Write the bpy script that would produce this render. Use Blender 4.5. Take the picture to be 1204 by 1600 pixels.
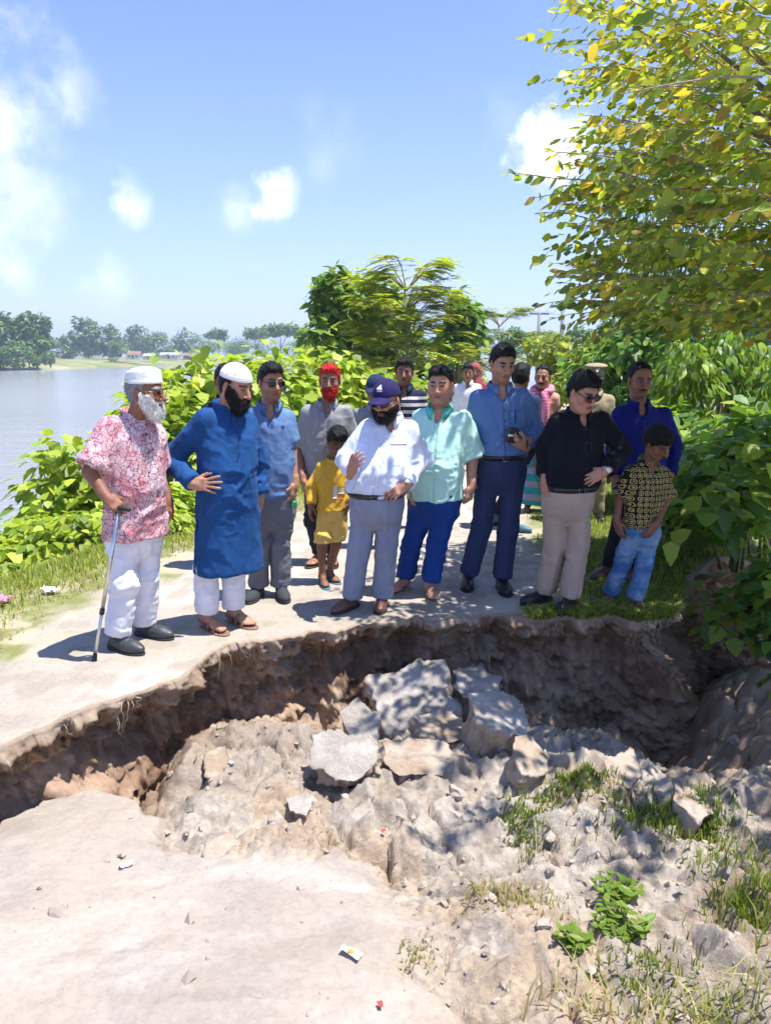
import bpy, math, random
import numpy as np
from mathutils import Vector, Matrix
from mathutils.bvhtree import BVHTree

for _o in list(bpy.data.objects):
    bpy.data.objects.remove(_o, do_unlink=True)
scene = bpy.context.scene
COL = scene.collection
rng = np.random.default_rng(7)
random.seed(7)

# ------------------------------------------------------------------ camera
CAM_H, PITCH, FPX = 1.72, math.radians(11.7), 1180.0
cd = bpy.data.cameras.new("camera")
cam = bpy.data.objects.new("camera", cd)
COL.objects.link(cam)
cam.location = (0, 0, CAM_H)
cam.rotation_euler = (math.pi / 2 - PITCH, 0, 0)
cd.sensor_fit = 'VERTICAL'
cd.sensor_height = 36.0
cd.lens = FPX / 1600.0 * 36.0
cd.clip_start = 0.05
cd.clip_end = 6000
scene.camera = cam

# ------------------------------------------------------------------ sun, sky, exposure
SUN_EL = math.radians(73)
SUN_DIR = Vector((math.cos(SUN_EL) * 0.985, -math.cos(SUN_EL) * 0.17, math.sin(SUN_EL))).normalized()
sd = bpy.data.lights.new("sun", 'SUN')
sd.energy = 4.2
sd.angle = math.radians(0.53)
sd.color = (1.0, 0.972, 0.93)
sun = bpy.data.objects.new("sun", sd)
COL.objects.link(sun)
sun.rotation_euler = SUN_DIR.to_track_quat('Z', 'Y').to_euler()

world = bpy.data.worlds.new("World")
scene.world = world
world.use_nodes = True
def build_world():
    nt = world.node_tree
    N, L = nt.nodes, nt.links
    for n in list(N):
        N.remove(n)
    out = N.new('ShaderNodeOutputWorld')
    bg = N.new('ShaderNodeBackground')
    bg.inputs['Strength'].default_value = 0.115
    sky = N.new('ShaderNodeTexSky')
    sky.sky_type = 'NISHITA'
    sky.sun_disc = False
    sky.sun_elevation = SUN_EL
    sky.sun_rotation = math.atan2(SUN_DIR.x, SUN_DIR.y)
    sky.altitude = 0
    sky.air_density = 1.0
    sky.dust_density = 0.0
    sky.ozone_density = 6.0
    geo = N.new('ShaderNodeTexCoord')
    def mth(op, a, b=None, c=None, clamp=False):
        m = N.new('ShaderNodeMath'); m.operation = op; m.use_clamp = clamp
        for i, v in enumerate((a, b, c)):
            if v is None: continue
            if hasattr(v, 'default_value') or hasattr(v, 'is_output'): L.new(v, m.inputs[i])
            else: m.inputs[i].default_value = v
        return m.outputs[0]
    def vmth(op, a, b=None):
        m = N.new('ShaderNodeVectorMath'); m.operation = op
        for i, v in enumerate((a, b)):
            if v is None: continue
            if hasattr(v, 'is_output'): L.new(v, m.inputs[i])
            else: m.inputs[i].default_value = v
        return m.outputs[1] if op in ('DOT_PRODUCT', 'LENGTH', 'DISTANCE') else m.outputs[0]
    d = vmth('NORMALIZE', geo.outputs['Generated'])
    sep = N.new('ShaderNodeSeparateXYZ'); L.new(d, sep.inputs[0])
    # cloud layer: direction projected on a flat deck overhead
    zc = mth('ADD', mth('MAXIMUM', sep.outputs[2], 0.0), 0.16)
    comb = N.new('ShaderNodeCombineXYZ')
    L.new(mth('DIVIDE', sep.outputs[0], zc), comb.inputs[0])
    L.new(mth('DIVIDE', sep.outputs[1], zc), comb.inputs[1])
    comb.inputs[2].default_value = 3.3
    n1 = N.new('ShaderNodeTexNoise'); n1.inputs['Scale'].default_value = 1.15
    n1.inputs['Detail'].default_value = 5; n1.inputs['Roughness'].default_value = 0.56
    n1.inputs['Distortion'].default_value = 0.25
    L.new(comb.outputs[0], n1.inputs['Vector'])
    wispy = mth('MULTIPLY', mth('SUBTRACT', n1.outputs[0], 0.52), 3.0, clamp=True)
    # cumulus puffs standing at their own bearings, edges broken by noise
    n2 = N.new('ShaderNodeTexNoise'); n2.inputs['Scale'].default_value = 13.0
    n2.inputs['Detail'].default_value = 5; n2.inputs['Roughness'].default_value = 0.6
    L.new(d, n2.inputs['Vector'])
    warp = vmth('ADD', d, vmth('MULTIPLY', vmth('SUBTRACT', n2.outputs[1], (0.5, 0.5, 0.5)), (0.06, 0.06, 0.06)))
    th = PITCH
    def dirpx(px, py):
        X = (px - 602) / FPX; Y = (py - 800) / FPX
        return Vector((X, math.cos(th) - Y * math.sin(th), -math.sin(th) - Y * math.cos(th))).normalized()
    acc = None
    nz = mth('MULTIPLY', mth('SUBTRACT', n2.outputs[0], 0.5), 1.7)
    puffs = [(432, 292, .062, .80), (372, 326, .060, .36), (872, 228, .085, .95), (832, 252, .055, .7), (200, 313, .055, .62),
             (10, 415, .07, .5), (165, 432, .06, .38), (510, 238, .10, .22), (-10, 165, .19, .52), (95, 148, .09, .46),
             (10, 285, .15, .46), (790, 170, .07, .2), (-420, 250, .30, .6), (1600, 200, .28, .6)]
    for px, py, r, s in puffs:
        c = dirpx(px, py)
        dist = vmth('DISTANCE', warp, tuple(c))
        m = mth('MULTIPLY', mth('MULTIPLY', mth('ADD', mth('SUBTRACT', 0.62, mth('DIVIDE', dist, r)), nz), 1.7, clamp=True), s)
        acc = m if acc is None else mth('MAXIMUM', acc, m)
    cloud = mth('MAXIMUM', mth('MULTIPLY', wispy, 0.20), acc, clamp=True)
    ramp = N.new('ShaderNodeMapRange'); ramp.interpolation_type = 'SMOOTHSTEP'
    L.new(cloud, ramp.inputs[0])
    ramp.inputs[1].default_value = 0.0; ramp.inputs[2].default_value = 0.9
    mix = N.new('ShaderNodeMix'); mix.data_type = 'RGBA'
    L.new(ramp.outputs[0], mix.inputs[0])
    tint = N.new('ShaderNodeMix'); tint.data_type = 'RGBA'; tint.blend_type = 'MULTIPLY'; tint.inputs[0].default_value = 1.0
    L.new(sky.outputs[0], tint.inputs[6]); tint.inputs[7].default_value = (0.99, 0.91, 1.08, 1)
    hz = N.new('ShaderNodeMix'); hz.data_type = 'RGBA'      # milky air towards the horizon
    L.new(mth('MULTIPLY', mth('POWER', mth('SUBTRACT', 1.0, mth('ABSOLUTE', sep.outputs[2]), clamp=True), 5.0), 0.85), hz.inputs[0])
    L.new(tint.outputs[2], hz.inputs[6]); hz.inputs[7].default_value = (2.75, 3.35, 5.6, 1)
    L.new(hz.outputs[2], mix.inputs[6])
    mix.inputs[7].default_value = (6.4, 6.5, 6.7, 1)
    L.new(mix.outputs[2], bg.inputs[0])
    L.new(bg.outputs[0], out.inputs[0])
build_world()
world.cycles.sampling_method = 'MANUAL'
world.cycles.sample_map_resolution = 256
scene.view_settings.view_transform = 'Standard'
scene.view_settings.look = 'None'
scene.view_settings.gamma = 1
scene.view_settings.use_curve_mapping = False
scene.view_settings.exposure = 1.04
scene.cycles.use_denoising = True
scene.cycles.max_bounces = 5
scene.cycles.diffuse_bounces = 4
scene.cycles.glossy_bounces = 2
scene.cycles.transmission_bounces = 3
scene.cycles.caustics_reflective = False
scene.cycles.caustics_refractive = False
scene.cycles.adaptive_threshold = 0.03
scene.cycles.transparent_max_bounces = 16
scene.cycles.use_adaptive_sampling = True

# ------------------------------------------------------------------ helpers
def ray(px, py):
    X = (px - 602) / FPX; Y = (py - 800) / FPX
    return np.array([X, math.cos(PITCH) - Y * math.sin(PITCH), -math.sin(PITCH) - Y * math.cos(PITCH)])
def pt(px, py, y):
    d = ray(px, py)
    return np.array([0, 0, CAM_H]) + d * (y / d[1])
def gp(px, py, z=0.0):
    d = ray(px, py)
    return np.array([0, 0, CAM_H]) + d * ((z - CAM_H) / d[2])

def tag(o, label=None, cat=None, group=None, kind=None):
    if label: o["label"] = label
    if cat: o["category"] = cat
    if group: o["group"] = group
    if kind: o["kind"] = kind
    return o
def empty(name, loc=(0, 0, 0), rz=0.0):
    o = bpy.data.objects.new(name, None)
    o.empty_display_size = 0.1
    COL.objects.link(o)
    o.location = Vector([float(v) for v in loc]); o.rotation_euler = (0, 0, rz)
    return o
def link_mesh(name, me, mats=None, parent=None, loc=None):
    o = bpy.data.objects.new(name, me)
    COL.objects.link(o)
    if mats is not None and len(me.materials) == 0:
        for m in (mats if isinstance(mats, (list, tuple)) else [mats]):
            me.materials.append(m)
    if parent is not None: o.parent = parent
    if loc is not None: o.location = Vector([float(v) for v in loc])
    return o
def np_mesh(name, V, F, smooth=True, attrs=None, cols=None):
    """V (n,3); F (m,3) or (m,4) array, or list of such arrays"""
    V = np.ascontiguousarray(V, dtype=np.float32)
    Fs = F if isinstance(F, list) else [F]
    Fs = [np.asarray(f, dtype=np.int32) for f in Fs if len(f)]
    me = bpy.data.meshes.new(name)
    me.vertices.add(len(V)); me.vertices.foreach_set('co', V.ravel())
    nl = sum(f.size for f in Fs); nf = sum(len(f) for f in Fs)
    me.loops.add(nl); me.polygons.add(nf)
    me.loops.foreach_set('vertex_index', np.concatenate([f.ravel() for f in Fs]))
    tot = np.concatenate([np.full(len(f), f.shape[1], np.int32) for f in Fs])
    st = np.concatenate([[0], np.cumsum(tot)[:-1]]).astype(np.int32)
    me.polygons.foreach_set('loop_start', st)
    try: me.polygons.foreach_set('loop_total', tot)
    except Exception: pass
    me.polygons.foreach_set('use_smooth', np.full(nf, smooth, dtype=bool))
    me.update(calc_edges=True)
    if attrs:
        for k, a in attrs.items():
            at = me.attributes.new(k, 'FLOAT', 'POINT')
            at.data.foreach_set('value', np.asarray(a, np.float32))
    if cols is not None:
        at = me.attributes.new('Col', 'FLOAT_COLOR', 'POINT')
        c = np.ones((len(V), 4), np.float32); c[:, :3] = cols
        at.data.foreach_set('color', c.ravel())
    return me

class MB:
    """collects boxes, tubes, lathes and raw faces into one mesh"""
    def __init__(s): s.V = []; s.F = []; s.n = 0
    def raw(s, V, F):
        V = np.asarray(V, float).reshape(-1, 3)
        s.V.append(V); s.F += [[i + s.n for i in f] for f in F]; s.n += len(V)
    def box(s, c, size, R=None):
        h = np.array(size) / 2
        v = np.array([[x, y, z] for x in (-1, 1) for y in (-1, 1) for z in (-1, 1)]) * h
        if R is not None: v = v @ np.asarray(R).T
        s.raw(v + np.array(c), [(0, 1, 3, 2), (4, 6, 7, 5), (0, 4, 5, 1), (2, 3, 7, 6), (0, 2, 6, 4), (1, 5, 7, 3)])
    def tube(s, P, r, n=8, cap=True):
        P = np.asarray(P, float); m = len(P)
        r = np.broadcast_to(np.asarray(r, float), (m,))
        T = np.gradient(P, axis=0); T /= np.linalg.norm(T, axis=1)[:, None] + 1e-12
        ref = np.array([0, 0, 1.0]) if abs(T[0][2]) < 0.9 else np.array([1.0, 0, 0])
        V = []
        for i in range(m):
            a = np.cross(T[i], ref); a /= np.linalg.norm(a) + 1e-12
            b = np.cross(T[i], a)
            ref = -np.cross(T[i], a) if False else ref
            for k in range(n):
                t = 2 * math.pi * k / n
                V.append(P[i] + r[i] * (math.cos(t) * a + math.sin(t) * b))
        F = [(i * n + k, i * n + (k + 1) % n, (i + 1) * n + (k + 1) % n, (i + 1) * n + k) for i in range(m - 1) for k in range(n)]
        if cap: F += [tuple(range(n))[::-1], tuple(range((m - 1) * n, m * n))]
        s.raw(V, F)
    def build(s, name, mat, parent=None, loc=None, smooth=True, link=True):
        me = bpy.data.meshes.new(name)
        V = np.concatenate(s.V) if s.V else np.zeros((0, 3))
        me.from_pydata([tuple(v) for v in V], [], s.F)
        me.polygons.foreach_set('use_smooth', np.full(len(s.F), smooth, dtype=bool))
        me.update()
        if not link: return me
        return link_mesh(name, me, mat, parent, loc)

def nrm(v): v = np.asarray(v, float); return v / (np.linalg.norm(v) + 1e-12)
# value noise -----------------------------------------------------------
def _hash(ix, iy, iz):
    h = (ix.astype(np.int64) * 374761393 + iy.astype(np.int64) * 668265263 + iz.astype(np.int64) * 2147483647 * 3) & 0xffffffff
    h = ((h ^ (h >> 13)) * 1274126177) & 0xffffffff
    h = ((h ^ (h >> 16)) * 2246822519) & 0xffffffff
    return ((h ^ (h >> 15)) & 0xffffff).astype(np.float32) / float(0xffffff)
def vnoise(p):
    p = np.asarray(p, np.float32)
    i = np.floor(p); f = p - i; i = i.astype(np.int64)
    u = f * f * f * (f * (f * 6 - 15) + 10)
    x0, y0, z0 = i[..., 0], i[..., 1], i[..., 2]
    r = 0
    for dx in (0, 1):
        wx = u[..., 0] if dx else 1 - u[..., 0]
        for dy in (0, 1):
            wy = u[..., 1] if dy else 1 - u[..., 1]
            for dz in (0, 1):
                wz = u[..., 2] if dz else 1 - u[..., 2]
                r = r + wx * wy * wz * _hash(x0 + dx, y0 + dy, z0 + dz)
    return r
def fbm(p, oct=4, rough=0.5, lac=2.03):
    p = np.asarray(p, np.float32); a, s, t = 1.0, 0, 0
    for k in range(oct):
        s = s + a * vnoise(p + 17.3 * k); t += a; a *= rough; p = p * lac
    return s / t
def ridge(p, oct=4, rough=0.5):
    p = np.asarray(p, np.float32); a, s, t = 1.0, 0, 0
    for k in range(oct):
        s = s + a * (1 - np.abs(2 * vnoise(p + 9.7 * k) - 1)); t += a; a *= rough; p = p * 2.07
    return s / t
def sstep(a, b, x):
    t = np.clip((x - a) / (b - a), 0, 1); return t * t * (3 - 2 * t)

# materials --------------------------------------------------------------
class NT:
    def __init__(s, name):
        s.m = bpy.data.materials.new(name); s.m.use_nodes = True
        s.nt = s.m.node_tree; s.N = s.nt.nodes; s.L = s.nt.links
        s.b = s.N['Principled BSDF']; s.out = s.N['Material Output']
    def n(s, t, **kw):
        x = s.N.new(t)
        for k, v in kw.items():
            if k.startswith('i_'):
                x.inputs[k[2:].replace('_', ' ')].default_value = v
            else: setattr(x, k, v)
        return x
    def lk(s, a, b): s.L.new(a, b)
    def coord(s, out='Object', scale=None):
        c = s.n('ShaderNodeTexCoord').outputs[out]
        if scale is not None:
            m = s.n('ShaderNodeMapping'); m.inputs['Scale'].default_value = scale
            s.lk(c, m.inputs[0]); return m.outputs[0]
        return c
    def noise(s, vec, scale, detail=4, rough=0.5, dist=0.0):
        x = s.n('ShaderNodeTexNoise'); x.inputs['Scale'].default_value = scale
        x.inputs['Detail'].default_value = detail; x.inputs['Roughness'].default_value = rough
        x.inputs['Distortion'].default_value = dist
        s.lk(vec, x.inputs['Vector']); return x.outputs[0]
    def math(s, op, a, b=None, clamp=False):
        m = s.n('ShaderNodeMath', operation=op, use_clamp=clamp)
        for i, v in enumerate((a, b)):
            if v is None: continue
            if hasattr(v, 'is_output'): s.lk(v, m.inputs[i])
            else: m.inputs[i].default_value = v
        return m.outputs[0]
    def ramp(s, fac, stops):
        r = s.n('ShaderNodeValToRGB'); e = r.color_ramp.elements
        while len(e) < len(stops): e.new(0.5)
        for k, (p, c) in enumerate(stops):
            e[k].position = p; e[k].color = (*c, 1) if len(c) == 3 else c
        s.lk(fac, r.inputs[0]); return r.outputs[0]
    def mix(s, fac, a, b, blend='MIX'):
        m = s.n('ShaderNodeMix', data_type='RGBA', blend_type=blend)
        for i, v in ((0, fac), (6, a), (7, b)):
            if hasattr(v, 'is_output'): s.lk(v, m.inputs[i])
            elif i == 0: m.inputs[0].default_value = v
            else: m.inputs[i].default_value = (*v, 1)
        return m.outputs[2]
    def bump(s, h, dist=0.01, strength=1.0, normal=None):
        b = s.n('ShaderNodeBump'); b.inputs['Distance'].default_value = dist
        b.inputs['Strength'].default_value = strength
        s.lk(h, b.inputs['Height'])
        if normal is not None: s.lk(normal, b.inputs['Normal'])
        s.lk(b.outputs[0], s.b.inputs['Normal']); return b.outputs[0]
    def base(s, c):
        if hasattr(c, 'is_output'): s.lk(c, s.b.inputs['Base Color'])
        else: s.b.inputs['Base Color'].default_value = (*c, 1)
    def set(s, **kw):
        for k, v in kw.items(): s.b.inputs[k.replace('_', ' ')].default_value = v
        return s
def simple(name, col, rough=0.6, metal=0.0, vary=0.12, vscale=20, bump=None):
    t = NT(name); t.set(Roughness=rough, Metallic=metal)
    c = t.coord()
    n = t.noise(c, vscale, 3)
    lo = tuple(x * (1 - vary) for x in col); hi = tuple(min(1, x * (1 + vary)) for x in col)
    t.base(t.ramp(n, [(0.3, lo), (0.7, hi)]))
    if bump: t.bump(t.noise(c, bump[0], 5, 0.6), bump[1])
    return t.m
# ================================================================== soil and ground materials
def lerp3(a, b, t): return np.asarray(a) * (1 - t[..., None]) + np.asarray(b) * t[..., None]
def earth_material(name, bump=0.02, fine_scale=38.0, rough_attr=None):
    """colour is the earth's own, mixed per vertex; grain and fine relief from one noise"""
    t = NT(name); t.set(Roughness=0.95); t.b.inputs['Specular IOR Level'].default_value = 0.15
    c = t.coord()
    at = t.n('ShaderNodeAttribute', attribute_name='Col')
    nz = t.noise(c, fine_scale, 6, 0.80, 0.5)
    g = t.n('ShaderNodeMix', data_type='RGBA', blend_type='MULTIPLY'); g.inputs[0].default_value = 1.0
    t.lk(at.outputs[0], g.inputs[6]); t.lk(t.ramp(nz, [(0.25, (0.78, 0.76, 0.74)), (0.5, (0.98, 0.98, 0.98)), (0.75, (1.14, 1.13, 1.11))]), g.inputs[7])
    t.base(g.outputs[2])
    h = nz
    if rough_attr:
        ra = t.n('ShaderNodeAttribute', attribute_name=rough_attr)
        h = t.math('MULTIPLY', nz, t.math('SUBTRACT', 1.0, t.math('MULTIPLY', ra.outputs['Fac'], 0.82)))
    t.bump(h, bump, 0.9)
    return t.m
M_road = earth_material("packed_earth", 0.006, 34)
M_cut = earth_material("cut_earth", 0.018, 26)
M_floor = earth_material("loose_earth", 0.020, 34, 'slab')
def cut_colour(P):
    c = lerp3((0.26, 0.165, 0.105), (0.42, 0.29, 0.20), sstep(0.35, 0.62, fbm(P * 2.3, 4)))
    c = lerp3(c, (0.46, 0.36, 0.26), 0.7 * sstep(0.55, 0.7, fbm(P * 7 + 9, 3)))
    return lerp3(c, (0.16, 0.095, 0.055), 0.6 * sstep(0.5, 0.33, fbm(P * 11 + 4, 3)))
# ================================================================== lip of the collapse and the ground above it
LIP = [(-9, 0.6), (-3.2, 2.0), (-2.3, 2.62)] + [tuple(gp(x, y)[:2]) for x, y in
       [(0, 1165), (60, 1138), (110, 1118), (180, 1092), (235, 1078), (285, 1062), (318, 1030), (345, 1012), (400, 1002), (450, 995), (520, 982),
        (600, 975), (680, 968), (750, 966), (830, 964), (900, 962), (970, 966), (1030, 972)]] + [(1.95, 4.84), (2.05, 5.05), (2.3, 5.6), (2.8, 6.3), (4, 7.4), (9, 9)]
LX = np.array([p[0] for p in LIP]); LY = np.array([p[1] for p in LIP])
def lip_y(x):
    x = np.asarray(x, float)
    y = np.interp(x, LX, LY)
    n = (vnoise(np.stack([x * 6, x * 0 + 3, x * 0], -1)) - 0.5) * 0.13 + (vnoise(np.stack([x * 21, x * 0 + 7, x * 0], -1)) - 0.5) * 0.055 \
        + (vnoise(np.stack([x * 60, x * 0 + 1, x * 0], -1)) - 0.5) * 0.03
    return y + n * sstep(2.4, 1.9, np.abs(x) * 1.0)
def road_c(y): return np.interp(y, [0, 5, 6.5, 8, 12, 20, 40, 100, 500], [-0.9, -0.35, -0.02, .35, 1.5, 4.2, 11, 32, 170])
def road_w(y): return np.interp(y, [0, 5, 8, 12, 500], [2.0, 1.78, 1.35, 1.0, 1.2])   # half width
WATER_Z = -2.4
def top_z(x, y):
    u = x - road_c(y)
    wl = road_w(y) + 1.05
    zl = -0.42 * np.clip(-u - wl, 0, None) ** 1.08
    zr = -0.40 * np.clip(u - road_w(y) - 1.35, 0, None) ** 1.05
    z = zl + np.maximum(zr, -1.4)
    z = np.maximum(z, -3.6)
    P = np.stack([x, y, 0 * x], -1)
    bump = (fbm(P * 1.3, 4) - 0.5) * 0.05 * sstep(1.4, 3.0, np.abs(u)) + (fbm(P * 5, 4) - 0.5) * 0.014
    rut = -0.025 * np.exp(-((u + 0.75) / 0.28) ** 2) - 0.02 * np.exp(-((u - 0.75) / 0.28) ** 2)
    return z + bump + rut * sstep(5.5, 8, y) + 0.004
def build_top():
    # columns follow x (fine in view), rows run back from the lip
    xs = np.concatenate([np.linspace(-140, -9, 40)[:-1], np.linspace(-9, -3, 60)[:-1], np.linspace(-3, 3.2, 420)[:-1], np.linspace(3.2, 12, 70)[:-1], np.linspace(12, 140, 40)])
    r = np.concatenate([np.linspace(0, 0.25, 14)[:-1], np.linspace(0.25, 4, 120)[:-1], np.geomspace(4, 420, 110)])
    X = np.repeat(xs[None], len(r), 0)
    ly = lip_y(xs)
    Y = ly[None] + r[:, None]
    Z = top_z(X, Y)
    # crumbled edge: rounded down at the very lip
    Z = Z - 0.03 * np.exp(-(r[:, None] / 0.03)) * (0.3 + 0.9 * vnoise(np.stack([X * 9, Y * 9, 0 * X], -1)))
    far = sstep(40, 150, Y)
    Z = Z * (1 - far) + far * np.where(X < road_c(Y) - 4, np.minimum(Z, -3.4), 0.0)
    u = (X - road_c(Y)) * 1.78 / road_w(Y)
    verge = sstep(1.35, 2.1, -u + 0.35 * (fbm(np.stack([X * 1.5, Y * 1.5, 0 * X], -1)) - 0.5) * 2) + sstep(1.35, 1.75, u)
    grass = sstep(2.2, 2.9, -u) + sstep(1.7, 2.1, u)
    n, m = X.shape
    idx = np.arange(n * m).reshape(n, m)
    F = np.stack([idx[:-1, :-1], idx[:-1, 1:], idx[1:, 1:], idx[1:, :-1]], -1).reshape(-1, 4)
    P = np.stack([X, Y, 0 * X], -1)
    mid = fbm(P * 6, 4)
    c = lerp3((0.39, 0.34, 0.28), (0.49, 0.44, 0.375), sstep(0.36, 0.62, fbm(P * 0.9, 4)))
    c = lerp3(c, (0.30, 0.255, 0.205), 0.6 * sstep(0.47, 0.33, mid))
    vc = lerp3((0.20, 0.21, 0.07), (0.42, 0.36, 0.24), sstep(0.38, 0.6, fbm(P * 4.5 + 3, 4)))
    c = lerp3(c, vc, np.clip(np.clip(verge, 0, 1) * 1.5 + (mid - 0.62) * 2.0, 0, 1))
    gc = lerp3((0.09, 0.12, 0.03), (0.18, 0.19, 0.06), sstep(0.35, 0.6, fbm(P * 3.1 + 8, 4)))
    c = lerp3(c, gc, np.clip(grass, 0, 1) * 0.9)
    c = lerp3(c, (0.40, 0.315, 0.235), sstep(0.10, 0.0, r[:, None] + 0.12 * (fbm(P * 14, 3) - .5)) * 0.7)
    me = np_mesh("road", np.stack([X, Y, Z], -1).reshape(-1, 3), F, cols=c.reshape(-1, 3))
    o = link_mesh("road", me, M_road); tag(o, kind="structure"); return o
road = build_top()

# ================================================================== floor of the collapse
SLAB_EDGE = [(-60, 1310), (0, 1268), (60, 1240), (140, 1228), (205, 1232), (245, 1262), (258, 1330), (300, 1362), (380, 1378), (440, 1400), (452, 1480), (440, 1560), (430, 1650), (400, 1800), (-300, 1800), (-300, 1400)]
def slab_plane(x, y): return -0.10 - 0.17 * (y - 1.75) + 0.03 * (x + 1)
def _to_slab(px, py):
    # pixel on the sunken slab plane
    d = ray(px, py)
    t = 1.0
    for _ in range(30):
        p = np.array([0, 0, CAM_H]) + d * t
        t += (p[2] - slab_plane(p[0], p[1])) / (-d[2] * 1.0 + 1e-6) * 0.6
    return p[:2]
SLABP = np.array([_to_slab(*p) for p in SLAB_EDGE])
def poly_sd(P, poly):
    """signed distance to polygon (negative inside), P (...,2)"""
    d = np.full(P.shape[:-1], 1e9); ins = np.zeros(P.shape[:-1], bool)
    n = len(poly)
    for i in range(n):
        a = poly[i]; b = poly[(i + 1) % n]
        e = b - a; w = P - a
        h = np.clip((w @ e) / (e @ e), 0, 1)
        d = np.minimum(d, np.linalg.norm(w - h[..., None] * e, axis=-1))
        c = ((a[1] <= P[..., 1]) != (b[1] <= P[..., 1])) & (P[..., 0] < (b[0] - a[0]) * (P[..., 1] - a[1]) / (b[1] - a[1] + 1e-12) + a[0])
        ins ^= c
    return np.where(ins, -d, d)
def floor_parts(x, y):
    x = np.asarray(x, float); y = np.asarray(y, float)
    P = np.stack([x, y, 0 * x], -1)
    base = -0.12 - 0.155 * (y - 1.75) - 0.02 * np.clip(y - 3, 0, 9) ** 2
    # dip along the foot of the cut, deep in the right corner
    ly = np.interp(x, LX, LY)
    back = ly - y
    base = base - 0.22 * np.exp(-((back - 0.05) / 0.38) ** 2) * np.clip(sstep(0.1, 0.9, x) + .8 * sstep(-1.05, -1.35, x) * sstep(-2.2, -1.6, x), 0, 1)
    base = base - 0.30 * np.exp(-(((x - 1.85) / 0.42) ** 2 + ((y - 4.25) / 0.5) ** 2))
    base = base + 0.10 * np.exp(-(((x + 0.75) / 0.4) ** 2 + ((y - 3.95) / 0.35) ** 2))
    # heap under the broken slabs, ridge of turf clods to the right of it
    base = base + 0.10 * np.exp(-(((x - 0.1) / 0.55) ** 2 + ((y - 3.75) / 0.45) ** 2))
    base = base + 0.16 * np.exp(-(((x - 0.95) / 0.5) ** 2 + ((y - 3.35) / 0.35) ** 2))
    base = base + 0.10 * np.exp(-(((x - 1.45) / 0.35) ** 2 + ((y - 3.0) / 0.3) ** 2))
    # right side of the pit climbs towards the bank
    base = base + 0.22 * sstep(1.95, 2.7, x) * sstep(6.2, 5.0, y) - 0.4 * sstep(2.7, 5, x)
    base = base + 0.10 * sstep(0.55, 1.3, x) * sstep(2.9, 1.9, y)
    rub = (fbm(P * 2.1, 4) - 0.5) * 0.20 + (ridge(P * 4.3 + 5, 4, 0.55) - 0.62) * 0.14 + (fbm(P * 13, 4, 0.55) - 0.5) * 0.06 + (ridge(P * 19 + 2, 3, .6) - 0.6) * 0.045 + (ridge(P * 41 + 7, 2) - .6) * .016
    # stepped blocks broken out of the clay
    cell = P * 3.2 + (np.stack([fbm(P * 2.7 + 3, 3), fbm(P * 2.7 + 31, 3), 0 * x], -1) - 0.5) * 1.8
    # fissures between the clay blocks
    ci = np.floor(cell[..., :2]); f1 = np.full(x.shape, 9.0); f2 = np.full(x.shape, 9.0)
    for di in (-1, 0, 1):
        for dj in (-1, 0, 1):
            a = (ci[..., 0] + di).astype(np.int64); b = (ci[..., 1] + dj).astype(np.int64); zz = np.zeros(x.shape, np.int64)
            dd = np.hypot(a + _hash(a, b, zz + 1) - cell[..., 0], b + _hash(a, b, zz + 2) - cell[..., 1])
            f2 = np.where(dd < f1, f1, np.minimum(f2, dd)); f1 = np.minimum(f1, dd)
    fis = sstep(0.085, 0.0, f2 - f1) * sstep(0.45, 0.58, fbm(P * 1.4 + 12, 3))
    rub = rub - 0.075 * fis + 0.022 * sstep(0, .35, f2 - f1)
    blk = _hash(np.floor(cell[..., 0]).astype(np.int64), np.floor(cell[..., 1]).astype(np.int64), np.zeros(x.shape, np.int64))
    rub = rub + (blk - 0.5) * 0.03
    sdist = poly_sd(np.stack([x + (vnoise(P * 7) - 0.5) * 0.10 + (vnoise(P * 23) - 0.5) * .03, y + (vnoise(P * 7 + 50) - 0.5) * 0.10], -1), SLABP)
    slab = sstep(0.02, -0.045, sdist)
    soft = sstep(0.25, -0.15, sdist - 0.4 * sstep(3.0, 2.4, y))     # the near edge of the slab fades into rubble
    sp = slab_plane(x, y) + (fbm(P * 3.2, 4) - 0.5) * 0.05 + (fbm(P * 16, 3) - 0.5) * 0.012
    near = sstep(2.95, 2.6, y)
    edge = slab * (1 - near) + soft * near
    z = base + rub * (0.55 + 0.45 * sstep(1.6, 2.6, y))
    lowered = z - 0.16 * sstep(0.32, 0.0, sdist) * (1 - near)         # hollow beyond the slab edge
    z = lowered * (1 - edge) + sp * edge
    cut_mix = np.clip(sstep(0.75, 0.30, back) * sstep(1.75, 2.0, y) * (0.6 + 0.4 * sstep(-0.35, -0.7, z)) + 0.8 * sstep(1.5, 2.1, x) * sstep(3.2, 4.0, y), 0, 1) * (1 - edge)  # mixes cut-earth colour in at the foot of the cut and right corner
    return z, edge, cut_mix
def floor_z(x, y):
    return floor_parts(np.atleast_1d(np.asarray(x, float)), np.atleast_1d(np.asarray(y, float)))[0]
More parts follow.
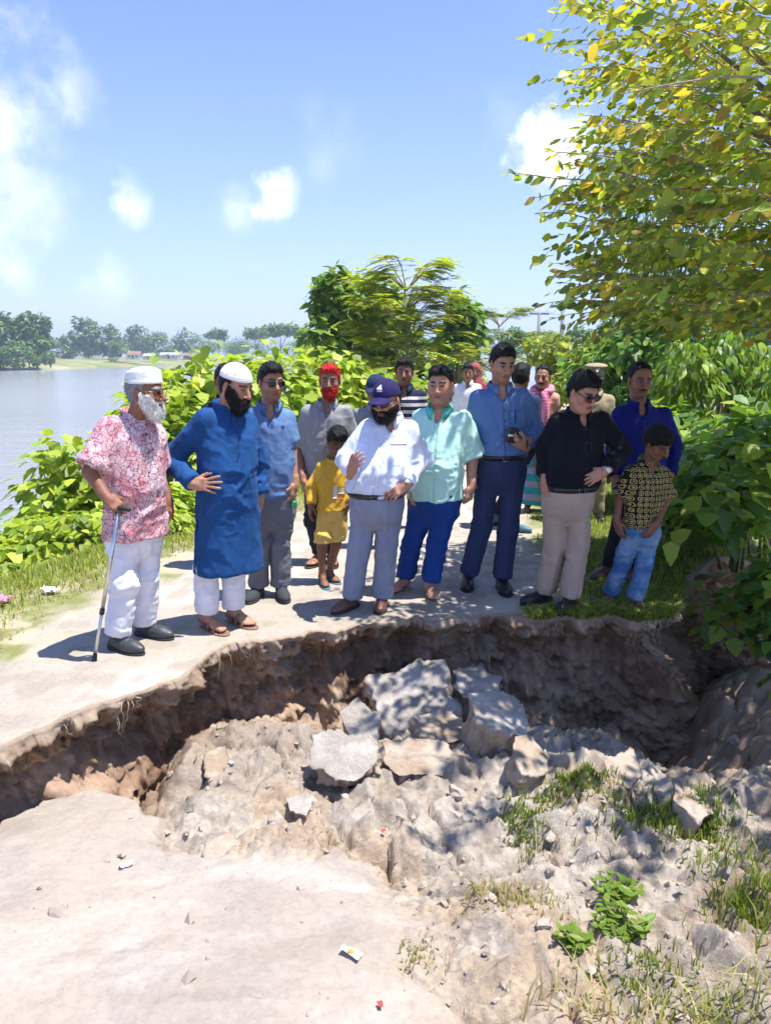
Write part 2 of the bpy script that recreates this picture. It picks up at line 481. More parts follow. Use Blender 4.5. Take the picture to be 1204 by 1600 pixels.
def build_floor():
    ny, nx = 460, 520
    y = np.concatenate([np.linspace(-3, 1.2, 24)[:-1], np.geomspace(1.2, 6.6, ny)])
    s = np.linspace(-1, 1, nx)
    half = 0.72 * np.clip(y, 1.2, None) + 0.75
    X = s[None] * half[:, None] + 0.1; Y = np.repeat(y[:, None], nx, 1)
    Z, sl, dp = floor_parts(X, Y)
    # keep it under the uncollapsed ground behind the lip
    over = Y - lip_y(X)
    Z = np.where(over > 0.02, np.minimum(Z, -0.35 - 0.5 * np.clip(over, 0, .6)), Z)
    ub = sstep(0.0, -0.6, X + 2.2) * 0
    n, m = X.shape; idx = np.arange(n * m).reshape(n, m)
    F = np.stack([idx[:-1, :-1], idx[:-1, 1:], idx[1:, 1:], idx[1:, :-1]], -1).reshape(-1, 4)
    P = np.stack([X, Y, 0 * X], -1)
    c = lerp3((0.425, 0.355, 0.285), (0.51, 0.445, 0.37), sstep(0.38, 0.6, fbm(P * 1.1, 4)))
    c = lerp3(c, (0.47, 0.34, 0.22), 0.6 * sstep(0.54, 0.66, fbm(P * 2.2 + 6, 4)))
    c = lerp3(c, (0.32, 0.25, 0.19), 0.5 * sstep(0.48, 0.34, fbm(P * 9, 4)))
    sc = lerp3((0.335, 0.29, 0.245), (0.43, 0.385, 0.335), sstep(0.34, 0.62, fbm(P * np.array([2.2, 3.4, 1]) + 2, 5)))
    sc = lerp3(sc, (0.30, 0.25, 0.205), 0.55 * sstep(0.56, 0.66, fbm(P * np.array([3, 9, 1]) + 70, 4)))
    sc = lerp3(sc, (0.39, 0.325, 0.265), 0.6 * sstep(0.5, 0.65, fbm(P * 1.7 + 20, 3)))
    c = lerp3(c, sc, sl)
    c = lerp3(c, cut_colour(P), dp * 0.85)
    me = np_mesh("ground", np.stack([X, Y, Z], -1).reshape(-1, 3), F, attrs={'slab': sl.ravel()}, cols=c.reshape(-1, 3))
    o = link_mesh("ground", me, M_floor); tag(o, kind="structure"); return o
pit = build_floor()
# ================================================================== the cut face under the lip
def build_cut():
    xf = np.linspace(-3.6, 3.6, 6000); yf = lip_y(xf)
    sm0 = np.interp(xf, LX, LY)
    arc = np.concatenate([[0], np.cumsum(np.hypot(np.diff(xf), np.diff(sm0)))])
    sv = np.linspace(0, arc[-1], 860); nt = 74
    xs = np.interp(sv, arc, xf); ly = lip_y(xs)
    t = np.linspace(0, 1, nt) ** 1.15
    k = np.ones(41) / 41
    sx = np.convolve(np.pad(xs, 20, mode='edge'), k, 'valid'); sy = np.convolve(np.pad(np.interp(xs, LX, LY), 20, mode='edge'), k, 'valid')
    tx, ty = np.gradient(sx), np.gradient(sy)
    nrm = np.stack([ty, -tx], -1); nrm /= np.linalg.norm(nrm, axis=1)[:, None] + 1e-9
    depth = 1.05
    ztop = top_z(xs, ly + 0.01)
    S = sv[None] + 0 * t[:, None]
    Zr = t[:, None] * depth + 0 * S
    P = np.stack([S, Zr, 0 * S + 5.0], -1)
    hol = 0.15 + 0.12 * fbm(np.stack([S * 1.7, 0 * S, 0 * S + 2], -1), 3)
    prof = -hol * sstep(0.03, 0.24, Zr) + 0.34 * sstep(0.22, 0.85, Zr + 0.36 * (fbm(np.stack([S * 2.2, 0 * S + 4, 0 * S], -1), 3) - 0.5)) * (0.35 + 0.9 * vnoise(np.stack([S * 1.9, 0 * S + 8, 0 * S], -1)))
    rgh = (fbm(P * np.array([4, 6, 1]), 4) - 0.5) * 0.20 + (ridge(P * np.array([9, 13, 1]) + 3, 4, .55) - 0.62) * 0.12 + (fbm(P * 34, 3) - 0.5) * 0.05 + (ridge(P * np.array([17, 26, 1]), 2) - .6) * .045
    off = prof + 1.25 * rgh * sstep(0.0, 0.07, Zr) + .016 + (fbm(P * 55, 2) - .5) * .02 * sstep(0, .02, Zr) - 0.004
    xx = xs[None] + 0 * S
    off = off + sstep(-0.9, -1.3, xx) * 0.06 * sstep(0.2, 0.5, Zr)
    VX = xx + nrm[None, :, 0] * off; VY = ly[None] + nrm[None, :, 1] * off
    VZ = ztop[None] - 0.002 - Zr + (fbm(P * np.array([7, 7, 1]) + 40, 3) - 0.5) * 0.06 * sstep(0.02, .12, Zr)
    V = np.stack([VX, VY, VZ], -1)
    Zr = np.concatenate([0 * Zr[:1], Zr]); tuckrow = V[:1] - np.concatenate([nrm[None] * .05, 0 * nrm[None, :, :1] + .004], -1); V = np.concatenate([tuckrow, V]); VX = V[..., 0]
    # a row tucked back under the crust closes the seam
    n, m = VX.shape; idx = np.arange(n * m).reshape(n, m)
    F = np.stack([idx[:-1, :-1], idx[1:, :-1], idx[1:, 1:], idx[:-1, 1:]], -1).reshape(-1, 4)
    me = np_mesh("cut_bank", V.reshape(-1, 3), F, cols=lerp3(cut_colour(V), (0.40, 0.315, 0.235), 0.85 * sstep(0.085, 0.02, Zr + 0.10 * (fbm(V * 13, 3) - .5))).reshape(-1, 3))
    o = link_mesh("cut_bank", me, M_cut); tag(o, kind="structure"); return o
cut = build_cut()
# river ------------------------------------------------------------------
def build_water():
    t = NT("river_water"); t.set(Roughness=0.13); t.b.inputs['IOR'].default_value = 1.33
    c = t.coord()
    t.base(t.ramp(t.noise(c, 0.03, 4), [(0.3, (0.27, 0.28, 0.27)), (0.7, (0.33, 0.335, 0.32))]))
    m = t.n('ShaderNodeMapping'); m.inputs['Scale'].default_value = (0.5, 1.6, 1); t.lk(c, m.inputs[0])
    h = t.math('ADD', t.noise(m.outputs[0], 2.2, 5, 0.6), t.math('MULTIPLY', t.noise(m.outputs[0], 0.35, 3), 1.5))
    t.bump(h, 0.10, 0.7)
    V = [(-900, -60, WATER_Z), (60, -60, WATER_Z), (60, 900, WATER_Z), (-900, 900, WATER_Z)]
    me = np_mesh("river", np.array(V), np.array([[0, 1, 2, 3]]), smooth=False)
    o = link_mesh("river", me, t.m); tag(o, kind="structure")
    t2 = simple("river_bed_mud", (0.16, 0.14, 0.10), 0.95)
    V = [(-1400, -120, -3.9), (1400, -120, -3.9), (1400, 1500, -3.9), (-1400, 1500, -3.9)]
    o2 = link_mesh("terrain", np_mesh("terrain", np.array(V), np.array([[0, 1, 2, 3]]), smooth=False), t2); tag(o2, kind="structure")
build_water()
# ================================================================== broken slabs, clods and pebbles in the pit
M_slab = earth_material("broken_crust", 0.014, 40)
def slab_obj(name, label, corners, thick, seed=0, gap=None, tilt=(0, 0), earthy=0.0):
    """corners: (px,py,depth) of the upper face, in order; the broken body hangs below it"""
    gap = gap if gap is not None else (.03 if thick >= .09 else .008)
    for f in np.linspace(1.0, .80, 41):
        T = np.array([pt(c[0], c[1], c[2] * f) for c in corners])
        if np.quantile(T[:, 2] - floor_z(T[:, 0], T[:, 1]), .3) > gap: break
    n = len(T); c0 = T.mean(0)
    R = np.array(Matrix.Rotation(math.radians(tilt[0]), 3, 'X') @ Matrix.Rotation(math.radians(tilt[1]), 3, 'Y'))
    # tilt the face but keep the plan outline roughly as seen
    T = (T - c0) @ R.T + c0
    nr = np.zeros(3)
    for i in range(n): nr += np.cross(T[i] - c0, T[(i + 1) % n] - c0)
    nr = nrm(nr); nr = nr if nr[2] > 0 else -nr
    dn = nrm(-nr + np.array([0, 0, -.5])) * thick * 1.25
    m = 84
    seg = np.linalg.norm(np.roll(T, -1, 0) - T, axis=1); cum = np.concatenate([[0], np.cumsum(seg)]); u = np.linspace(0, cum[-1], m, endpoint=False)
    Tc = np.vstack([T, T[:1]]); O = np.stack([np.interp(u, cum, Tc[:, k]) for k in range(3)], 1)
    size = np.linalg.norm(O - c0, axis=1).mean()
    jag = (vnoise(O * 16 + seed) - .5) * .16 + (vnoise(O * 55 + seed) - .5) * .10
    Of = O + (O - c0) * jag[:, None]; O = Of + dn * (np.clip(fbm(O * 20 + seed, 2) - .5, 0, 1) * .8)[:, None] * .5; Os = O * 0
    Os = c0 + (Of - c0)
    tops = (.15, .35, .55, .72, .86, .95, .985)
    rings = [c0[None] + ((Of if t > .8 else np.stack([np.convolve(np.pad(Of[:, k], 6, mode='wrap'), np.ones(13) / 13, 'valid') for k in range(3)], 1)) - c0) * t for t in tops] + [O + dn * .03]
    lows = (.12, .25, .4, .55, .7, .85, 1.0)
    for t in lows:
        und = .10 * math.sin(t * 5 + seed) - .30 * t ** 1.5
        rings.append(O + dn * t + (O - c0) * und)
    rings.append(c0 + dn + (O - c0) * .3)
    A = np.stack(rings, 0); nn = len(rings); P = A.reshape(-1, 3); lev = np.repeat(np.arange(nn), m); top = lev < 7
    cen = c0 + dn * .5; dirv = P - cen; dirv /= np.linalg.norm(dirv, axis=1)[:, None]; dirv[top] = nr
    d1 = (fbm(P * 9 + seed, 3) - .5) * np.where(top, .025, .16) * min(1, size * 5) + (ridge(P * 24 + seed, 3, .6) - .6) * np.where(top, .012, .06) * min(1, size * 5)
    # stepped breaks on the sides
    st = (np.floor(4 * vnoise(P * np.array([9, 9, 22]) + seed)) / 4 - .4) * np.where(top, .0, .05) * min(1, size * 5)
    P = P + dirv * (d1 + st)[:, None]
    idx = np.arange(nn * m).reshape(nn, m); nx = np.roll(idx, -1, 1)
    Fq = np.stack([idx[:-1], idx[1:], nx[1:], nx[:-1]], -1).reshape(-1, 4)
    cc = len(P); P = np.vstack([P, P[idx[0]].mean(0), c0 + dn])
    F3 = np.array([[cc, idx[0, i], nx[0, i]] for i in range(m)] + [[cc + 1, nx[-1, i], idx[-1, i]] for i in range(m)])
    topm = np.concatenate([sstep(7.8, 6.6, lev + (fbm(P[:-2] * 25, 2) - .5) * 2.4), [1, 0]]) * (1 - earthy)
    c = lerp3((0.50, 0.41, 0.32), (0.38, 0.285, 0.205), sstep(.3, .7, fbm(P * 12, 3)))
    tc = lerp3((0.37, 0.325, 0.275), (0.50, 0.455, 0.40), sstep(.35, .65, fbm(P * 7 + 2, 4)))
    c = lerp3(c, tc, topm)
    base = np.array([c0[0], c0[1], P[:, 2].min()])
    me = np_mesh(name, P - base, [Fq, F3], smooth=True, cols=c)
    o = link_mesh(name, me, M_slab, None, base)
    return tag(o, label, "broken slab", "slabs of broken road crust")
SL = [
 ("largest flat slab of broken crust leaning on the rubble heap", [(578, 1066, 4.35), (640, 1050, 4.5), (690, 1046, 4.5), (700, 1075, 4.3), (708, 1108, 4.05), (660, 1118, 3.95), (614, 1148, 3.85), (592, 1110, 4.05)], .17),
 ("slab of crust behind the cube-like block, close to the cut bank", [(708, 1054, 4.55), (744, 1049, 4.62), (784, 1056, 4.55), (780, 1092, 4.25), (745, 1095, 4.2), (714, 1082, 4.35)], .18),
 ("thick cube-like block of earth right of the largest slab", [(732, 1096, 4.1), (785, 1084, 4.2), (815, 1100, 4.1), (832, 1142, 3.85), (800, 1140, 3.78), (745, 1130, 3.85)], .28),
 ("pale tilted slab at the left front of the heap", [(488, 1145, 3.85), (530, 1150, 3.85), (582, 1178, 3.7), (578, 1205, 3.52), (545, 1218, 3.45), (482, 1185, 3.62)], .07),
 ("upright broken slab wedged left of the largest slab", [(530, 1108, 4.05), (560, 1100, 4.15), (588, 1128, 3.98), (590, 1160, 3.78), (560, 1152, 3.8), (540, 1135, 3.9)], .10),
 ("rounded lump of earth below the largest slab", [(650, 1128, 3.92), (690, 1112, 4.0), (722, 1122, 3.92), (722, 1148, 3.76), (690, 1158, 3.7), (655, 1152, 3.72)], .12),
 ("small lump of crust touching the rounded one", [(636, 1138, 3.82), (652, 1136, 3.84), (662, 1152, 3.74), (648, 1162, 3.68), (636, 1152, 3.74)], .07),
 ("broken clod with grass roots right of the cube-like block", [(802, 1160, 3.72), (832, 1156, 3.75), (858, 1180, 3.6), (850, 1200, 3.48), (815, 1205, 3.45), (800, 1185, 3.55)], .12),
 ("small flat flake of crust lying left on the loose earth", [(446, 1246, 3.3), (478, 1238, 3.34), (497, 1252, 3.24), (478, 1272, 3.14), (452, 1264, 3.2)], .04),
 ("flat grey slab half buried at the left of the heap", [(322, 1182, 3.62), (350, 1172, 3.68), (356, 1190, 3.56), (340, 1208, 3.46), (320, 1206, 3.46)], .05),
 ("round boulder of hard clay in the loose earth", [(322, 1318, 2.92), (350, 1306, 2.98), (376, 1318, 2.92), (374, 1340, 2.82), (345, 1346, 2.78), (322, 1338, 2.82)], .10),
 ("broad clay block lying below the cube-like block", [(598, 1168, 3.66), (650, 1160, 3.72), (700, 1164, 3.68), (720, 1182, 3.58), (690, 1200, 3.46), (620, 1205, 3.44), (596, 1190, 3.54)], .10),
 ("clod fallen into the right corner of the pit", [(940, 1195, 3.62), (985, 1180, 3.7), (1005, 1205, 3.55), (985, 1225, 3.45), (945, 1220, 3.48)], .10),
 ("reddish clod at the far right end of the grassy ridge", [(1050, 1232, 3.42), (1095, 1236, 3.4), (1118, 1262, 3.26), (1090, 1278, 3.18), (1052, 1258, 3.3)], .10),
]
TILT = {0: (12, -6), 1: (6, 6), 2: (8, 10), 3: (10, -12), 4: (16, -16), 5: (10, 8), 6: (5, -10), 7: (14, 16), 8: (6, -8), 9: (8, 4), 10: (4, 0), 11: (14, 4), 12: (16, 12), 13: (10, 18)}
for i, (lb, cr, th) in enumerate(SL): slab_obj("broken_slab", lb, cr, th, seed=i * 11.3, tilt=TILT.get(i, (8, 0)), earthy=1.0 if i in (5, 6, 7, 9, 10, 11, 12, 13) else 0.0, gap={0: .12, 1: .11, 2: .17, 3: .08, 4: .08, 5: .08, 7: .07, 10: -.01, 11: .05}.get(i))
def clod_mesh(seed, n=2):
    import bmesh
    bm = bmesh.new(); bmesh.ops.create_icosphere(bm, subdivisions=n, radius=1.0)
    V = np.array([v.co for v in bm.verts]); F = np.array([[v.index for v in f.verts] for f in bm.faces]); bm.free()
    q = np.round(V * 1.4 + (fbm(V * 1.3 + seed, 2)[:, None] - .5) * 1.2, 0) / 1.4
    V = V * .62 + q * .38
    V = V * (0.60 + 0.95 * (fbm(V * 2.2 + seed * 3, 3) - .2))[:, None] * np.array([1.0, .85, .7])
    c = lerp3((0.33, 0.27, 0.21), (0.44, 0.375, 0.31), fbm(V * 2 + seed, 3))
    return np_mesh("clod", V, F, smooth=False, cols=c)
M_clod = NT('dry_clod')
M_clod.set(Roughness=.95); M_clod.base(M_clod.n('ShaderNodeAttribute', attribute_name='Col').outputs[0]); M_clod = M_clod.m
CL = [clod_mesh(k * 5.1) for k in range(7)]
for me in CL: me.materials.append(M_clod)
def scatter_clods():
    n = 0
    r = np.random.default_rng(5)
    spots = []
    while n < 120:
        y = r.uniform(1.75, 4.5); x = r.uniform(-.62, .56) * y
        if y > np.interp(x, LX, LY) - .1: continue
        z, sl, _ = floor_parts(np.array([x]), np.array([y]))
        if sl[0] > .4 and r.random() < .97: continue
        s = min(0.06, 0.010 + r.exponential(0.011)) * (0.7 + y * .1)
        o = bpy.data.objects.new("clod", CL[r.integers(7)]); COL.objects.link(o); o.parent = pit
        o.location = (x, y, float(z[0]) + s * .10); o.rotation_euler = tuple(r.uniform(0, 6.28, 3)); o.scale = (s, s, s * r.uniform(.7, 1.0)); n += 1
scatter_clods()
def pebbles():
    r = np.random.default_rng(9); N = 1500
    y = 1.6 + 3.0 * r.random(N) ** 1.1; x = r.uniform(-.62, .58, N) * y
    z, sl, _ = floor_parts(x, y)
    ok = (y < np.interp(x, LX, LY) - .06) & ((sl < .5) | (r.random(N) < .10))
    x, y, z = x[ok], y[ok], z[ok]; N = len(x)
    s = np.minimum(.022, .0035 + r.exponential(.0042, N))
    base = np.array([(1, 0, 0), (-1, 0, 0), (0, 1, 0), (0, -1, 0), (0, 0, 1), (0, 0, -1)], float)
    Fb = np.array([(0, 2, 4), (2, 1, 4), (1, 3, 4), (3, 0, 4), (2, 0, 5), (1, 2, 5), (3, 1, 5), (0, 3, 5)])
    B = base[None] * (s[:, None] * r.uniform(.6, 1.3, (N, 6)))[..., None] + r.normal(0, .25, (N, 6, 3)) * s[:, None, None]
    V = B + np.stack([x, y, z + s * .3], -1)[:, None]
    F = (Fb[None] + (np.arange(N) * 6)[:, None, None]).reshape(-1, 3)
    c = np.repeat(lerp3((0.30, 0.24, 0.185), (0.42, 0.36, 0.30), r.random(N)), 6, 0)
    o = link_mesh("pebbles", np_mesh("pebbles", V.reshape(-1, 3), F, smooth=False, cols=c), M_clod, pit); o["kind"] = "stuff"
pebbles()
# roots hanging from the lip
M_root = simple("dry_root", (0.42, 0.34, 0.24), .8)
def roots():
    r = np.random.default_rng(3)
    for (px, py, L) in [(188, 1092, .22), (383, 1008, .14), (330, 1035, .2), (806, 968, .12), (868, 965, .18), (1040, 980, .22), (110, 1120, .1), (210, 1085, .08), (985, 972, .2), (1010, 975, .16), (935, 966, .1)]:
        p = gp(px, py); p[1] = lip_y(p[0]) - .02; m = MB()
        for k in range(4):
            q = p + np.array([r.normal(0, .02), -.012 * r.random(), -.012]); path = [q]
            for j in range(6): q = q + np.array([r.normal(0, .012), r.normal(0, .006), -L / 6 * r.uniform(.5, 1.1)]); path.append(q)
            m.tube(path, np.linspace(.0028, .001, 7), 5)
        o = m.build("root", M_root, cut)
roots()
# litter
def scrap(name, label, cat, px, py, z, size, mat, seed, mat2=None):
    c = gp(px, py, z); r = np.random.default_rng(seed); n = 6
    u = np.linspace(-1, 1, n); X, Y = np.meshgrid(u, u); P = np.stack([X * size[0] / 2, Y * size[1] / 2, 0 * X], -1).reshape(-1, 3)
    P += np.stack([fbm(P * 40 + seed, 2) - .5, fbm(P * 40 + seed + 9, 2) - .5, 1.6 * (fbm(P * 30 + seed + 4, 2) - .35)], -1) * size[0] * .5
    P[:, 2] = np.abs(P[:, 2])
    idx = np.arange(n * n).reshape(n, n); F = np.stack([idx[:-1, :-1], idx[:-1, 1:], idx[1:, 1:], idx[1:, :-1]], -1).reshape(-1, 4)
    a = r.uniform(0, 6); R = np.array([[math.cos(a), -math.sin(a), 0], [math.sin(a), math.cos(a), 0], [0, 0, 1]])
    P2 = np.vstack([P, P - (0, 0, .0015)]) @ R.T
    o = link_mesh(name, np_mesh(name, P2, np.vstack([F, F[:, ::-1] + n * n]), smooth=False), mat, None, c + np.array([0, 0, .006]))
    if mat2:
        m = MB(); m.box((0, 0, .5 * size[0]), (size[0] * .3, size[1] * .35, .004)); q = m.build("printed_patch", mat2, o)
        q.location = (0, 0, -size[0] * .5 + P[:, 2].max() * .6)
    return tag(o, label, cat)
M_paper = simple("white_paper", (.8, .8, .78), .7); M_pinkp = simple("pink_plastic", (.72, .25, .45), .4); M_redp = simple("red_plastic", (.55, .06, .05), .5); M_orangep = simple("orange_print", (.75, .32, .03), .5)
fz = lambda px, py: float(floor_z(*_to_slab(px, py))[0])
scrap("paper_scrap", "crumpled white paper on the grass at the left edge", "litter", 78, 925, .02, (.11, .07), M_paper, 1)
scrap("plastic_wrapper", "pink and white wrapper at the far left edge of the verge", "litter", 4, 942, .02, (.12, .09), M_pinkp, 2)
scrap("paper_scrap", "small white scrap on the sunken road slab", "litter", 198, 1353, fz(198, 1353), (.045, .03), M_paper, 3)
scrap("plastic_wrapper", "white wrapper with orange print at the bottom centre", "litter", 548, 1491, fz(548, 1491) + .01, (.06, .032), M_paper, 4, M_orangep)
scrap("plastic_wrapper", "small red scrap at the bottom centre", "litter", 594, 1572, fz(594, 1572) + .01, (.02, .014), M_redp, 5)
scrap("plastic_wrapper", "tiny red scrap in the middle of the loose earth", "litter", 600, 1300, fz(600, 1300) + .02, (.02, .014), M_redp, 6)
# ================================================================== implicit-surface figures
class Field:
    def __init__(s, lo, hi, h):
        s.h = h; s.lo = np.array(lo, float)
        s.n = np.maximum(3, np.ceil((np.array(hi) - s.lo) / h).astype(int) + 1)
        s.ax = [(s.lo[i] + h * np.arange(s.n[i])).astype(np.float32) for i in range(3)]
        s.D = np.full(tuple(s.n), 1.0, np.float32)
    def sub(s, lo, hi):
        sl = []
        for i in range(3):
            a = int(np.searchsorted(s.ax[i], lo[i])); b = int(np.searchsorted(s.ax[i], hi[i]))
            if b - a < 1: return None
            sl.append(slice(a, b))
        g = (s.ax[0][sl[0]][:, None, None], s.ax[1][sl[1]][None, :, None], s.ax[2][sl[2]][None, None, :])
        return tuple(sl), g
    def add(s, prim, k=0.0):
        fn, lo, hi = prim
        m = max(k, 0.0) + 2.5 * s.h
        q = s.sub(np.array(lo) - m, np.array(hi) + m)
        if q is None: return
        sl, g = q
        d = fn(*g); a = s.D[sl]
        if k > 0:
            t = np.clip(0.5 + 0.5 * (a - d) / k, 0, 1)
            s.D[sl] = a * (1 - t) + d * t - k * t * (1 - t)
        else: s.D[sl] = np.minimum(a, d)
    def cut(s, prim, k=0.0):
        fn, lo, hi = prim
        q = s.sub(np.array(lo) - 0.03, np.array(hi) + 0.03)
        if q is None: return
        sl, g = q
        d = -fn(*g); a = s.D[sl]
        if k > 0:
            t = np.clip(0.5 - 0.5 * (a - d) / k, 0, 1)
            s.D[sl] = a * (1 - t) + d * t + k * t * (1 - t)
        else: s.D[sl] = np.maximum(a, d)
    def keep(s, fn):
        s.D = np.maximum(s.D, np.broadcast_to(fn(s.ax[0][:, None, None], s.ax[1][None, :, None], s.ax[2][None, None, :]), s.D.shape))
    def mesh(s):
        D = s.D; S = D < 0
        c = S[:-1, :-1, :-1]
        allc = np.zeros(c.shape, np.int8)
        for i in (0, 1):
            for j in (0, 1):
                for k in (0, 1):
                    allc += S[i:S.shape[0] - 1 + i, j:S.shape[1] - 1 + j, k:S.shape[2] - 1 + k]
        act = (allc > 0) & (allc < 8)
        I = np.argwhere(act)
        if len(I) == 0: return np.zeros((0, 3)), np.zeros((0, 4), int)
        vid = np.full(act.shape, -1, np.int32); vid[act] = np.arange(len(I))
        corners = [(i, j, k) for i in (0, 1) for j in (0, 1) for k in (0, 1)]
        val = {q: D[I[:, 0] + q[0], I[:, 1] + q[1], I[:, 2] + q[2]] for q in corners}
        acc = np.zeros((len(I), 3), np.float32); cnt = np.zeros(len(I), np.float32)
        for q in corners:
            for ax in range(3):
                if q[ax]: continue
                r = list(q); r[ax] = 1; r = tuple(r)
                a, b = val[q], val[r]
                m = (a < 0) != (b < 0)
                t = np.where(m, a / np.where(m, a - b, 1), 0)
                p = np.tile(np.array(q, np.float32), (len(I), 1)); p[:, ax] += t
                acc += p * m[:, None]; cnt += m
        V = (I + acc / cnt[:, None]) * s.h + s.lo
        F = []
        for ax in range(3):
            o1, o2 = (ax + 1) % 3, (ax + 2) % 3
            s0 = [slice(None)] * 3; s1 = [slice(None)] * 3
            s0[ax] = slice(0, -1); s1[ax] = slice(1, None)
            A, B = S[tuple(s0)], S[tuple(s1)]
            E = np.argwhere(A != B)
            ok = (E[:, o1] > 0) & (E[:, o2] > 0) & (E[:, o1] < act.shape[o1]) & (E[:, o2] < act.shape[o2])
            E = E[ok]
            if not len(E): continue
            ins = A[E[:, 0], E[:, 1], E[:, 2]]
            def cell(d1, d2):
                C = E.copy(); C[:, o1] -= d1; C[:, o2] -= d2
                return vid[C[:, 0], C[:, 1], C[:, 2]]
            q = np.stack([cell(1, 1), cell(0, 1), cell(0, 0), cell(1, 0)], 1)
            q[~ins] = q[~ins][:, ::-1]
            F.append(q)
        F = np.concatenate(F); F = F[(F >= 0).all(1)]
        return V, F

def cap(a, b, ra, rb):
    a = np.asarray(a, float); b = np.asarray(b, float); ba = b - a; bb = float(ba @ ba) + 1e-9
    def fn(X, Y, Z):
        px, py, pz = X - a[0], Y - a[1], Z - a[2]
        h = np.clip((px * ba[0] + py * ba[1] + pz * ba[2]) / bb, 0, 1)
        return np.sqrt((px - h * ba[0]) ** 2 + (py - h * ba[1]) ** 2 + (pz - h * ba[2]) ** 2) - (ra + (rb - ra) * h)
    r = max(ra, rb)
    return fn, np.minimum(a, b) - r, np.maximum(a, b) + r
def ell(c, rad, R=None):
    c = np.asarray(c, float); rad = np.asarray(rad, float)
    R = np.eye(3) if R is None else np.asarray(R)     # columns are the ellipsoid axes
    mn = rad.min()
    def fn(X, Y, Z):
        x, y, z = X - c[0], Y - c[1], Z - c[2]
        s = 0
        for i in range(3):
            s = s + ((x * R[0, i] + y * R[1, i] + z * R[2, i]) / rad[i]) ** 2
        return (np.sqrt(s) - 1) * mn
    m = rad.max()
    return fn, c - m, c + m
def rbox(c, half, r, R=None):
    c = np.asarray(c, float); half = np.asarray(half, float) - r
    R = np.eye(3) if R is None else np.asarray(R)
    def fn(X, Y, Z):
        x, y, z = X - c[0], Y - c[1], Z - c[2]
        q = [np.abs(x * R[0, i] + y * R[1, i] + z * R[2, i]) - half[i] for i in range(3)]
        o = np.sqrt(sum(np.maximum(v, 0) ** 2 for v in q))
        return o + np.minimum(np.maximum(np.maximum(q[0], q[1]), q[2]), 0) - r
    m = np.linalg.norm(half) + r
    return fn, c - m, c + m
def loft(sec, yaw, n=2.3):
    """sections (z, cx, cy, a, b) in rising z; a across, b front-back"""
    sec = np.array(sorted(sec), float); cy, sy = math.cos(yaw), math.sin(yaw)
    zs = sec[:, 0]
    def fn(X, Y, Z):
        z = np.asarray(Z).ravel()
        f = [np.interp(z, zs, sec[:, i]).astype(np.float32)[None, None, :] for i in (1, 2, 3, 4)]
        dx, dy = X - f[0], Y - f[1]
        u = np.abs(dx * cy + dy * sy) / f[2]; v = np.abs(-dx * sy + dy * cy) / f[3]
        d = ((u ** n + v ** n) ** (1 / n) - 1) * np.minimum(f[2], f[3])
        return np.maximum(d, np.maximum(zs[0] - Z, Z - zs[-1]))
    m = max(sec[:, 3].max(), sec[:, 4].max())
    lo = np.array([sec[:, 1].min() - m, sec[:, 2].min() - m, zs[0]]); hi = np.array([sec[:, 1].max() + m, sec[:, 2].max() + m, zs[-1]])
    return fn, lo, hi
def bounds(prims, m=0.02):
    return np.min([p[1] for p in prims], 0) - m, np.max([p[2] for p in prims], 0) + m
def local(prim, R, c, s):
    """a primitive built in a local frame (columns of R = local axes) placed at c, scaled s"""
    fn, lo, hi = prim
    def g(X, Y, Z):
        x, y, z = (X - c[0]) / s, (Y - c[1]) / s, (Z - c[2]) / s
        return s * fn(x * R[0, 0] + y * R[1, 0] + z * R[2, 0], x * R[0, 1] + y * R[1, 1] + z * R[2, 1], x * R[0, 2] + y * R[1, 2] + z * R[2, 2])
    K = np.array([[a, b, d] for a in (lo[0], hi[0]) for b in (lo[1], hi[1]) for d in (lo[2], hi[2])]) @ R.T * s + c
    return g, K.min(0), K.max(0)
def frame(fwd, up=(0, 0, 1)):
    f = nrm(fwd); x = nrm(np.cross(f, up)); u = np.cross(x, f)
    return np.stack([x, f, u], 1)
def face_dir(yaw, pitch=0):
    return np.array([math.sin(yaw) * math.cos(pitch), -math.cos(yaw) * math.cos(pitch), -math.sin(pitch)])

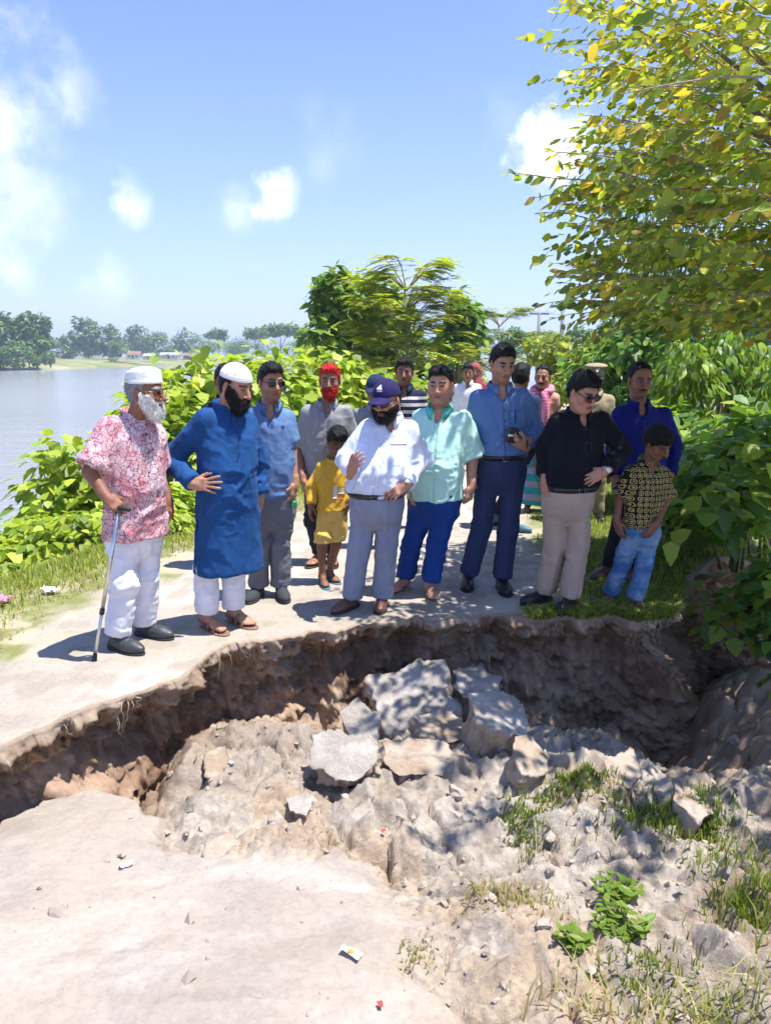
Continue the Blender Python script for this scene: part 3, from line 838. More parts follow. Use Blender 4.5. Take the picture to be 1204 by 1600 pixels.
# ---- head, in its own frame: x sideways, y forward, z up; chin -0.118, crown 0.118
def head_prims(fat=0.0):
    P = []
    P.append(('a', ell((0, -0.014, 0.034), (0.076, 0.097, 0.085)), 0))
    P.append(('a', ell((0, 0.022, -0.028), (0.063 + .010 * fat, 0.068, 0.088)), 0.03))
    P.append(('a', ell((0, 0.056, -0.094), (0.030 + .006 * fat, 0.030, 0.024)), 0.035))
    for s in (-1, 1):
        P.append(('a', cap((s * (0.055 + .01 * fat), -0.002, -0.055), (s * 0.02, 0.062, -0.100), 0.022 + .008 * fat, 0.016), 0.025))
        P.append(('a', ell((s * 0.040, 0.055, -0.030), (0.026 + .006 * fat, 0.026, 0.024 + .006 * fat)), 0.02))
        P.append(('a', ell((s * 0.079, -0.012, -0.012), (0.010, 0.021, 0.033), frame((0.35 * s, 1, 0))), 0.008))
    P.append(('a', cap((-0.034, 0.080, 0.022), (0.034, 0.080, 0.022), 0.013, 0.013), 0.012))
    for s in (-1, 1):
        P.append(('c', ell((s * 0.032, 0.101, 0.000), (0.021, 0.021, 0.0135)), 0.010))
        P.append(('a', ell((s * 0.031, 0.075, 0.000), (0.0155, 0.0145, 0.0125)), 0.004))
        P.append(('a', cap((s * 0.017, 0.0855, 0.0075), (s * 0.046, 0.079, 0.0055), 0.0045, 0.004), 0.003))
    P.append(('a', cap((0, 0.089, 0.012), (0, 0.117, -0.033), 0.0080, 0.0140), 0.008))
    for s in (-1, 1):
        P.append(('a', ell((s * 0.0150, 0.099, -0.037), (0.0095, 0.012, 0.0088)), 0.006))
    P.append(('a', ell((0, 0.078, -0.066), (0.030, 0.016, 0.022)), 0.014))
    P.append(('a', cap((-0.019, 0.087, -0.0635), (0.019, 0.087, -0.0635), 0.0055, 0.0055), 0.005))
    P.append(('a', cap((-0.015, 0.087, -0.0755), (0.015, 0.087, -0.0755), 0.0065, 0.0065), 0.005))
    P.append(('c', cap((-0.022, 0.095, -0.0695), (0.022, 0.095, -0.0695), 0.0022, 0.0022), 0.003))
    if fat > 0.3: P.append(('a', ell((0, 0.030, -0.108), (0.045, 0.045, 0.022)), 0.03))
    return P
def head_colour(L, skin, brow=(0.02, 0.016, 0.014), stub=0.0, stubc=(0.03, 0.03, 0.032), eyes=True, seed=0):
    """per-vertex skin colour from head-frame coordinates"""
    x, y, z = L[:, 0], L[:, 1], L[:, 2]; ax = np.abs(x)
    c = np.tile(np.array(skin, float), (len(L), 1))
    n = fbm(L * 30 + seed, 3)
    c *= (0.80 + 0.40 * n)[:, None]
    red = np.array([1.12, 0.90, 0.86])
    w = np.exp(-((ax - 0.042) / 0.022) ** 2 - ((z + 0.03) / 0.022) ** 2) * (y > 0.03) * 0.7
    w = np.maximum(w, np.exp(-(x / 0.016) ** 2 - ((z + 0.034) / 0.014) ** 2) * (y > 0.09) * 0.8)
    w = np.maximum(w, (ax > 0.079) * 0.7)
    c *= 1 + (red - 1) * w[:, None]
    sh = np.exp(-((ax - 0.031) / 0.02) ** 2 - ((z - 0.001) / 0.014) ** 2) * (y > 0.05)
    c *= (1 - 0.34 * sh)[:, None]
    lip = ((ax < 0.024) & (np.abs(z + 0.0695) < 0.0125 - 0.25 * ax) & (y > 0.078))
    c = np.where(lip[:, None], np.array(skin) * np.array([0.74, 0.44, 0.44]), c)
    c = np.where(((ax < 0.023) & (np.abs(z + 0.0695) < 0.0022) & (y > 0.076))[:, None], np.array(skin) * 0.25, c)
    nos = (np.abs(ax - 0.007) < 0.004) & (np.abs(z + 0.0435) < 0.0035) & (y > 0.095)
    c = np.where(nos[:, None], np.array(skin) * 0.25, c)
    bz = 0.0235 + 0.0045 * np.sin(np.clip((ax - 0.010) / 0.045, 0, 1) * 3.3)
    b = (ax > 0.012) & (ax < 0.053) & (np.abs(z - bz) < 0.0058 - 0.06 * np.clip(ax - 0.035, 0, 1)) & (y > 0.035)
    c = np.where(b[:, None], np.array(brow), c)
    if eyes:
        ex = (ax - 0.031) / 0.0145; ez = (z + 0.0012) / (0.0038 * np.sqrt(np.clip(1 - ex ** 2, 0.05, 1)))
        e = (np.abs(ex) < 1) & (np.abs(ez) < 1) & (y > 0.066)
        c = np.where(e[:, None], np.array([0.34, 0.30, 0.28]), c)
        iris = e & (np.hypot(ax - 0.031, z + 0.0016) < 0.0062)
        c = np.where(iris[:, None], np.array([0.015, 0.010, 0.008]), c)
        lid = (np.abs(ex) < 1.12) & (np.abs(z - 0.0055 * np.sqrt(np.clip(1 - ex ** 2, 0.0, 1)) - 0.0005) < 0.0024) & (y > 0.062)
        c = np.where(lid[:, None], np.array([0.03, 0.018, 0.014]), c)
    if stub > 0:
        m = sstep(-0.035, -0.06, z) * sstep(0.0, 0.02, y + 0.5 * ax) * (~lip) * sstep(-0.02, 0.02, y)
        m = np.maximum(m, np.exp(-((z + 0.053) / 0.006) ** 2) * (ax < 0.03) * (y > 0.07))
        c = c * (1 - stub * m[:, None]) + np.array(stubc) * stub * m[:, None]
    return c
# hair shells -------------------------------------------------------------
def hairline_z(y, style):
    if style == 'short':   ys, zs = [-0.2, -0.06, -0.03, -0.008, 0.010, 0.022, 0.045, 0.066, 0.2], [-0.075, -0.070, -0.045, 0.010, 0.000, 0.022, 0.048, 0.074, 0.085]
    elif style == 'boy':   ys, zs = [-0.2, -0.06, -0.03, -0.008, 0.015, 0.03, 0.055, 0.075, 0.2], [-0.070, -0.065, -0.045, 0.005, -0.005, 0.020, 0.040, 0.048, 0.05]
    elif style == 'recede':ys, zs = [-0.2, -0.06, -0.03, -0.008, 0.010, 0.020, 0.035, 0.05, 0.2], [-0.075, -0.070, -0.045, 0.010, 0.000, 0.03, 0.075, 0.100, 0.12]
    else:                  ys, zs = [-0.2, -0.06, -0.03, -0.008, 0.010, 0.022, 0.2], [-0.080, -0.075, -0.05, 0.010, -0.020, 0.03, 0.5]
    return np.interp(y, ys, zs)
def hair_mesh(R, c, s, style='short', thick=0.014, h=0.004, top=1.0):
    lo, hi = np.array([-.11, -.135, -.10]), np.array([.11, .125, .16])
    F = Field(lo, hi, h)
    e1 = ell((0, -0.014, 0.034), (0.076 + thick * .55, 0.097 + thick * .8, 0.085 + thick * 1.3 * top))
    F.add(e1); F.add(ell((0, -0.035, -0.02), (0.067 + thick * .5, 0.068 + thick * .8, 0.065)), 0.03)
    if style in ('short', 'boy'): F.add(ell((0.012, 0.050, 0.098), (0.058, 0.050, 0.030 * top)), 0.03)
    X, Y, Z = F.ax[0][:, None, None], F.ax[1][None, :, None], F.ax[2][None, None, :]
    g = np.stack(np.broadcast_arrays(X, Y, Z), -1)
    nz = fbm(g * np.array([70, 30, 30]), 3) - 0.5
    F.D = F.D + nz * 0.017
    zl = hairline_z(Y + 0.0 * X, style) + (fbm(g * 60 + 9, 2) - 0.5) * 0.016
    if style == 'recede': zl = zl + 0.02 * (np.abs(X) < 0.02) * 0
    F.D = np.maximum(F.D, zl - Z)
    V, Fc = F.mesh()
    return V @ R.T * s + c, Fc
def beard_mesh(R, c, s, length=0.03, width=1.0, up=-0.02, h=0.004, mous=True, fat=0.0, off=.007):
    lo, hi = np.array([-.10, -.03, -.16 - length]), np.array([.10, .14 + length * .4, .03])
    F = Field(lo, hi, h)
    for k, p, r in head_prims(fat):
        if k == 'a' and p[1][2] < -0.03 and p[2][2] < 0.03: F.add(p, r)
    F.add(ell((0, 0.022, -0.028), (0.063 + .01 * fat, 0.068, 0.088)), 0.02)
    F.D = F.D - off
    F.add(ell((0, 0.060 + length * .25, -0.098 - length * 0.5), ((0.042) * width, 0.034 + length * .3, 0.030 + length * 0.75)), 0.03)
    for sg in (-1, 1):
        F.add(cap((sg * 0.066, 0.004, -0.03), (sg * 0.045 * width, 0.055, -0.092), 0.011, 0.020), 0.02)
    X, Y, Z = F.ax[0][:, None, None], F.ax[1][None, :, None], F.ax[2][None, None, :]
    g = np.stack(np.broadcast_arrays(X, Y, Z), -1)
    F.D = F.D + (fbm(g * np.array([55, 55, 22]), 3) - 0.5) * 0.018
    top = np.interp(np.abs(X), [0, 0.022, 0.030, 0.050, 0.066, 0.08], [-0.082, -0.080, -0.052, -0.048, up, up + 0.01])
    F.D = np.maximum(F.D, Z - top - (fbm(g * 50, 2) - .5) * 0.014)
    F.D = np.maximum(F.D, 0.010 - Y + 0.0 * X)
    if mous: F.add(cap((-0.026, 0.088, -0.058), (0, 0.097, -0.052), 0.006, 0.007), 0.004); F.add(cap((0.026, 0.088, -0.058), (0, 0.097, -0.052), 0.006, 0.007), 0.004)
    V, Fc = F.mesh()
    return V @ R.T * s + c, Fc
# hand, own frame: y towards fingertips, z = back of the hand, x towards the thumb (mirrored by side)
def hand_prims(curl=0.35, spread=0.12, thumb=0.5, fan=None):
    P = [(rbox((0.002, 0.045, 0), (0.040, 0.046, 0.0135), 0.013), 0.01), (cap((0, -0.05, 0), (0, 0.02, 0), 0.027, 0.026), 0.02)]
    base = [(0.030, 0.085), (0.010, 0.090), (-0.010, 0.087), (-0.029, 0.079)]
    ln = [(0.040, 0.026, 0.020), (0.045, 0.029, 0.021), (0.042, 0.027, 0.020), (0.032, 0.021, 0.018)]
    for i in range(4):
        cu = curl[i] if isinstance(curl, (list, tuple)) else curl * (1 + 0.12 * i)
        a = (1.5 - i) * spread
        p = np.array([base[i][0], base[i][1], 0.0]); ang = cu * 0.75
        d0 = np.array([math.sin(a), math.cos(a), 0])
        r = 0.0095 if i < 3 else 0.0082
        for j in range(3):
            d = d0 * math.cos(ang) + np.array([0, 0, -1]) * math.sin(ang)
            q = p + d * ln[i][j]
            P.append((cap(p, q, r, r * 0.92), 0.004)); p = q; r *= 0.93; ang += cu * 1.35
    t0 = np.array([0.030, 0.018, -0.004]); t1 = t0 + np.array([0.026, 0.030, -0.010 - .012 * thumb])
    t2 = t1 + np.array([0.016 - 0.026 * thumb, 0.026, -0.006 - .014 * thumb]); t3 = t2 + np.array([0.006 - 0.024 * thumb, 0.023, -0.004 - 0.008 * thumb])
    P += [(cap(t0, t1, 0.016, 0.0125), 0.012), (cap(t1, t2, 0.0115, 0.0105), 0.004), (cap(t2, t3, 0.0105, 0.0085), 0.004)]
    return P
# ================================================================== cloth, skin, leather
def cloth(name, col, kind='plain', col2=None, rough=0.85, vary=0.10, wr=0.006, sheen=0.03):
    t = NT(name); t.set(Roughness=rough); t.b.inputs['Specular IOR Level'].default_value = 0.18
    t.b.inputs['Sheen Weight'].default_value = sheen
    c = t.coord()
    n = t.noise(c, 9, 3, 0.6, 0.6)
    base = t.ramp(n, [(0.3, tuple(x * (1 - vary) for x in col)), (0.7, tuple(min(1, x * (1 + vary)) for x in col))])
    sep = t.n('ShaderNodeSeparateXYZ'); t.lk(c, sep.inputs[0])
    if kind == 'batik':
        w = t.n('ShaderNodeTexNoise'); w.inputs['Scale'].default_value = 11; w.inputs['Detail'].default_value = 3; t.lk(c, w.inputs['Vector'])
        a = t.n('ShaderNodeVectorMath', operation='SCALE'); a.inputs['Scale'].default_value = 0.13; t.lk(w.outputs[1], a.inputs[0])
        b = t.n('ShaderNodeVectorMath', operation='ADD'); t.lk(a.outputs[0], b.inputs[0]); t.lk(c, b.inputs[1])
        v = t.n('ShaderNodeTexVoronoi', feature='DISTANCE_TO_EDGE'); v.inputs['Scale'].default_value = 33; t.lk(b.outputs[0], v.inputs['Vector'])
        v2 = t.n('ShaderNodeTexVoronoi', feature='DISTANCE_TO_EDGE'); v2.inputs['Scale'].default_value = 74; t.lk(b.outputs[0], v2.inputs['Vector'])
        blot = t.ramp(t.noise(c, 7.5, 4, 0.6), [(0.42, (0.0, 0, 0)), (0.66, (1, 1, 1))])
        base = t.mix(t.math('MULTIPLY', blot, 0.75), base, (0.50, 0.115, 0.16))
        base = t.mix(t.math('MULTIPLY', t.ramp(v2.outputs[0], [(0.0, (1, 1, 1)), (0.12, (0, 0, 0))]), 0.55), base, (0.42, 0.09, 0.12))
        base = t.mix(t.math('MULTIPLY', t.ramp(v.outputs[0], [(0.02, (1, 1, 1)), (0.09, (0, 0, 0))]), 0.92), base, (0.27, 0.035, 0.06))
    elif kind == 'stripes':
        z = t.math('FRACT', t.math('MULTIPLY', sep.outputs[2], 15.0))
        lim = t.math('LESS_THAN', sep.outputs[2], col2[1])
        base = t.mix(t.math('MULTIPLY', t.math('GREATER_THAN', z, 0.52), lim), base, col2[0])
    elif kind == 'geo':
        xx = t.math('ADD', sep.outputs[0], t.math('MULTIPLY', sep.outputs[1], 0.8))
        k = 2 * math.pi / 0.078
        f = t.math('MULTIPLY', t.math('COSINE', t.math('MULTIPLY', xx, k)), t.math('COSINE', t.math('MULTIPLY', sep.outputs[2], k)))
        f2 = t.math('ADD', t.math('COSINE', t.math('MULTIPLY', xx, 2 * k)), t.math('COSINE', t.math('MULTIPLY', sep.outputs[2], 2 * k)))
        ring = t.math('LESS_THAN', t.math('ABSOLUTE', t.math('SUBTRACT', t.math('ABSOLUTE', f), 0.42)), 0.16)
        dot = t.math('GREATER_THAN', f2, 1.45)
        nn = t.math('GREATER_THAN', t.noise(c, 130, 3), 0.44)
        base = t.mix(t.math('MULTIPLY', t.math('MAXIMUM', ring, dot), nn), base, col2)
    elif kind == 'check':
        xx = t.math('ADD', sep.outputs[0], sep.outputs[1])
        a = t.math('GREATER_THAN', t.math('SINE', t.math('MULTIPLY', xx, 42.0)), 0.1)
        b = t.math('GREATER_THAN', t.math('SINE', t.math('MULTIPLY', sep.outputs[2], 42.0)), 0.1)
        base = t.mix(t.math('MULTIPLY', a, 0.6), base, col2)
        base = t.mix(t.math('MULTIPLY', b, 0.5), base, (0.55, 0.30, 0.48))
    elif kind == 'gamcha':
        xx = t.math('ADD', sep.outputs[0], sep.outputs[1])
        a = t.math('GREATER_THAN', t.math('SINE', t.math('MULTIPLY', xx, 190.0)), 0.3)
        b = t.math('GREATER_THAN', t.math('SINE', t.math('MULTIPLY', sep.outputs[2], 190.0)), 0.3)
        base = t.mix(t.math('MULTIPLY', t.math('MAXIMUM', a, b), 0.7), base, col2)
    elif kind == 'denim':
        f = t.ramp(t.noise(c, 5.0, 4, 0.6), [(0.42, (0, 0, 0)), (0.62, (1, 1, 1))])
        base = t.mix(t.math('MULTIPLY', f, 0.75), base, col2)
    t.base(base)
    weave = t.noise(c, 420, 2, 0.6)
    wn = t.noise(t.coord('Object', (1.0, 1.0, 0.5)), 15, 3, 0.5, 1.6)
    rg = t.n('ShaderNodeTexNoise', noise_type='RIDGED_MULTIFRACTAL'); rg.inputs['Scale'].default_value = 5.5; rg.inputs['Detail'].default_value = 1.5; rg.inputs['Distortion'].default_value = 0.9
    t.lk(t.coord('Object', (1.0, 1.0, 0.6)), rg.inputs['Vector'])
    t.bump(t.math('ADD', t.math('ADD', t.math('MULTIPLY', wn, 0.7), t.math('MULTIPLY', rg.outputs[0], 0.55)), t.math('MULTIPLY', weave, 0.05)), wr * 1.3, 0.8)
    return t.m
def skin_material():
    t = NT("skin"); t.set(Roughness=0.52)
    t.b.inputs['Subsurface Weight'].default_value = 0.0
    a = t.n('ShaderNodeAttribute', attribute_name='Col'); t.base(a.outputs[0])
    c = t.coord()
    t.bump(t.noise(c, 260, 3, 0.6), 0.0012, 0.5)
    t.b.inputs['Specular IOR Level'].default_value = 0.35
    return t.m
M_skin = skin_material()
def hair_material(name, col, rough=0.55):
    t = NT(name); t.set(Roughness=rough)
    c = t.coord('Object', (1, 1, 0.35))
    n = t.noise(c, 240, 3, 0.6)
    t.base(t.ramp(n, [(0.3, tuple(x * 0.55 for x in col)), (0.7, tuple(min(1, x * 1.3) for x in col))]))
    t.bump(n, 0.004, 1.0); t.b.inputs['Specular IOR Level'].default_value = 0.25
    return t.m
M_hair = hair_material("black_hair", (0.007, 0.006, 0.006))
M_hair_grey = hair_material("grey_hair", (0.25, 0.25, 0.26), 0.6)
M_beard_white = hair_material("white_beard", (0.74, 0.71, 0.66), 0.7)
M_henna = hair_material("henna_red_hair", (0.55, 0.012, 0.010), 0.5)
M_black_leather = simple("black_leather", (0.016, 0.016, 0.018), 0.35, vary=0.2, bump=(90, 0.002))
M_dark_loafer = simple("charcoal_loafer_leather", (0.045, 0.047, 0.052), 0.45, vary=0.2, bump=(90, 0.002))
M_brown_shoe = simple("brown_leather", (0.13, 0.055, 0.042), 0.3, vary=0.2, bump=(90, 0.002))
M_sandal = simple("tan_sandal_leather", (0.23, 0.13, 0.085), 0.6, vary=0.2)
M_rubber = simple("black_rubber", (0.02, 0.02, 0.02), 0.7)
M_grey_sole = simple("grey_sole", (0.12, 0.12, 0.12), 0.8)
M_flip = simple("worn_slipper_foam", (0.28, 0.22, 0.17), 0.8, vary=0.3)
M_flip_blue = simple("blue_slipper_rubber", (0.05, 0.16, 0.22), 0.6)
M_lens = simple("dark_lens", (0.008, 0.008, 0.012), 0.08, vary=0.0)
M_metal = simple("brushed_metal", (0.62, 0.62, 0.62), 0.3, 1.0, vary=0.1)
M_gold = simple("gilt_wire", (0.55, 0.36, 0.2), 0.3, 1.0)
M_white_plastic = simple("white_plastic", (0.8, 0.8, 0.8), 0.4, vary=0.03)
def clear_glass():
    t = NT("clear_lens"); t.set(Roughness=0.02); t.b.inputs['Transmission Weight'].default_value = 1.0
    t.b.inputs['IOR'].default_value = 1.05; t.base((0.95, 0.96, 0.96)); return t.m
M_glass = clear_glass()

def strands(V, F, n, L, fall, seed, wd=.0009):
    """short loose hairs standing off a hair or beard surface"""
    r = np.random.default_rng(int(seed)); N = norms(V, F); i = r.integers(0, len(V), n); p = V[i]; nn = N[i]
    d = nn * .55 + fall * .9 + r.normal(0, .35, (n, 3)); d /= np.linalg.norm(d, axis=1)[:, None]
    s = np.cross(d, nn + r.normal(0, .3, (n, 3))); s /= np.linalg.norm(s, axis=1)[:, None] + 1e-9
    l = (L * r.uniform(.4, 1.2, n))[:, None]; m = p + d * l * .6; e = p + (d * .8 + fall * .4) * l
    W = np.stack([p - s * wd, p + s * wd, m + s * wd * .8, m - s * wd * .8, e], 1).reshape(-1, 3); k = np.arange(n)[:, None] * 5 + len(V)
    return np.vstack([V, W]), [F, k + np.array([[0, 1, 2, 3]]), k + np.array([[3, 2, 4]])]
def norms(V, F):
    n = np.cross(V[F[:, 2]] - V[F[:, 0]], V[F[:, 3]] - V[F[:, 1]])
    N = np.zeros_like(V)
    for i in range(4): np.add.at(N, F[:, i], n)
    return N / (np.linalg.norm(N, axis=1)[:, None] + 1e-12)
def folds(V, F, amp, freq, seed=0.0, warp=0.5, w=None):
    q = V + seed
    p = q * np.array(freq) + warp * np.stack([vnoise(q * 4), vnoise(q * 4 + 30), vnoise(q * 4 + 60)], -1) * 3
    r1 = 1 - np.abs(2 * vnoise(p) - 1); r2 = 1 - np.abs(2 * vnoise(p * np.array([1.9, 1.9, 1.6]) + 7.7) - 1)
    d = (0.75 * r1 ** 2.6 + 0.4 * r2 ** 2.2 - 0.42) * amp * 1.25
    if w is not None: d = d * w
    return V + norms(V, F) * d[:, None]
SEED = [0]
TOES = [(0.022, 0.245, 0.0135), (0.006, 0.250, 0.011), (-0.009, 0.244, 0.010), (-0.022, 0.234, 0.0095), (-0.034, 0.220, 0.009)]
def foot_prims(side):
    P = [(ell((0, 0.045, 0.050), (0.031, 0.045, 0.045)), 0), (cap((0, 0.06, 0.075), (0.004 * side, 0.17, 0.036), 0.036, 0.026), 0.03),
         (ell((0.002 * side, 0.185, 0.030), (0.043, 0.045, 0.022)), 0.025)]
    for x, y, r in TOES: P.append((cap((side * x * 1.05, y - 0.05, 0.026), (side * x, y, 0.024), r, r * .95), 0.006))
    return P
def shoe_parts(kind):
    """(name, prims, cuts, material) list in foot frame: y to the toe, z up, heel at y=0"""
    up = [(ell((0, 0.185, 0.036), (0.046, 0.098, 0.040)), 0), (ell((0, 0.062, 0.048), (0.038, 0.064, 0.052)), 0.03), (cap((0, 0.07, 0.06), (0, 0.19, 0.045), 0.036, 0.032), 0.03)]
    return up
def footwear(root, Rf, org, kind, side, fl, mats):
    s = fl / 0.265
    lo, hi = np.array([-.06, -.02, -.002]), np.array([.06, .30, .13])
    def put(F, name, mat, parent=None, dis=0):
        V, Fc = F.mesh()
        if not len(V): return None
        V = V * s @ Rf.T + org
        if np.linalg.det(Rf) < 0: Fc = Fc[:, ::-1]
        return link_mesh(name, np_mesh(name, V, Fc), mat, parent or root)
    sole = Field(lo, hi, 0.0075)
    sole.add(ell((0, 0.185, 0.0), (0.047, 0.092, 0.2))); sole.add(ell((0, 0.055, 0), (0.037, 0.06, 0.2)), 0.02); sole.add(cap((0, .05, 0), (0, .2, 0), .034, .042), .01)
    if kind in ('loafer', 'leather', 'sneaker', 'formal'):
        u = Field(lo, hi, 0.0068)
        for p, k in shoe_parts(kind): u.add(p, k)
        u.keep(lambda X, Y, Z: 0.014 - Z + 0 * X)
        if kind == 'loafer': u.cut(ell((0, 0.060, 0.115), (0.030, 0.072, 0.062)), 0.012)
        elif kind == 'sneaker':
            u.add(cap((0, .05, .085), (0, .07, .085), .036, .036), .02); u.cut(ell((0, 0.05, 0.14), (0.032, 0.05, 0.05)), 0.01)
        else: u.cut(ell((0, 0.055, 0.125), (0.033, 0.062, 0.06)), 0.01)
        o = put(u, "shoe", mats[0])
        th = 0.024 if kind == 'sneaker' else 0.018
        sole.D -= 0.003
        sole.keep(lambda X, Y, Z: np.maximum(0.0 - Z, Z - th - 0.012 * (Y < 0.07)) + 0 * X)
        put(sole, "sole", mats[1], o)
        if kind == 'sneaker':
            m = MB()
            for i in range(4):
                y = 0.125 + i * 0.022
                m.tube(np.array([(-0.024, y, 0.082 - i * .006), (0, y + .004, 0.092 - i * .0065), (0.024, y, 0.082 - i * .006)]) * s @ Rf.T + org, 0.0035 * s, 5)
            m.build("lace", mats[2], o)
        elif kind == 'loafer':
            m = MB(); m.tube(np.array([(-0.041, .165, .05), (-0.025, .165, .076), (0, .165, .084), (0.025, .165, .076), (0.041, .165, .05)]) * s @ Rf.T + org, 0.007 * s, 6)
            m.build("strap", mats[0], o)
    else:
        sole.D -= 0.003
        sole.keep(lambda X, Y, Z: np.maximum(0.0 - Z, Z - 0.016) + 0 * X)
        o = put(sole, "sandal" if kind == 'sandal' else "slipper", mats[0])
        m = MB()
        def band(y, h, r, w):
            a = np.array([(-w, y, .012), (-w * .92, y, h * .6), (-w * .4, y, h), (w * .4, y, h), (w * .92, y, h * .6), (w, y, .012)])
            for dy in (-.009, 0, .009): m.tube((a + (0, dy, 0)) * s @ Rf.T + org, r * s, 6)
        if kind == 'sandal':
            band(0.185, 0.058, .0055, .046); band(0.125, 0.080, .0055, .042)
            m.tube(np.array([(-.036, .09, .03), (-.036, .02, .055), (0, -.004, .06), (.036, .02, .055), (.036, .09, .03)]) * s @ Rf.T + org, .007 * s, 6)
        else:
            for sg in (-1, 1):
                m.tube(np.array([(0.012 * side, .215, .012), (0.012 * side, .205, .05), (sg * .028, .165, .060), (sg * .043, .115, .014)]) * s @ Rf.T + org, .0055 * s, 6)
        m.build("strap", mats[1], o)

def person(label, S):
    """S: pixel joints of one figure; see the list below"""
    SEED[0] += 1; seed = SEED[0] * 13.7
    fine = S.get('fine', True); H = S['H']; k = H / 1.7
    yaw = math.radians(S.get('yaw', 0)); lat = np.array([math.cos(yaw), math.sin(yaw), 0]); fwd = np.array([math.sin(yaw), -math.cos(yaw), 0])
    fl = S.get('fl', 0.265 * k)
    feet = []
    for (px, py, fy) in S['feet']:
        t = gp(px, py); fy = math.radians(fy); d = np.array([math.sin(fy), -math.cos(fy), 0])
        feet.append((t - d * fl, d))
    base = np.mean([f[0] + f[1] * 0.08 for f in feet], 0); base[2] = 0
    Y0 = base[1] + S.get('dy', 0)
    root = empty("person", base)
    rel = lambda px, py, dy=0.0: pt(px, py, Y0 + dy) - base
    C = rel(*S['hip']); Nk = rel(*S['neck'])
    sw = S.get('sw', 0.19 * k)
    Sh = [rel(p[0], p[1], (p[2] if len(p) > 2 else sg * sw * math.sin(yaw))) for p, sg in zip(S['sh'], (-1, 1))]
    for i in (0, 1):
        Sh[i] = Sh[i] + np.append((Nk - Sh[i])[:2] * 0.15, -0.028 * k)
    El, Wr = [], []
    for i, sg in ((0, -1), (1, 1)):
        e = S.get('el', (None, None))[i]; w = S.get('wr', (None, None))[i]
        E = rel(*e) if e else Sh[i] + lat * sg * 0.045 * k + np.array([0, 0, -0.29 * k])
        W = rel(*w) if w else E + fwd * 0.05 * k + np.array([0, 0, -0.25 * k])
        El.append(E); Wr.append(W)
    hw = S.get('hipw', 0.085 * k)
    Hp = [C + lat * sg * hw + np.array([0, 0, -0.10 * k]) for sg in (-1, 1)]
    An, Rf, Org = [], [], []
    for (hl, d), sg in zip(feet, (-1, 1)):
        o = hl - base; Org.append(o)
        R = np.stack([np.cross(d, (0, 0, 1)), d, (0, 0, 1)], 1)
        Rf.append(R); An.append(o + d * 0.065 * k + np.array([0, 0, 0.085 * k]))
    Kn = []
    for i in (0, 1):
        kp = S.get('kn', (None, None))[i]
        if kp:
            y = (Hp[i][1] + An[i][1]) / 2 + base[1] - 0.015
            Kn.append(pt(kp[0], kp[1], y) - base)
        else: Kn.append((Hp[i] * .47 + An[i] * .53) + fwd * 0.02)
    hy, hp, hr = [math.radians(v) for v in S['hd'][2:5]]
    hs = S.get('hs', 1.0)
    hc = rel(S['hd'][0], S['hd'][1], S.get('hdy', -0.03))
    Rh = frame(face_dir(hy, hp))
    if hr:
        cr, sr = math.cos(hr), math.sin(hr)
        x, u = Rh[:, 0].copy(), Rh[:, 2].copy(); Rh[:, 0] = x * cr + u * sr; Rh[:, 2] = u * cr - x * sr
    fat = S.get('fat', 0.0); skin = tuple(v * 1.22 for v in S.get('skin', (0.30, 0.155, 0.095)))
    zW = C[2]; zS = (Sh[0][2] + Sh[1][2]) / 2; zN = Nk[2]
    ch, wa, be, hi = S.get('ch', .165 * k), S.get('wa', .15 * k), S.get('be', .11 * k), S.get('hi', .165 * k)
    bf = S.get('bf', 0.0)          # belly pushed forward
    def cl(z):                      # centre line between belt and neck
        t = np.clip((z - zW) / (zN - zW), -1, 1); return C[:2] + (Nk[:2] - C[:2]) * max(t, 0)
    def torso(o, zlow, hemA=None, hemB=None, blouse=0.0):
        sec = []
        def ad(z, a, b, f=0.0): c = cl(z) + fwd[:2] * f; sec.append((z, c[0], c[1], a + o, b + o))
        if zlow < zW - 0.03:
            ad(zlow, hemA or hi, hemB or be * .95, bf * .45)
            ad(zW - 0.5 * (zW - zlow), ((hemA or hi) + hi) / 2, be * .98, bf * .6)
        else: ad(zlow, wa, be * .96, bf * .75)
        ad(zW + 0.035, wa + blouse, be + blouse, bf * .9)
        m = zW + 0.36 * (zS - zW); ad(m, wa * .6 + ch * .4 + blouse * .6, be + blouse * .5, bf)
        ad(zW + 0.68 * (zS - zW), ch, be * .45 + .062 * k, bf * .5)
        ad(zS - 0.045 * k, ch * 1.0, .105 * k, bf * .15)
        ad(zS + 0.012 * k, ch * .80, .082 * k)
        ad(max(zN + .006, zS + .05 * k), .056 * k, .052 * k)
        return loft(sec, yaw)
    ar = S.get('ar', 1.0) * k
    # ------------------------------------------------ body (skin), one surface meshed finer at head, hands and feet
    body = [(torso(-0.012, zW - 0.12), 0), (cap(Nk + (0, 0, -.04), hc + Rh @ np.array([0, -0.022, -0.055]) * hs, .060 * k * S.get('nk', 1), .055 * k * S.get('nk', 1)), 0.03)]
    for i in (0, 1):
        body += [(cap(Sh[i], El[i], .050 * ar, .040 * ar), 0.04), (cap(El[i], Wr[i], .041 * ar, .0275 * k), 0.015)]
        body += [(cap(Hp[i], Kn[i], .080 * k, .054 * k), 0.03), (cap(Kn[i], An[i], .052 * k, .036 * k), 0.02)]
    Vs, Fs, Cs, nv = [], [], [], 0
    def tile(lo, hi, h, prims, colf):
        nonlocal nv
        F = Field(lo, hi, h)
        for p, kk in prims: F.add(p, kk)
        V, Fc = F.mesh()
        if len(V):
            Vs.append(V); Fs.append(Fc + nv); Cs.append(colf(V)); nv += len(V)
    sk = lambda V: np.array(skin) * (0.86 + 0.28 * fbm(V * 25 + seed, 3))[:, None]
    lo, hi_ = bounds([p for p, _ in body])
    tile(lo, hi_, 0.0135 if fine else 0.018, body, sk)
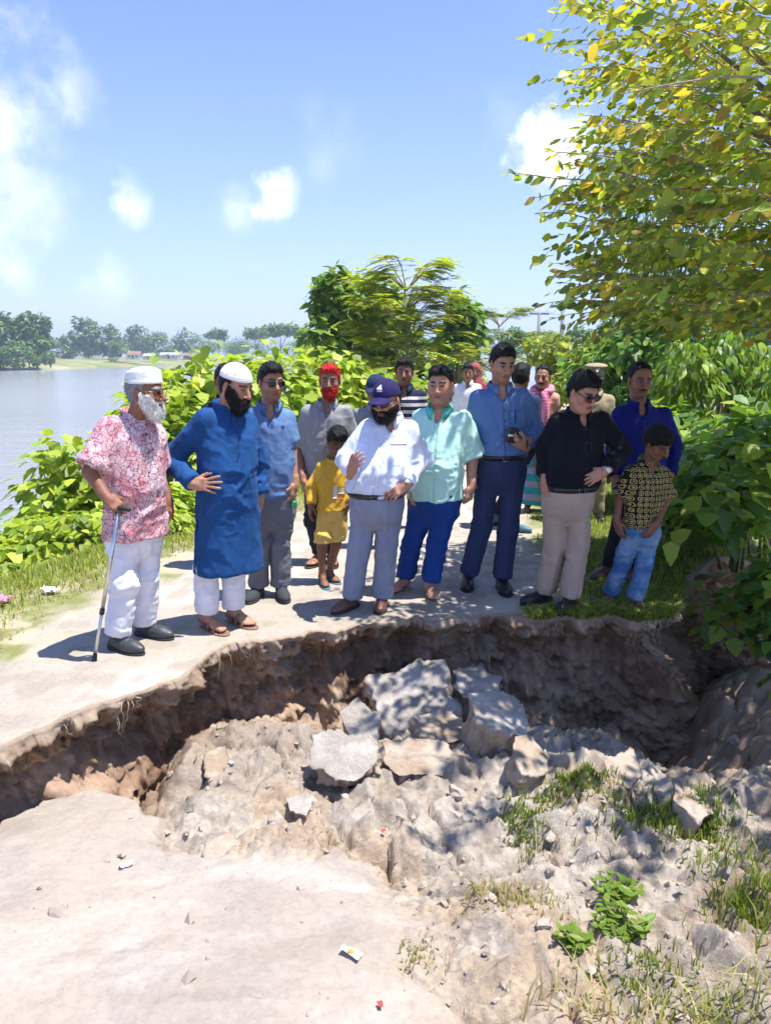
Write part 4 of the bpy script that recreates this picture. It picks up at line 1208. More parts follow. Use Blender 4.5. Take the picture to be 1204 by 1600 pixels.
    hpr = head_prims(fat); F = Field(hc - .165 * hs, hc + .165 * hs, 0.004 if fine else 0.0075)
    for kd, p, kk in hpr:
        q = local(p, Rh, hc, hs)
        F.add(q, kk * hs) if kd == 'a' else F.cut(q, kk * hs)
    F.add(body[1][0], 0.03)
    V, Fc = F.mesh()
    L = (V - hc) @ Rh / hs
    Vs.append(V); Fs.append(Fc + nv); nv += len(V)
    Cs.append(head_colour(L, skin, S.get('brow', (0.02, 0.016, 0.014)), S.get('stub', 0.0), S.get('stubc', (.03, .03, .032)), S.get('eyes', True), seed))
    for i, sg in ((0, -1), (1, 1)):
        hd = S.get('hand', (None, None))[i]
        if hd is None and not S.get('hands', True): continue
        hd = hd or {}
        fa = nrm(Wr[i] - El[i])
        d = nrm(rel(*hd['tip']) - Wr[i]) if 'tip' in hd else nrm(fa + np.array([0, 0, -0.5]))
        back = np.array(hd.get('back', lat * sg + fwd * 0.35), float); back = nrm(back - d * (back @ d))
        th = np.cross(d, back)
        want = np.array(hd.get('thumb', fwd), float)
        if th @ want < 0: th = -th
        R = np.stack([th, d, back], 1)
        s = k * S.get('hnd', 0.97)
        pr = [(local(p, R, Wr[i], s), kk) for p, kk in hand_prims(hd.get('curl', 0.45), hd.get('spread', 0.06), hd.get('tc', 0.6))]
        pr.append((body[2 + 4 * i + 1][0], 0.01))
        lo, h2 = bounds([p for p, _ in pr[:-1]], 0.006)
        def hc_col(V):
            c = sk(V); l = (V - Wr[i]) @ R
            return c * (1 - 0.25 * sstep(0.0, -0.012, l[:, 2]) * np.array([-0.5, -0.35, -0.25])[None].T).T if False else c
        tile(lo, h2, 0.0048 if fine else 0.008, pr, hc_col)
    for i, sg in ((0, -1), (1, 1)):
        kd = S.get('shoe', 'formal')
        if kd in ('sandal', 'slipper', 'bare') or kd == 'loafer':
            R = Rf[i]; s = fl / 0.265
            pr = [(local(p, R, Org[i] + np.array([0, 0, .012 * s]), s * .97), kk * s) for p, kk in foot_prims(-sg)] if kd != 'loafer' else [(local(ell((0, .06, .05), (.03, .05, .04)), R, Org[i], s), 0)]
            pr.append((body[2 + 4 * i + 3][0], 0.02))
            lo, h2 = bounds([p for p, _ in pr[:-1]], 0.01); h2[2] += 0.06
            tile(lo, h2, 0.0062 if fine else .009, pr, sk)
    bm = np_mesh("body", np.concatenate(Vs), np.concatenate(Fs), cols=np.concatenate(Cs))
    link_mesh("body", bm, M_skin, root)
    # ------------------------------------------------ shirt / kurta
    T = S['top']; hz = rel(C[0] * 0 + S['hip'][0], T['hem'])[2] if 'hem' in T else zW - 0.02
    tuck = T.get('tuck', False)
    g = T.get('loose', 0.012)
    prims = [(torso(g, (zW - 0.012) if tuck else hz, T.get('hemA'), T.get('hemB'), 0.012 if tuck else 0.0), 0)]
    for i in (0, 1):
        sl = T.get('sleeve', (1.9, 1.9)); sl = sl[i] if isinstance(sl, tuple) else sl
        prims.append((cap(cl(zN - .03).tolist() + [zN - .045 * k], Sh[i] + np.array([0, 0, .006 * k]), .042 * k, .048 * k), 0.045))
        r0, r1, r2 = [v * ar * f_ + g * .5 for v, f_ in zip(T.get('rs', (.062, .052, .040)), (.80, .84, .88))]
        if sl <= 1:
            e = Sh[i] + (El[i] - Sh[i]) * sl
            prims.append((cap(Sh[i], e, r0, r1 * T.get('flare', 1.12)), 0.045)); pl = (e, nrm(El[i] - Sh[i]))
        else:
            prims.append((cap(Sh[i], El[i], r0, r1), 0.045)); e = El[i] + (Wr[i] - El[i]) * (sl - 1)
            prims.append((cap(El[i], e, r1, r2), 0.02)); pl = (e, nrm(Wr[i] - El[i]))
        prims[-1] = prims[-1] + (pl,)
    lo, h2 = bounds([p[0] for p in prims])
    F = Field(lo, h2, 0.0098 if fine else 0.016)
    for p in prims:
        q = p[0]
        if len(p) > 2:
            e, d = p[2]
            def cutfn(X, Y, Z, f=q[0], e=e, d=d): return np.maximum(f(X, Y, Z), (X - e[0]) * d[0] + (Y - e[1]) * d[1] + (Z - e[2]) * d[2])
            q = (cutfn, q[1], q[2])
        F.add(q, p[1])
    F.keep(lambda X, Y, Z: ((zW - 0.012) if tuck else hz) - Z + 0 * X + 0 * Y)
    if 'slit' in T:
        for sg in (-1, 1):
            p0 = np.array([*C[:2], 0]) + lat * sg * (T.get('hemA', hi)) + fwd * 0.01
            F.cut(rbox((p0[0], p0[1], (hz + T['slit']) / 2), (.07, .009, (T['slit'] - hz) / 2 + .01), .003, np.stack([lat, fwd, (0, 0, 1)], 1)))
    if T.get('collar', True) and T.get('collar') != 'band':
        F.cut(ell(Nk + fwd * .075 * k + np.array([0, 0, -.030 * k]), np.array([.030, .050, .062]) * k, np.stack([lat, fwd, (0, 0, 1)], 1)), 0.006)
    V, Fc = F.mesh()
    amp = T.get('amp', 0.017) * .85
    wz = 0.45 + 0.55 * np.exp(-((V[:, 2] - zW - .02) / .16) ** 2)
    arm = np.minimum(*[np.linalg.norm(V - El[i], axis=1) for i in (0, 1)])
    wz = np.maximum(wz, np.exp(-(arm / 0.14) ** 2) * 1.5)
    V = folds(V, Fc, amp, T.get('freq', (7, 7, 6)), seed, 0.6, wz)
    V = folds(V, Fc, amp * .45, (14, 14, 9), seed + 5, 0.8, wz)
    hemm = np.abs(V[:, 2] - hz) < 0.03
    top_o = link_mesh(T.get('name', 'shirt'), np_mesh("shirt", V, Fc), T['mat'], root)
    bvh = BVHTree.FromPolygons([tuple(v) for v in V], Fc.tolist())
    def surf(off, z, out=0.003, f0=None):
        f0 = fwd if f0 is None else f0
        c = np.array([*cl(z), z]) + lat * off
        h = bvh.ray_cast(Vector(c + f0 * 0.7), Vector(-f0), 1.4)
        if h[0] is None: return c + f0 * 0.1
        return np.array(h[0]) + np.array(h[1]) * out
    def strip(name, o0, o1, z0, z1, mat, n=14, m=2, out=0.003, par=None, taper=0.0):
        A = []
        for a in range(n + 1):
            z = z0 + (z1 - z0) * a / n
            w = taper * a / n
            A.append([surf(o0 + w + (o1 - w - o0 - w) * b / m, z, out) for b in range(m + 1)])
        A = np.array(A); nn, mm = A.shape[:2]; idx = np.arange(nn * mm).reshape(nn, mm)
        Fq = np.stack([idx[:-1, :-1], idx[:-1, 1:], idx[1:, 1:], idx[1:, :-1]], -1).reshape(-1, 4)
        B = A.reshape(-1, 3); Fb = Fq
        B2 = B - fwd * 0.006
        VV = np.concatenate([B, B2])
        ring = list(idx[0]) + list(idx[1:, -1]) + list(idx[-1, :-1][::-1]) + list(idx[1:-1, 0][::-1])
        sd = np.array([[ring[q], ring[(q + 1) % len(ring)], ring[(q + 1) % len(ring)] + len(B), ring[q] + len(B)] for q in range(len(ring))])
        return link_mesh(name, np_mesh(name, VV, np.concatenate([Fb, sd])), mat, par or top_o)
    S['_surf'] = surf; S['_strip'] = strip
    if T.get('placket', True) and fine:
        strip("placket", -.016, .016, zN - .05, T.get('pz', (zW + .01) if tuck else hz + .015), T.get('trim', T['mat']), 26, 2, 0.0018)
        if T.get('buttons', True):
            zz = np.linspace(zN - .09, T.get('pz', zW + .04) + .02, T.get('nb', 6))
            for z in zz:
                p = surf(0, z, .006); m = MB(); R = frame(fwd)
                a = np.linspace(0, 2 * math.pi, 8, endpoint=False)
                m.raw(np.concatenate([[p + .0055 * (math.cos(q) * lat + math.sin(q) * np.array([0, 0, 1])) + fwd * e for q in a] for e in (0, .003)]), [tuple(range(8, 16))] + [(q, (q + 1) % 8, 8 + (q + 1) % 8, 8 + q) for q in range(8)])
                m.build("button", T.get('bmat', M_black_leather), top_o, smooth=False)
    for i in (0, 1):
        sl = T.get('sleeve', (1.9, 1.9)); sl = sl[i] if isinstance(sl, tuple) else sl
        if fine and 1.4 < sl and T.get('cuff', True):
            e = El[i] + (Wr[i] - El[i]) * (sl - 1); d = nrm(Wr[i] - El[i]); r2 = T.get('rs', (.062, .052, .040))[2] * ar * .88 + g * .5
            mb = MB(); mb.tube([e - d * .060, e - d * .056, e + d * .001, e + d * .006], [r2 * .9, r2 + .0055, r2 + .005, r2 * .86], 18); mb.build("cuff", T.get('trim', T['mat']), top_o)
    if T.get('pocket') and fine:
        o0, z0 = T['pocket']
        strip("pocket", o0 - .055, o0 + .055, z0, z0 - .125, T.get('trim', T['mat']), 8, 7, 0.002)
    if T.get('collar', True):
        col = []
        cN = np.array([*Nk[:2], zN]) ; rr = .070 * k * S.get('nk', 1) + .004
        op = T.get('open', 0.35)
        stand = T.get('collar') == 'band'
        for a in np.linspace(op, 2 * math.pi - op, 30):
            d = fwd * math.cos(a) + lat * math.sin(a)
            f = 0.5 + 0.5 * math.cos(a)                         # 1 in front, 0 behind
            lift = .050 * (1 - f) + .012 * f
            pf = np.exp(-((min(a, 2 * math.pi - a) - op) / .55) ** 2)
            p0 = cN + d * rr + np.array([0, 0, lift - .03])
            p1 = cN + d * (rr + .002) + np.array([0, 0, lift + .008])
            p2 = cN + d * (rr + .020 + .016 * pf) + np.array([0, 0, lift - .022 - .050 * pf])
            p3 = cN + d * (rr + .010) + np.array([0, 0, lift - .020 - .036 * pf])
            col.append([p0, p1, p1 + d * .005, p2, p3] if not stand else [p0, p1, p1 + d * .004, p0 + d * .006, p0 + d * .004])
        A = np.array(col); n, m = A.shape[:2]; idx = np.arange(n * m).reshape(n, m)
        Fq = np.stack([idx[:-1, :-1], idx[:-1, 1:], idx[1:, 1:], idx[1:, :-1]], -1).reshape(-1, 4)
        link_mesh("collar", np_mesh("collar", A.reshape(-1, 3), Fq), T.get('cmat', T.get('trim', T['mat'])), top_o)
    # ------------------------------------------------ trousers, shorts or lungi
    B = S['bot']; lr = [v * f_ for v, f_ in zip(B.get('r', (.098, .078, .072)), (.86, .90, .92))]; lg = B.get('loose', 0.004)
    pel = []
    for z, a, b, f in ((zW - .27 * k, hi * .62, be * .50, bf * .05), (zW - .20 * k, hi * .90, be * .82, bf * .15), (zW - .11 * k, hi * 1.0, be * .98, bf * .38), (zW + .015, wa * 1.0, be * .97, bf * .75)):
        c = C[:2] + fwd[:2] * f; pel.append((z, c[0], c[1], a + lg, b + lg))
    prims = [(loft(pel, yaw), 0.0)]
    for i in (0, 1):
        if B.get('lungi'): break
        end = B.get('end', 0.97)
        K, A = Kn[i], An[i] + np.array([0, 0, -.02 * k])
        if end <= 1e-3 + 0.5:                     # shorts: end is a fraction hip-knee*2
            e = Hp[i] + (K - Hp[i]) * end * 2; prims.append((cap(Hp[i], e, lr[0] * k, lr[1] * k), .03, (e, np.array([0, 0, -1.0]))))
        else:
            e = K + (A - K) * ((end - .5) * 2)
            prims.append((cap(Hp[i], K, lr[0] * k, lr[1] * k), .045)); prims.append((cap(K, e + (A - K) * .0, lr[1] * k, lr[2] * k), .02, (e, nrm(A - K))))
    if B.get('lungi'):
        f0 = (An[0] + An[1]) / 2
        prims = [(loft([(B['lungi'], f0[0], f0[1], .20, .16), (zW * .55, (f0[0] + C[0]) / 2, (f0[1] + C[1]) / 2, .19, .15), (zW, C[0], C[1], wa + .01, be + .01)], yaw), 0)]
    lo, h2 = bounds([p[0] for p in prims])
    Ff = []
    per = (len(prims) - 1) // 2
    for leg in ((0, 1) if per else (0,)):
        F = Field(lo, h2, 0.0105 if fine else 0.017)
        for p in [prims[0]] + prims[1 + leg * per: 1 + (leg + 1) * per]:
            q = p[0]
            if len(p) > 2:
                e, d = p[2]
                def cutfn(X, Y, Z, f=q[0], e=e, d=d): return np.maximum(f(X, Y, Z), (X - e[0]) * d[0] + (Y - e[1]) * d[1] + (Z - e[2]) * d[2])
                q = (cutfn, q[1], q[2])
            F.add(q, p[1])
        Ff.append(F)
    if per:
        a, b = Ff[0].D, Ff[1].D; kk = 0.012
        t = np.clip(0.5 + 0.5 * (b - a) / kk, 0, 1); Ff[0].D = b * (1 - t) + a * t - kk * t * (1 - t)
    F = Ff[0]
    if not tuck and not B.get('lungi'):
        zt = min(zW, hz + 0.06); F.keep(lambda X, Y, Z: Z - zt + 0 * X + 0 * Y)
    V, Fc = F.mesh()
    kz = np.minimum(*[np.abs(V[:, 2] - Kn[i][2]) for i in (0, 1)])
    w = 0.35 + 0.75 * np.exp(-(kz / .15) ** 2) + 0.45 * sstep(.28, .08, V[:, 2]) + .4 * np.exp(-((V[:, 2] - zW + .2) / .08) ** 2)
    V = folds(V, Fc, B.get('amp', 0.013) * 1.05, (5, 5, 9), seed + 3, 0.7, w)
    V = folds(V, Fc, B.get('amp', 0.013) * .35, (13, 13, 17), seed + 9, 0.5, w)
    if B.get('crease'):
        for i in (0, 1):
            zz = np.array([An[i][2], Kn[i][2], Hp[i][2]]); ax_ = np.stack([np.interp(V[:, 2], zz, [An[i][q], Kn[i][q], Hp[i][q]]) for q in (0, 1)], 1)
            rel_ = V[:, :2] - ax_; off = rel_ @ lat[:2]; fr = rel_ @ fwd[:2]
            V = V + fwd[None] * (.009 * np.exp(-(off / .011) ** 2) * (fr > .02) * sstep(zW - .05, zW - .16, V[:, 2]))[:, None]
    bot_o = link_mesh(B.get('name', 'trousers'), np_mesh("trousers", V, Fc), B['mat'], root)
    bv2 = BVHTree.FromPolygons([tuple(v) for v in V], Fc.tolist())
    if B.get('belt'):
        m = []
        for a in np.linspace(0, 2 * math.pi, 48, endpoint=False):
            d = fwd * math.cos(a) + lat * math.sin(a); row = []
            for dz in (-.030, .006):
                z = zW + dz; c = np.array([*(C[:2] + fwd[:2] * bf * .7), z])
                rr = 0.1
                for bb in (bv2, bvh):
                    h = bb.ray_cast(Vector(c + d * .6), Vector(-d), .6)
                    if h[0] is not None: rr = max(rr, (Vector(h[0]) - Vector(c)).dot(Vector(d)))
                row.append(c + d * (rr + .005))
            row = [row[0] - d * .008, row[0], row[1], row[1] - d * .008]; m.append(row)
        A = np.array(m); n, mm = A.shape[:2]; idx = np.arange(n * mm).reshape(n, mm); nx = np.roll(idx, -1, 0)
        Fq = np.stack([idx[:, :-1], nx[:, :-1], nx[:, 1:], idx[:, 1:]], -1).reshape(-1, 4)
        bo = link_mesh("belt", np_mesh("belt", A.reshape(-1, 3), Fq), M_black_leather, root)
        f = A[0, 1:3].mean(0) + fwd * .004; mb = MB(); q = .022
        mb.tube(np.array([f + lat * a * q + np.array([0, 0, b * .017]) for a, b in ((-1, -1), (1, -1), (1, 1), (-1, 1), (-1, -1))]), .003, 5)
        mb.build("buckle", M_metal, bo)
    # ------------------------------------------------ shoes
    for i, sg in ((0, -1), (1, 1)):
        kd = S.get('shoe', 'formal')
        if kd != 'bare': footwear(root, Rf[i], Org[i], kd, -sg, fl, S.get('smat', (M_black_leather, M_rubber, M_rubber)))
    # ------------------------------------------------ hair, beard, headwear
    if S.get('hair'):
        st, mat, th = S['hair'][:3]
        V, Fc = hair_mesh(Rh, hc, hs, st, th, 0.0052 if fine else .008, S['hair'][3] if len(S['hair']) > 3 else 1.0)
        if np.linalg.det(Rh) < 0: Fc = Fc[:, ::-1]
        V, Fc = strands(V, Fc, 1500 if fine else 300, .020, np.array([0, 0, -.4]) + .5 * Rh[:, 1] * (st in ("short", "boy")), seed); link_mesh("hair", np_mesh("hair", V, Fc), mat, root)
    if S.get('beard'):
        kw = dict(S['beard']); mat = kw.pop('mat')
        V, Fc = beard_mesh(Rh, hc, hs, h=0.005 if fine else .008, fat=fat, **kw)
        if np.linalg.det(Rh) < 0: Fc = Fc[:, ::-1]
        V, Fc = strands(V, Fc, 1500 if fine else 300, .022, np.array([0, 0, -.7]) + .25 * Rh[:, 1], seed); link_mesh("beard", np_mesh("beard", V, Fc), mat, root)
    hl = lambda p: (np.asarray(p, float) * hs) @ Rh.T + hc
    if S.get('mous'):
        F = Field((-.05, .06, -.075), (.05, .12, -.035), .003)
        for sg in (-1, 1): F.add(cap((0, .098, -.0515), (sg * .030, .084, -.062), .0075, .005), .004)
        g_ = np.stack(np.broadcast_arrays(F.ax[0][:, None, None], F.ax[1][None, :, None], F.ax[2][None, None, :]), -1)
        F.D += (fbm(g_ * 90, 2) - .5) * .006
        V, Fc = F.mesh(); link_mesh("moustache", np_mesh("moustache", hl(V), Fc), M_hair, root)
    if S.get('glasses'):
        gk = S['glasses']; m = MB(); r = MB()
        cxs = .033
        for sg in (-1, 1):
            a = np.linspace(0, 2 * math.pi, 17)
            wx, wz = (.027, .021) if gk != 'wire' else (.024, .017)
            ringp = np.stack([sg * (cxs + wx * np.sign(np.cos(a)) * np.abs(np.cos(a)) ** .75), .104 - 3.2 * (wx * np.cos(a) * .5 + .016) ** 2 * 2 - 0 * a, .001 + wz * np.sign(np.sin(a)) * np.abs(np.sin(a)) ** .75 - (0.0 if gk != 'sun' else .003)], 1)
            r.tube(hl(ringp), .0023 if gk != 'wire' else .0014, 5)
            r.tube(hl([(sg * .060, .094, .008), (sg * .076, .05, .008), (sg * .083, -.005, .006), (sg * .082, -.02, -.008)]), .0026 if gk != 'wire' else .0015, 5)
            lp = ringp[:-1]; cc = lp.mean(0) + (0, .003, 0)
            m.raw(hl(np.concatenate([lp, [cc], lp - (0, .002, 0)])), [(i, (i + 1) % 16, 16) for i in range(16)] + [tuple(range(32, 16, -1))])
        r.tube(hl([(-.010, .108, .006), (0, .111, .009), (.010, .108, .006)]), .0022, 5)
        fr = r.build("sunglasses" if gk == 'sun' else "glasses", M_gold if gk == 'wire' else M_black_leather, root)
        m.build("lens", M_lens if gk == 'sun' else M_glass, fr)
    hw_ = S.get('hat')
    if hw_:
        kd, mat = hw_[:2]; tilt = hw_[2] if len(hw_) > 2 else 0.0
        cx, sx = math.cos(tilt), math.sin(tilt)
        Rt = np.array([[1, 0, 0], [0, cx, -sx], [0, sx, cx]])
        lo, h2 = np.array([-.12, -.15, 0]), np.array([.12, .23, .19])
        F = Field(lo, h2, .005 if fine else .008)
        X, Y, Z = F.ax[0][:, None, None], F.ax[1][None, :, None], F.ax[2][None, None, :]
        if kd == 'topi':
            h = hw_[3]
            rr = np.sqrt((X / .83) ** 2 + (Y + .012) ** 2) - (.106 - .10 * np.clip(Z - .045, 0, 1) - 2.2 * np.clip(Z - h + .022, 0, 1) ** 2 * 10)
            D = np.maximum(np.maximum(rr + 0 * Z, .042 - Z), Z - h - .012 + 3.0 * (X ** 2 + Y ** 2))
            g_ = np.stack(np.broadcast_arrays(X, Y, Z), -1)
            D = D + .0022 * np.sin(np.arctan2(X, Y) * 46) * np.sin(Z * 420) * (Z > .062) - .002 * ((Z < .06) & (Z > .045))
            F.D = D.astype(np.float32)
        elif kd == 'dome':
            F.add(ell((0, -.014, .034), (.076 + .013, .097 + .012, hw_[3]))); F.keep(lambda X, Y, Z: .040 - Z - .10 * (Y - .0) * -.12 + 0 * X)
            F.D = F.D + (.0016 * np.sin((Z - .04) * 700) * (Z < .075)).astype(np.float32)
        elif kd in ('cap', 'police'):
            F.add(ell((0, -.014, .034), (.089, .109, .103 if kd == 'cap' else .095)))
            if kd == 'police': F.add(ell((0, 0.0, .125), (.115, .125, .028)), .03)
            F.keep(lambda X, Y, Z: .030 - Z + 0 * X + 0 * Y)
            bF = Field(lo - (0, 0, .05), h2, .004)
            bx, by, bz = bF.ax[0][:, None, None], bF.ax[1][None, :, None], bF.ax[2][None, None, :]
            zc = .036 - 0.32 * np.clip(by - .085, 0, 1) - 4.5 * bx ** 2
            D = np.maximum(np.abs(bz - zc) - .0035, np.sqrt((bx / .078) ** 2 + ((by - .075) / .105) ** 2) * .08 - .08)
            bF.D = np.maximum(D, .055 - by + 0 * bz).astype(np.float32)
        V, Fc = F.mesh(); V = (V - (0, 0, .04)) @ Rt.T + (0, 0, .04)
        ho = link_mesh("cap", np_mesh("cap", hl(V), Fc), mat, root)
        if kd in ('cap', 'police'):
            V, Fc = bF.mesh(); V = (V - (0, 0, .04)) @ Rt.T + (0, 0, .04)
            link_mesh("brim", np_mesh("brim", hl(V), Fc), mat if kd == 'cap' else M_black_leather, ho)
        S['_cap'] = ho; S['_Rt'] = Rt
    if S.get('watch') is not None:
        i, mat = S['watch']; d = nrm(Wr[i] - El[i]); c = Wr[i] - d * .012
        R = frame(d, (0.1, 0.2, 1)); a = np.linspace(0, 2 * math.pi, 20)
        m = MB()
        for o in (-.006, 0, .006): m.tube(np.array([c + d * o + (R[:, 0] * math.cos(q) + R[:, 2] * math.sin(q)) * .0335 * k for q in a]), .004, 5, cap=False)
        w = m.build("watch", mat, root)
        n_ = nrm(np.array(S.get('wdir', (0, -1, .3)))); n_ = nrm(n_ - d * (n_ @ d)); m = MB(); Rb = np.stack([d, np.cross(n_, d), n_], 1)
        m.box(c + n_ * .037 * k, (.030, .028, .010), Rb); m.build("dial", S.get('dial', mat), w, smooth=False)
    S['_'] = dict(root=root, base=base, hl=hl, Rh=Rh, hc=hc, hs=hs, Wr=Wr, El=El, lat=lat, fwd=fwd, zW=zW, zN=zN, top=top_o, rel=rel, surf=surf, strip=strip, hz=hz)
    return tag(root, label, "person", S.get('group'))
# ================================================================== the people, joint by joint
A_ = dict
M_wht_trouser = cloth("white_cotton", (0.74, 0.74, 0.80), wr=.005)
M_batik = cloth("red_batik_cotton", (0.74, 0.62, 0.64), 'batik', wr=.006)
M_kurta = cloth("blue_slub_cotton", (0.012, 0.066, 0.205), vary=.16, wr=.007)
M_polo = cloth("grey_blue_polo_knit", (0.115, 0.20, 0.37), wr=.005)
M_polo_trim = cloth("polo_collar_knit", (0.09, 0.16, 0.30), wr=.003)
M_grey_pant = cloth("grey_twill", (0.15, 0.155, 0.18), wr=.007)
M_grey_shirt = cloth("grey_cotton_shirt", (0.285, 0.285, 0.29), wr=.007)
M_black_pant = cloth("black_cotton", (0.022, 0.024, 0.032), wr=.006)
M_yellow = cloth("yellow_jersey", (0.74, 0.43, 0.05), wr=.006)
M_shorts = cloth("yellow_shorts_cotton", (0.74, 0.50, 0.13), wr=.006)
M_white_shirt = cloth("white_dress_shirt", (0.66, 0.71, 0.84), vary=.04, wr=.006)
M_lgrey_pant = cloth("light_grey_wool", (0.235, 0.265, 0.36), wr=.005)
M_mint = cloth("mint_linen", (0.48, 0.77, 0.67), vary=.05, wr=.007)
M_mint2 = cloth("mint_collar_lining", (0.10, 0.56, 0.46), wr=.004)
M_blue_pant = cloth("royal_blue_cotton", (0.010, 0.050, 0.24), wr=.007)
M_chambray = cloth("blue_chambray", (0.105, 0.19, 0.40), vary=.06, wr=.006)
M_navy_pant = cloth("navy_suiting", (0.032, 0.045, 0.115), wr=.004)
M_black_shirt = cloth("black_shirt_cotton", (0.005, 0.006, 0.011), wr=.006)
M_khaki = cloth("khaki_chino", (0.42, 0.325, 0.27), vary=.06, wr=.006)
M_cobalt = cloth("cobalt_shirt", (0.008, 0.013, 0.15), wr=.006)
M_dnavy = cloth("dark_navy_trouser", (0.012, 0.014, 0.026), wr=.005)
M_geo = cloth("black_yellow_print", (0.012, 0.011, 0.012), 'geo', (0.52, 0.40, 0.14), wr=.004)
M_denim = cloth("blue_denim", (0.045, 0.14, 0.33), 'denim', (0.28, 0.40, 0.52), wr=.007)
M_stripe = cloth("navy_striped_polo", (0.018, 0.026, 0.06), 'stripes', ((0.62, 0.58, 0.52), 1.33), wr=.004)
M_peach = cloth("peach_vest", (0.62, 0.34, 0.25), wr=.005)
M_gamcha = cloth("pink_check_gamcha", (0.70, 0.10, 0.22), 'gamcha', (0.85, 0.45, 0.52), wr=.006)
M_lungi = cloth("blue_pink_lungi", (0.03, 0.28, 0.36), 'check', (0.04, 0.04, 0.14), wr=.007)
M_police = cloth("khaki_uniform", (0.33, 0.27, 0.17), wr=.004)
M_scarf_red = cloth("maroon_headscarf", (0.34, 0.08, 0.08), wr=.007)
M_topi = cloth("white_crochet", (0.82, 0.81, 0.78), vary=.03, wr=.003)
M_purple = cloth("purple_cap_cotton", (0.022, 0.016, 0.085), wr=.003)
M_navycap = cloth("dark_blue_cap", (0.02, 0.03, 0.09), wr=.003)
M_sneaker = cloth("charcoal_mesh", (0.045, 0.05, 0.058), wr=.004)
M_print = cloth("white_flock_print", (0.78, 0.74, 0.66), wr=.001)
M_print2 = cloth("orange_flock_print", (0.62, 0.22, 0.06), wr=.001)
GRP = "people gathered at the edge of the collapse"
BROWN = (0.265, 0.125, 0.072); LIGHT = (0.44, 0.235, 0.155); DARK = (0.165, 0.072, 0.042)
down = np.array([0, 0, -1.0])
PEOPLE = {}
def add(key, label, **S):
    S.setdefault('group', GRP); person(label, S); PEOPLE[key] = S
add('old', "old man in red batik shirt and white cap leaning on a walking stick", H=1.68, yaw=48, skin=(0.20, 0.085, 0.05),
    hd=(228, 611, 76, 6, 0), neck=(211, 652), sh=((164, 662), (238, 664)), hip=(208, 800), hdy=-.06,
    el=((140, 738, -.24), (250, 735, .20)), wr=((168, 778, -.30), (262, 780, .12)),
    hand=(A_(tip=(187, 795, -.32), back=(-.2, -.5, .8), thumb=(.6, .2, .3), curl=.95, tc=.9), A_(tip=(265, 806, .08), back=(.6, -.5, 0), curl=.5)),
    feet=((222, 1024, 62), (268, 1000, 70)), kn=((195, 912), (227, 905)),
    ch=.158, wa=.152, be=.125, hi=.158, bf=.02, hair=('nape', M_hair_grey, .010), beard=dict(mat=M_beard_white, length=.028, width=1.0, up=-.01),
    brow=(.3, .3, .3), glasses='wire', hat=('topi', M_topi, .10, .125),
    top=A_(mat=M_batik, hem=838, loose=.022, sleeve=(.88, .88), rs=(.072, .074, .06), flare=1.25, hemA=.168, hemB=.128, amp=.022, open=.30, collar='band', pz=1.05, nb=3),
    bot=A_(mat=M_wht_trouser, r=(.098, .088, .082), end=.95), shoe='loafer', smat=(M_dark_loafer, M_rubber, M_rubber))
add('kurta', "bearded man in long blue kurta and white skull cap, hand on hip", H=1.70, yaw=36, skin=(0.34, 0.175, 0.11),
    hd=(369, 602, 58, 20, 0), neck=(353, 638), sh=((315, 650), (389, 652)), hip=(352, 770), hdy=-.06,
    el=((268, 716, -.02), (404, 716, .16)), wr=((304, 757, -.20), (406, 776, .10)),
    hand=(A_(tip=(346, 758, -.27), back=(0.05, -1, .25), thumb=(0, 0, 1), curl=.12, spread=.20, tc=.1), A_(tip=(402, 806, .06), back=(.8, -.5, 0), curl=.5)),
    feet=((354, 994, 48), (399, 984, 52)), kn=((322, 885), (365, 880)),
    ch=.165, wa=.165, be=.135, hi=.17, bf=.03, fat=.3, beard=dict(mat=M_hair, length=.030, width=1.15, up=.0), hair=('nape', M_hair, .008), hat=('dome', M_topi, .06, .100),
    top=A_(name='kurta', mat=M_kurta, hem=890, loose=.018, sleeve=(1.93, 1.90), rs=(.068, .066, .052), hemA=.205, hemB=.145, slit=.74, amp=.022, collar='band', open=.2, pz=1.10, nb=4, freq=(7, 7, 6)),
    bot=A_(mat=M_wht_trouser, r=(.10, .082, .080), end=.93), shoe='sandal', smat=(M_sandal, M_sandal, M_sandal))
add('polo', "man in grey-blue polo shirt, dark sunglasses and grey trousers", H=1.68, yaw=14, skin=(0.33, 0.165, 0.10),
    hd=(424, 596, 30, 8, 0), neck=(421, 636), sh=((394, 644), (452, 648)), hip=(424, 768),
    el=((386, 705, .02), (455, 703, .02)), wr=((392, 760, -.08), (460, 757, -.05)),
    hand=(None, A_(tip=(457, 790, -.08), back=(.9, -.4, 0), curl=.8, tc=.8)),
    feet=((386, 946, -14), (446, 944, 16)), kn=((405, 845), (437, 843)), ch=.155, wa=.15, be=.12, hi=.155, bf=.02, stub=.35,
    hair=('short', M_hair, .014), glasses='sun', hs=.98,
    top=A_(mat=M_polo, hem=776, sleeve=(.72, .72), rs=(.064, .062, .05), flare=1.2, hemA=.168, trim=M_polo_trim, pz=1.24, nb=2),
    bot=A_(mat=M_grey_pant, r=(.096, .082, .078), end=.97, amp=.015), shoe='sneaker', smat=(M_sneaker, M_rubber, M_grey_sole))
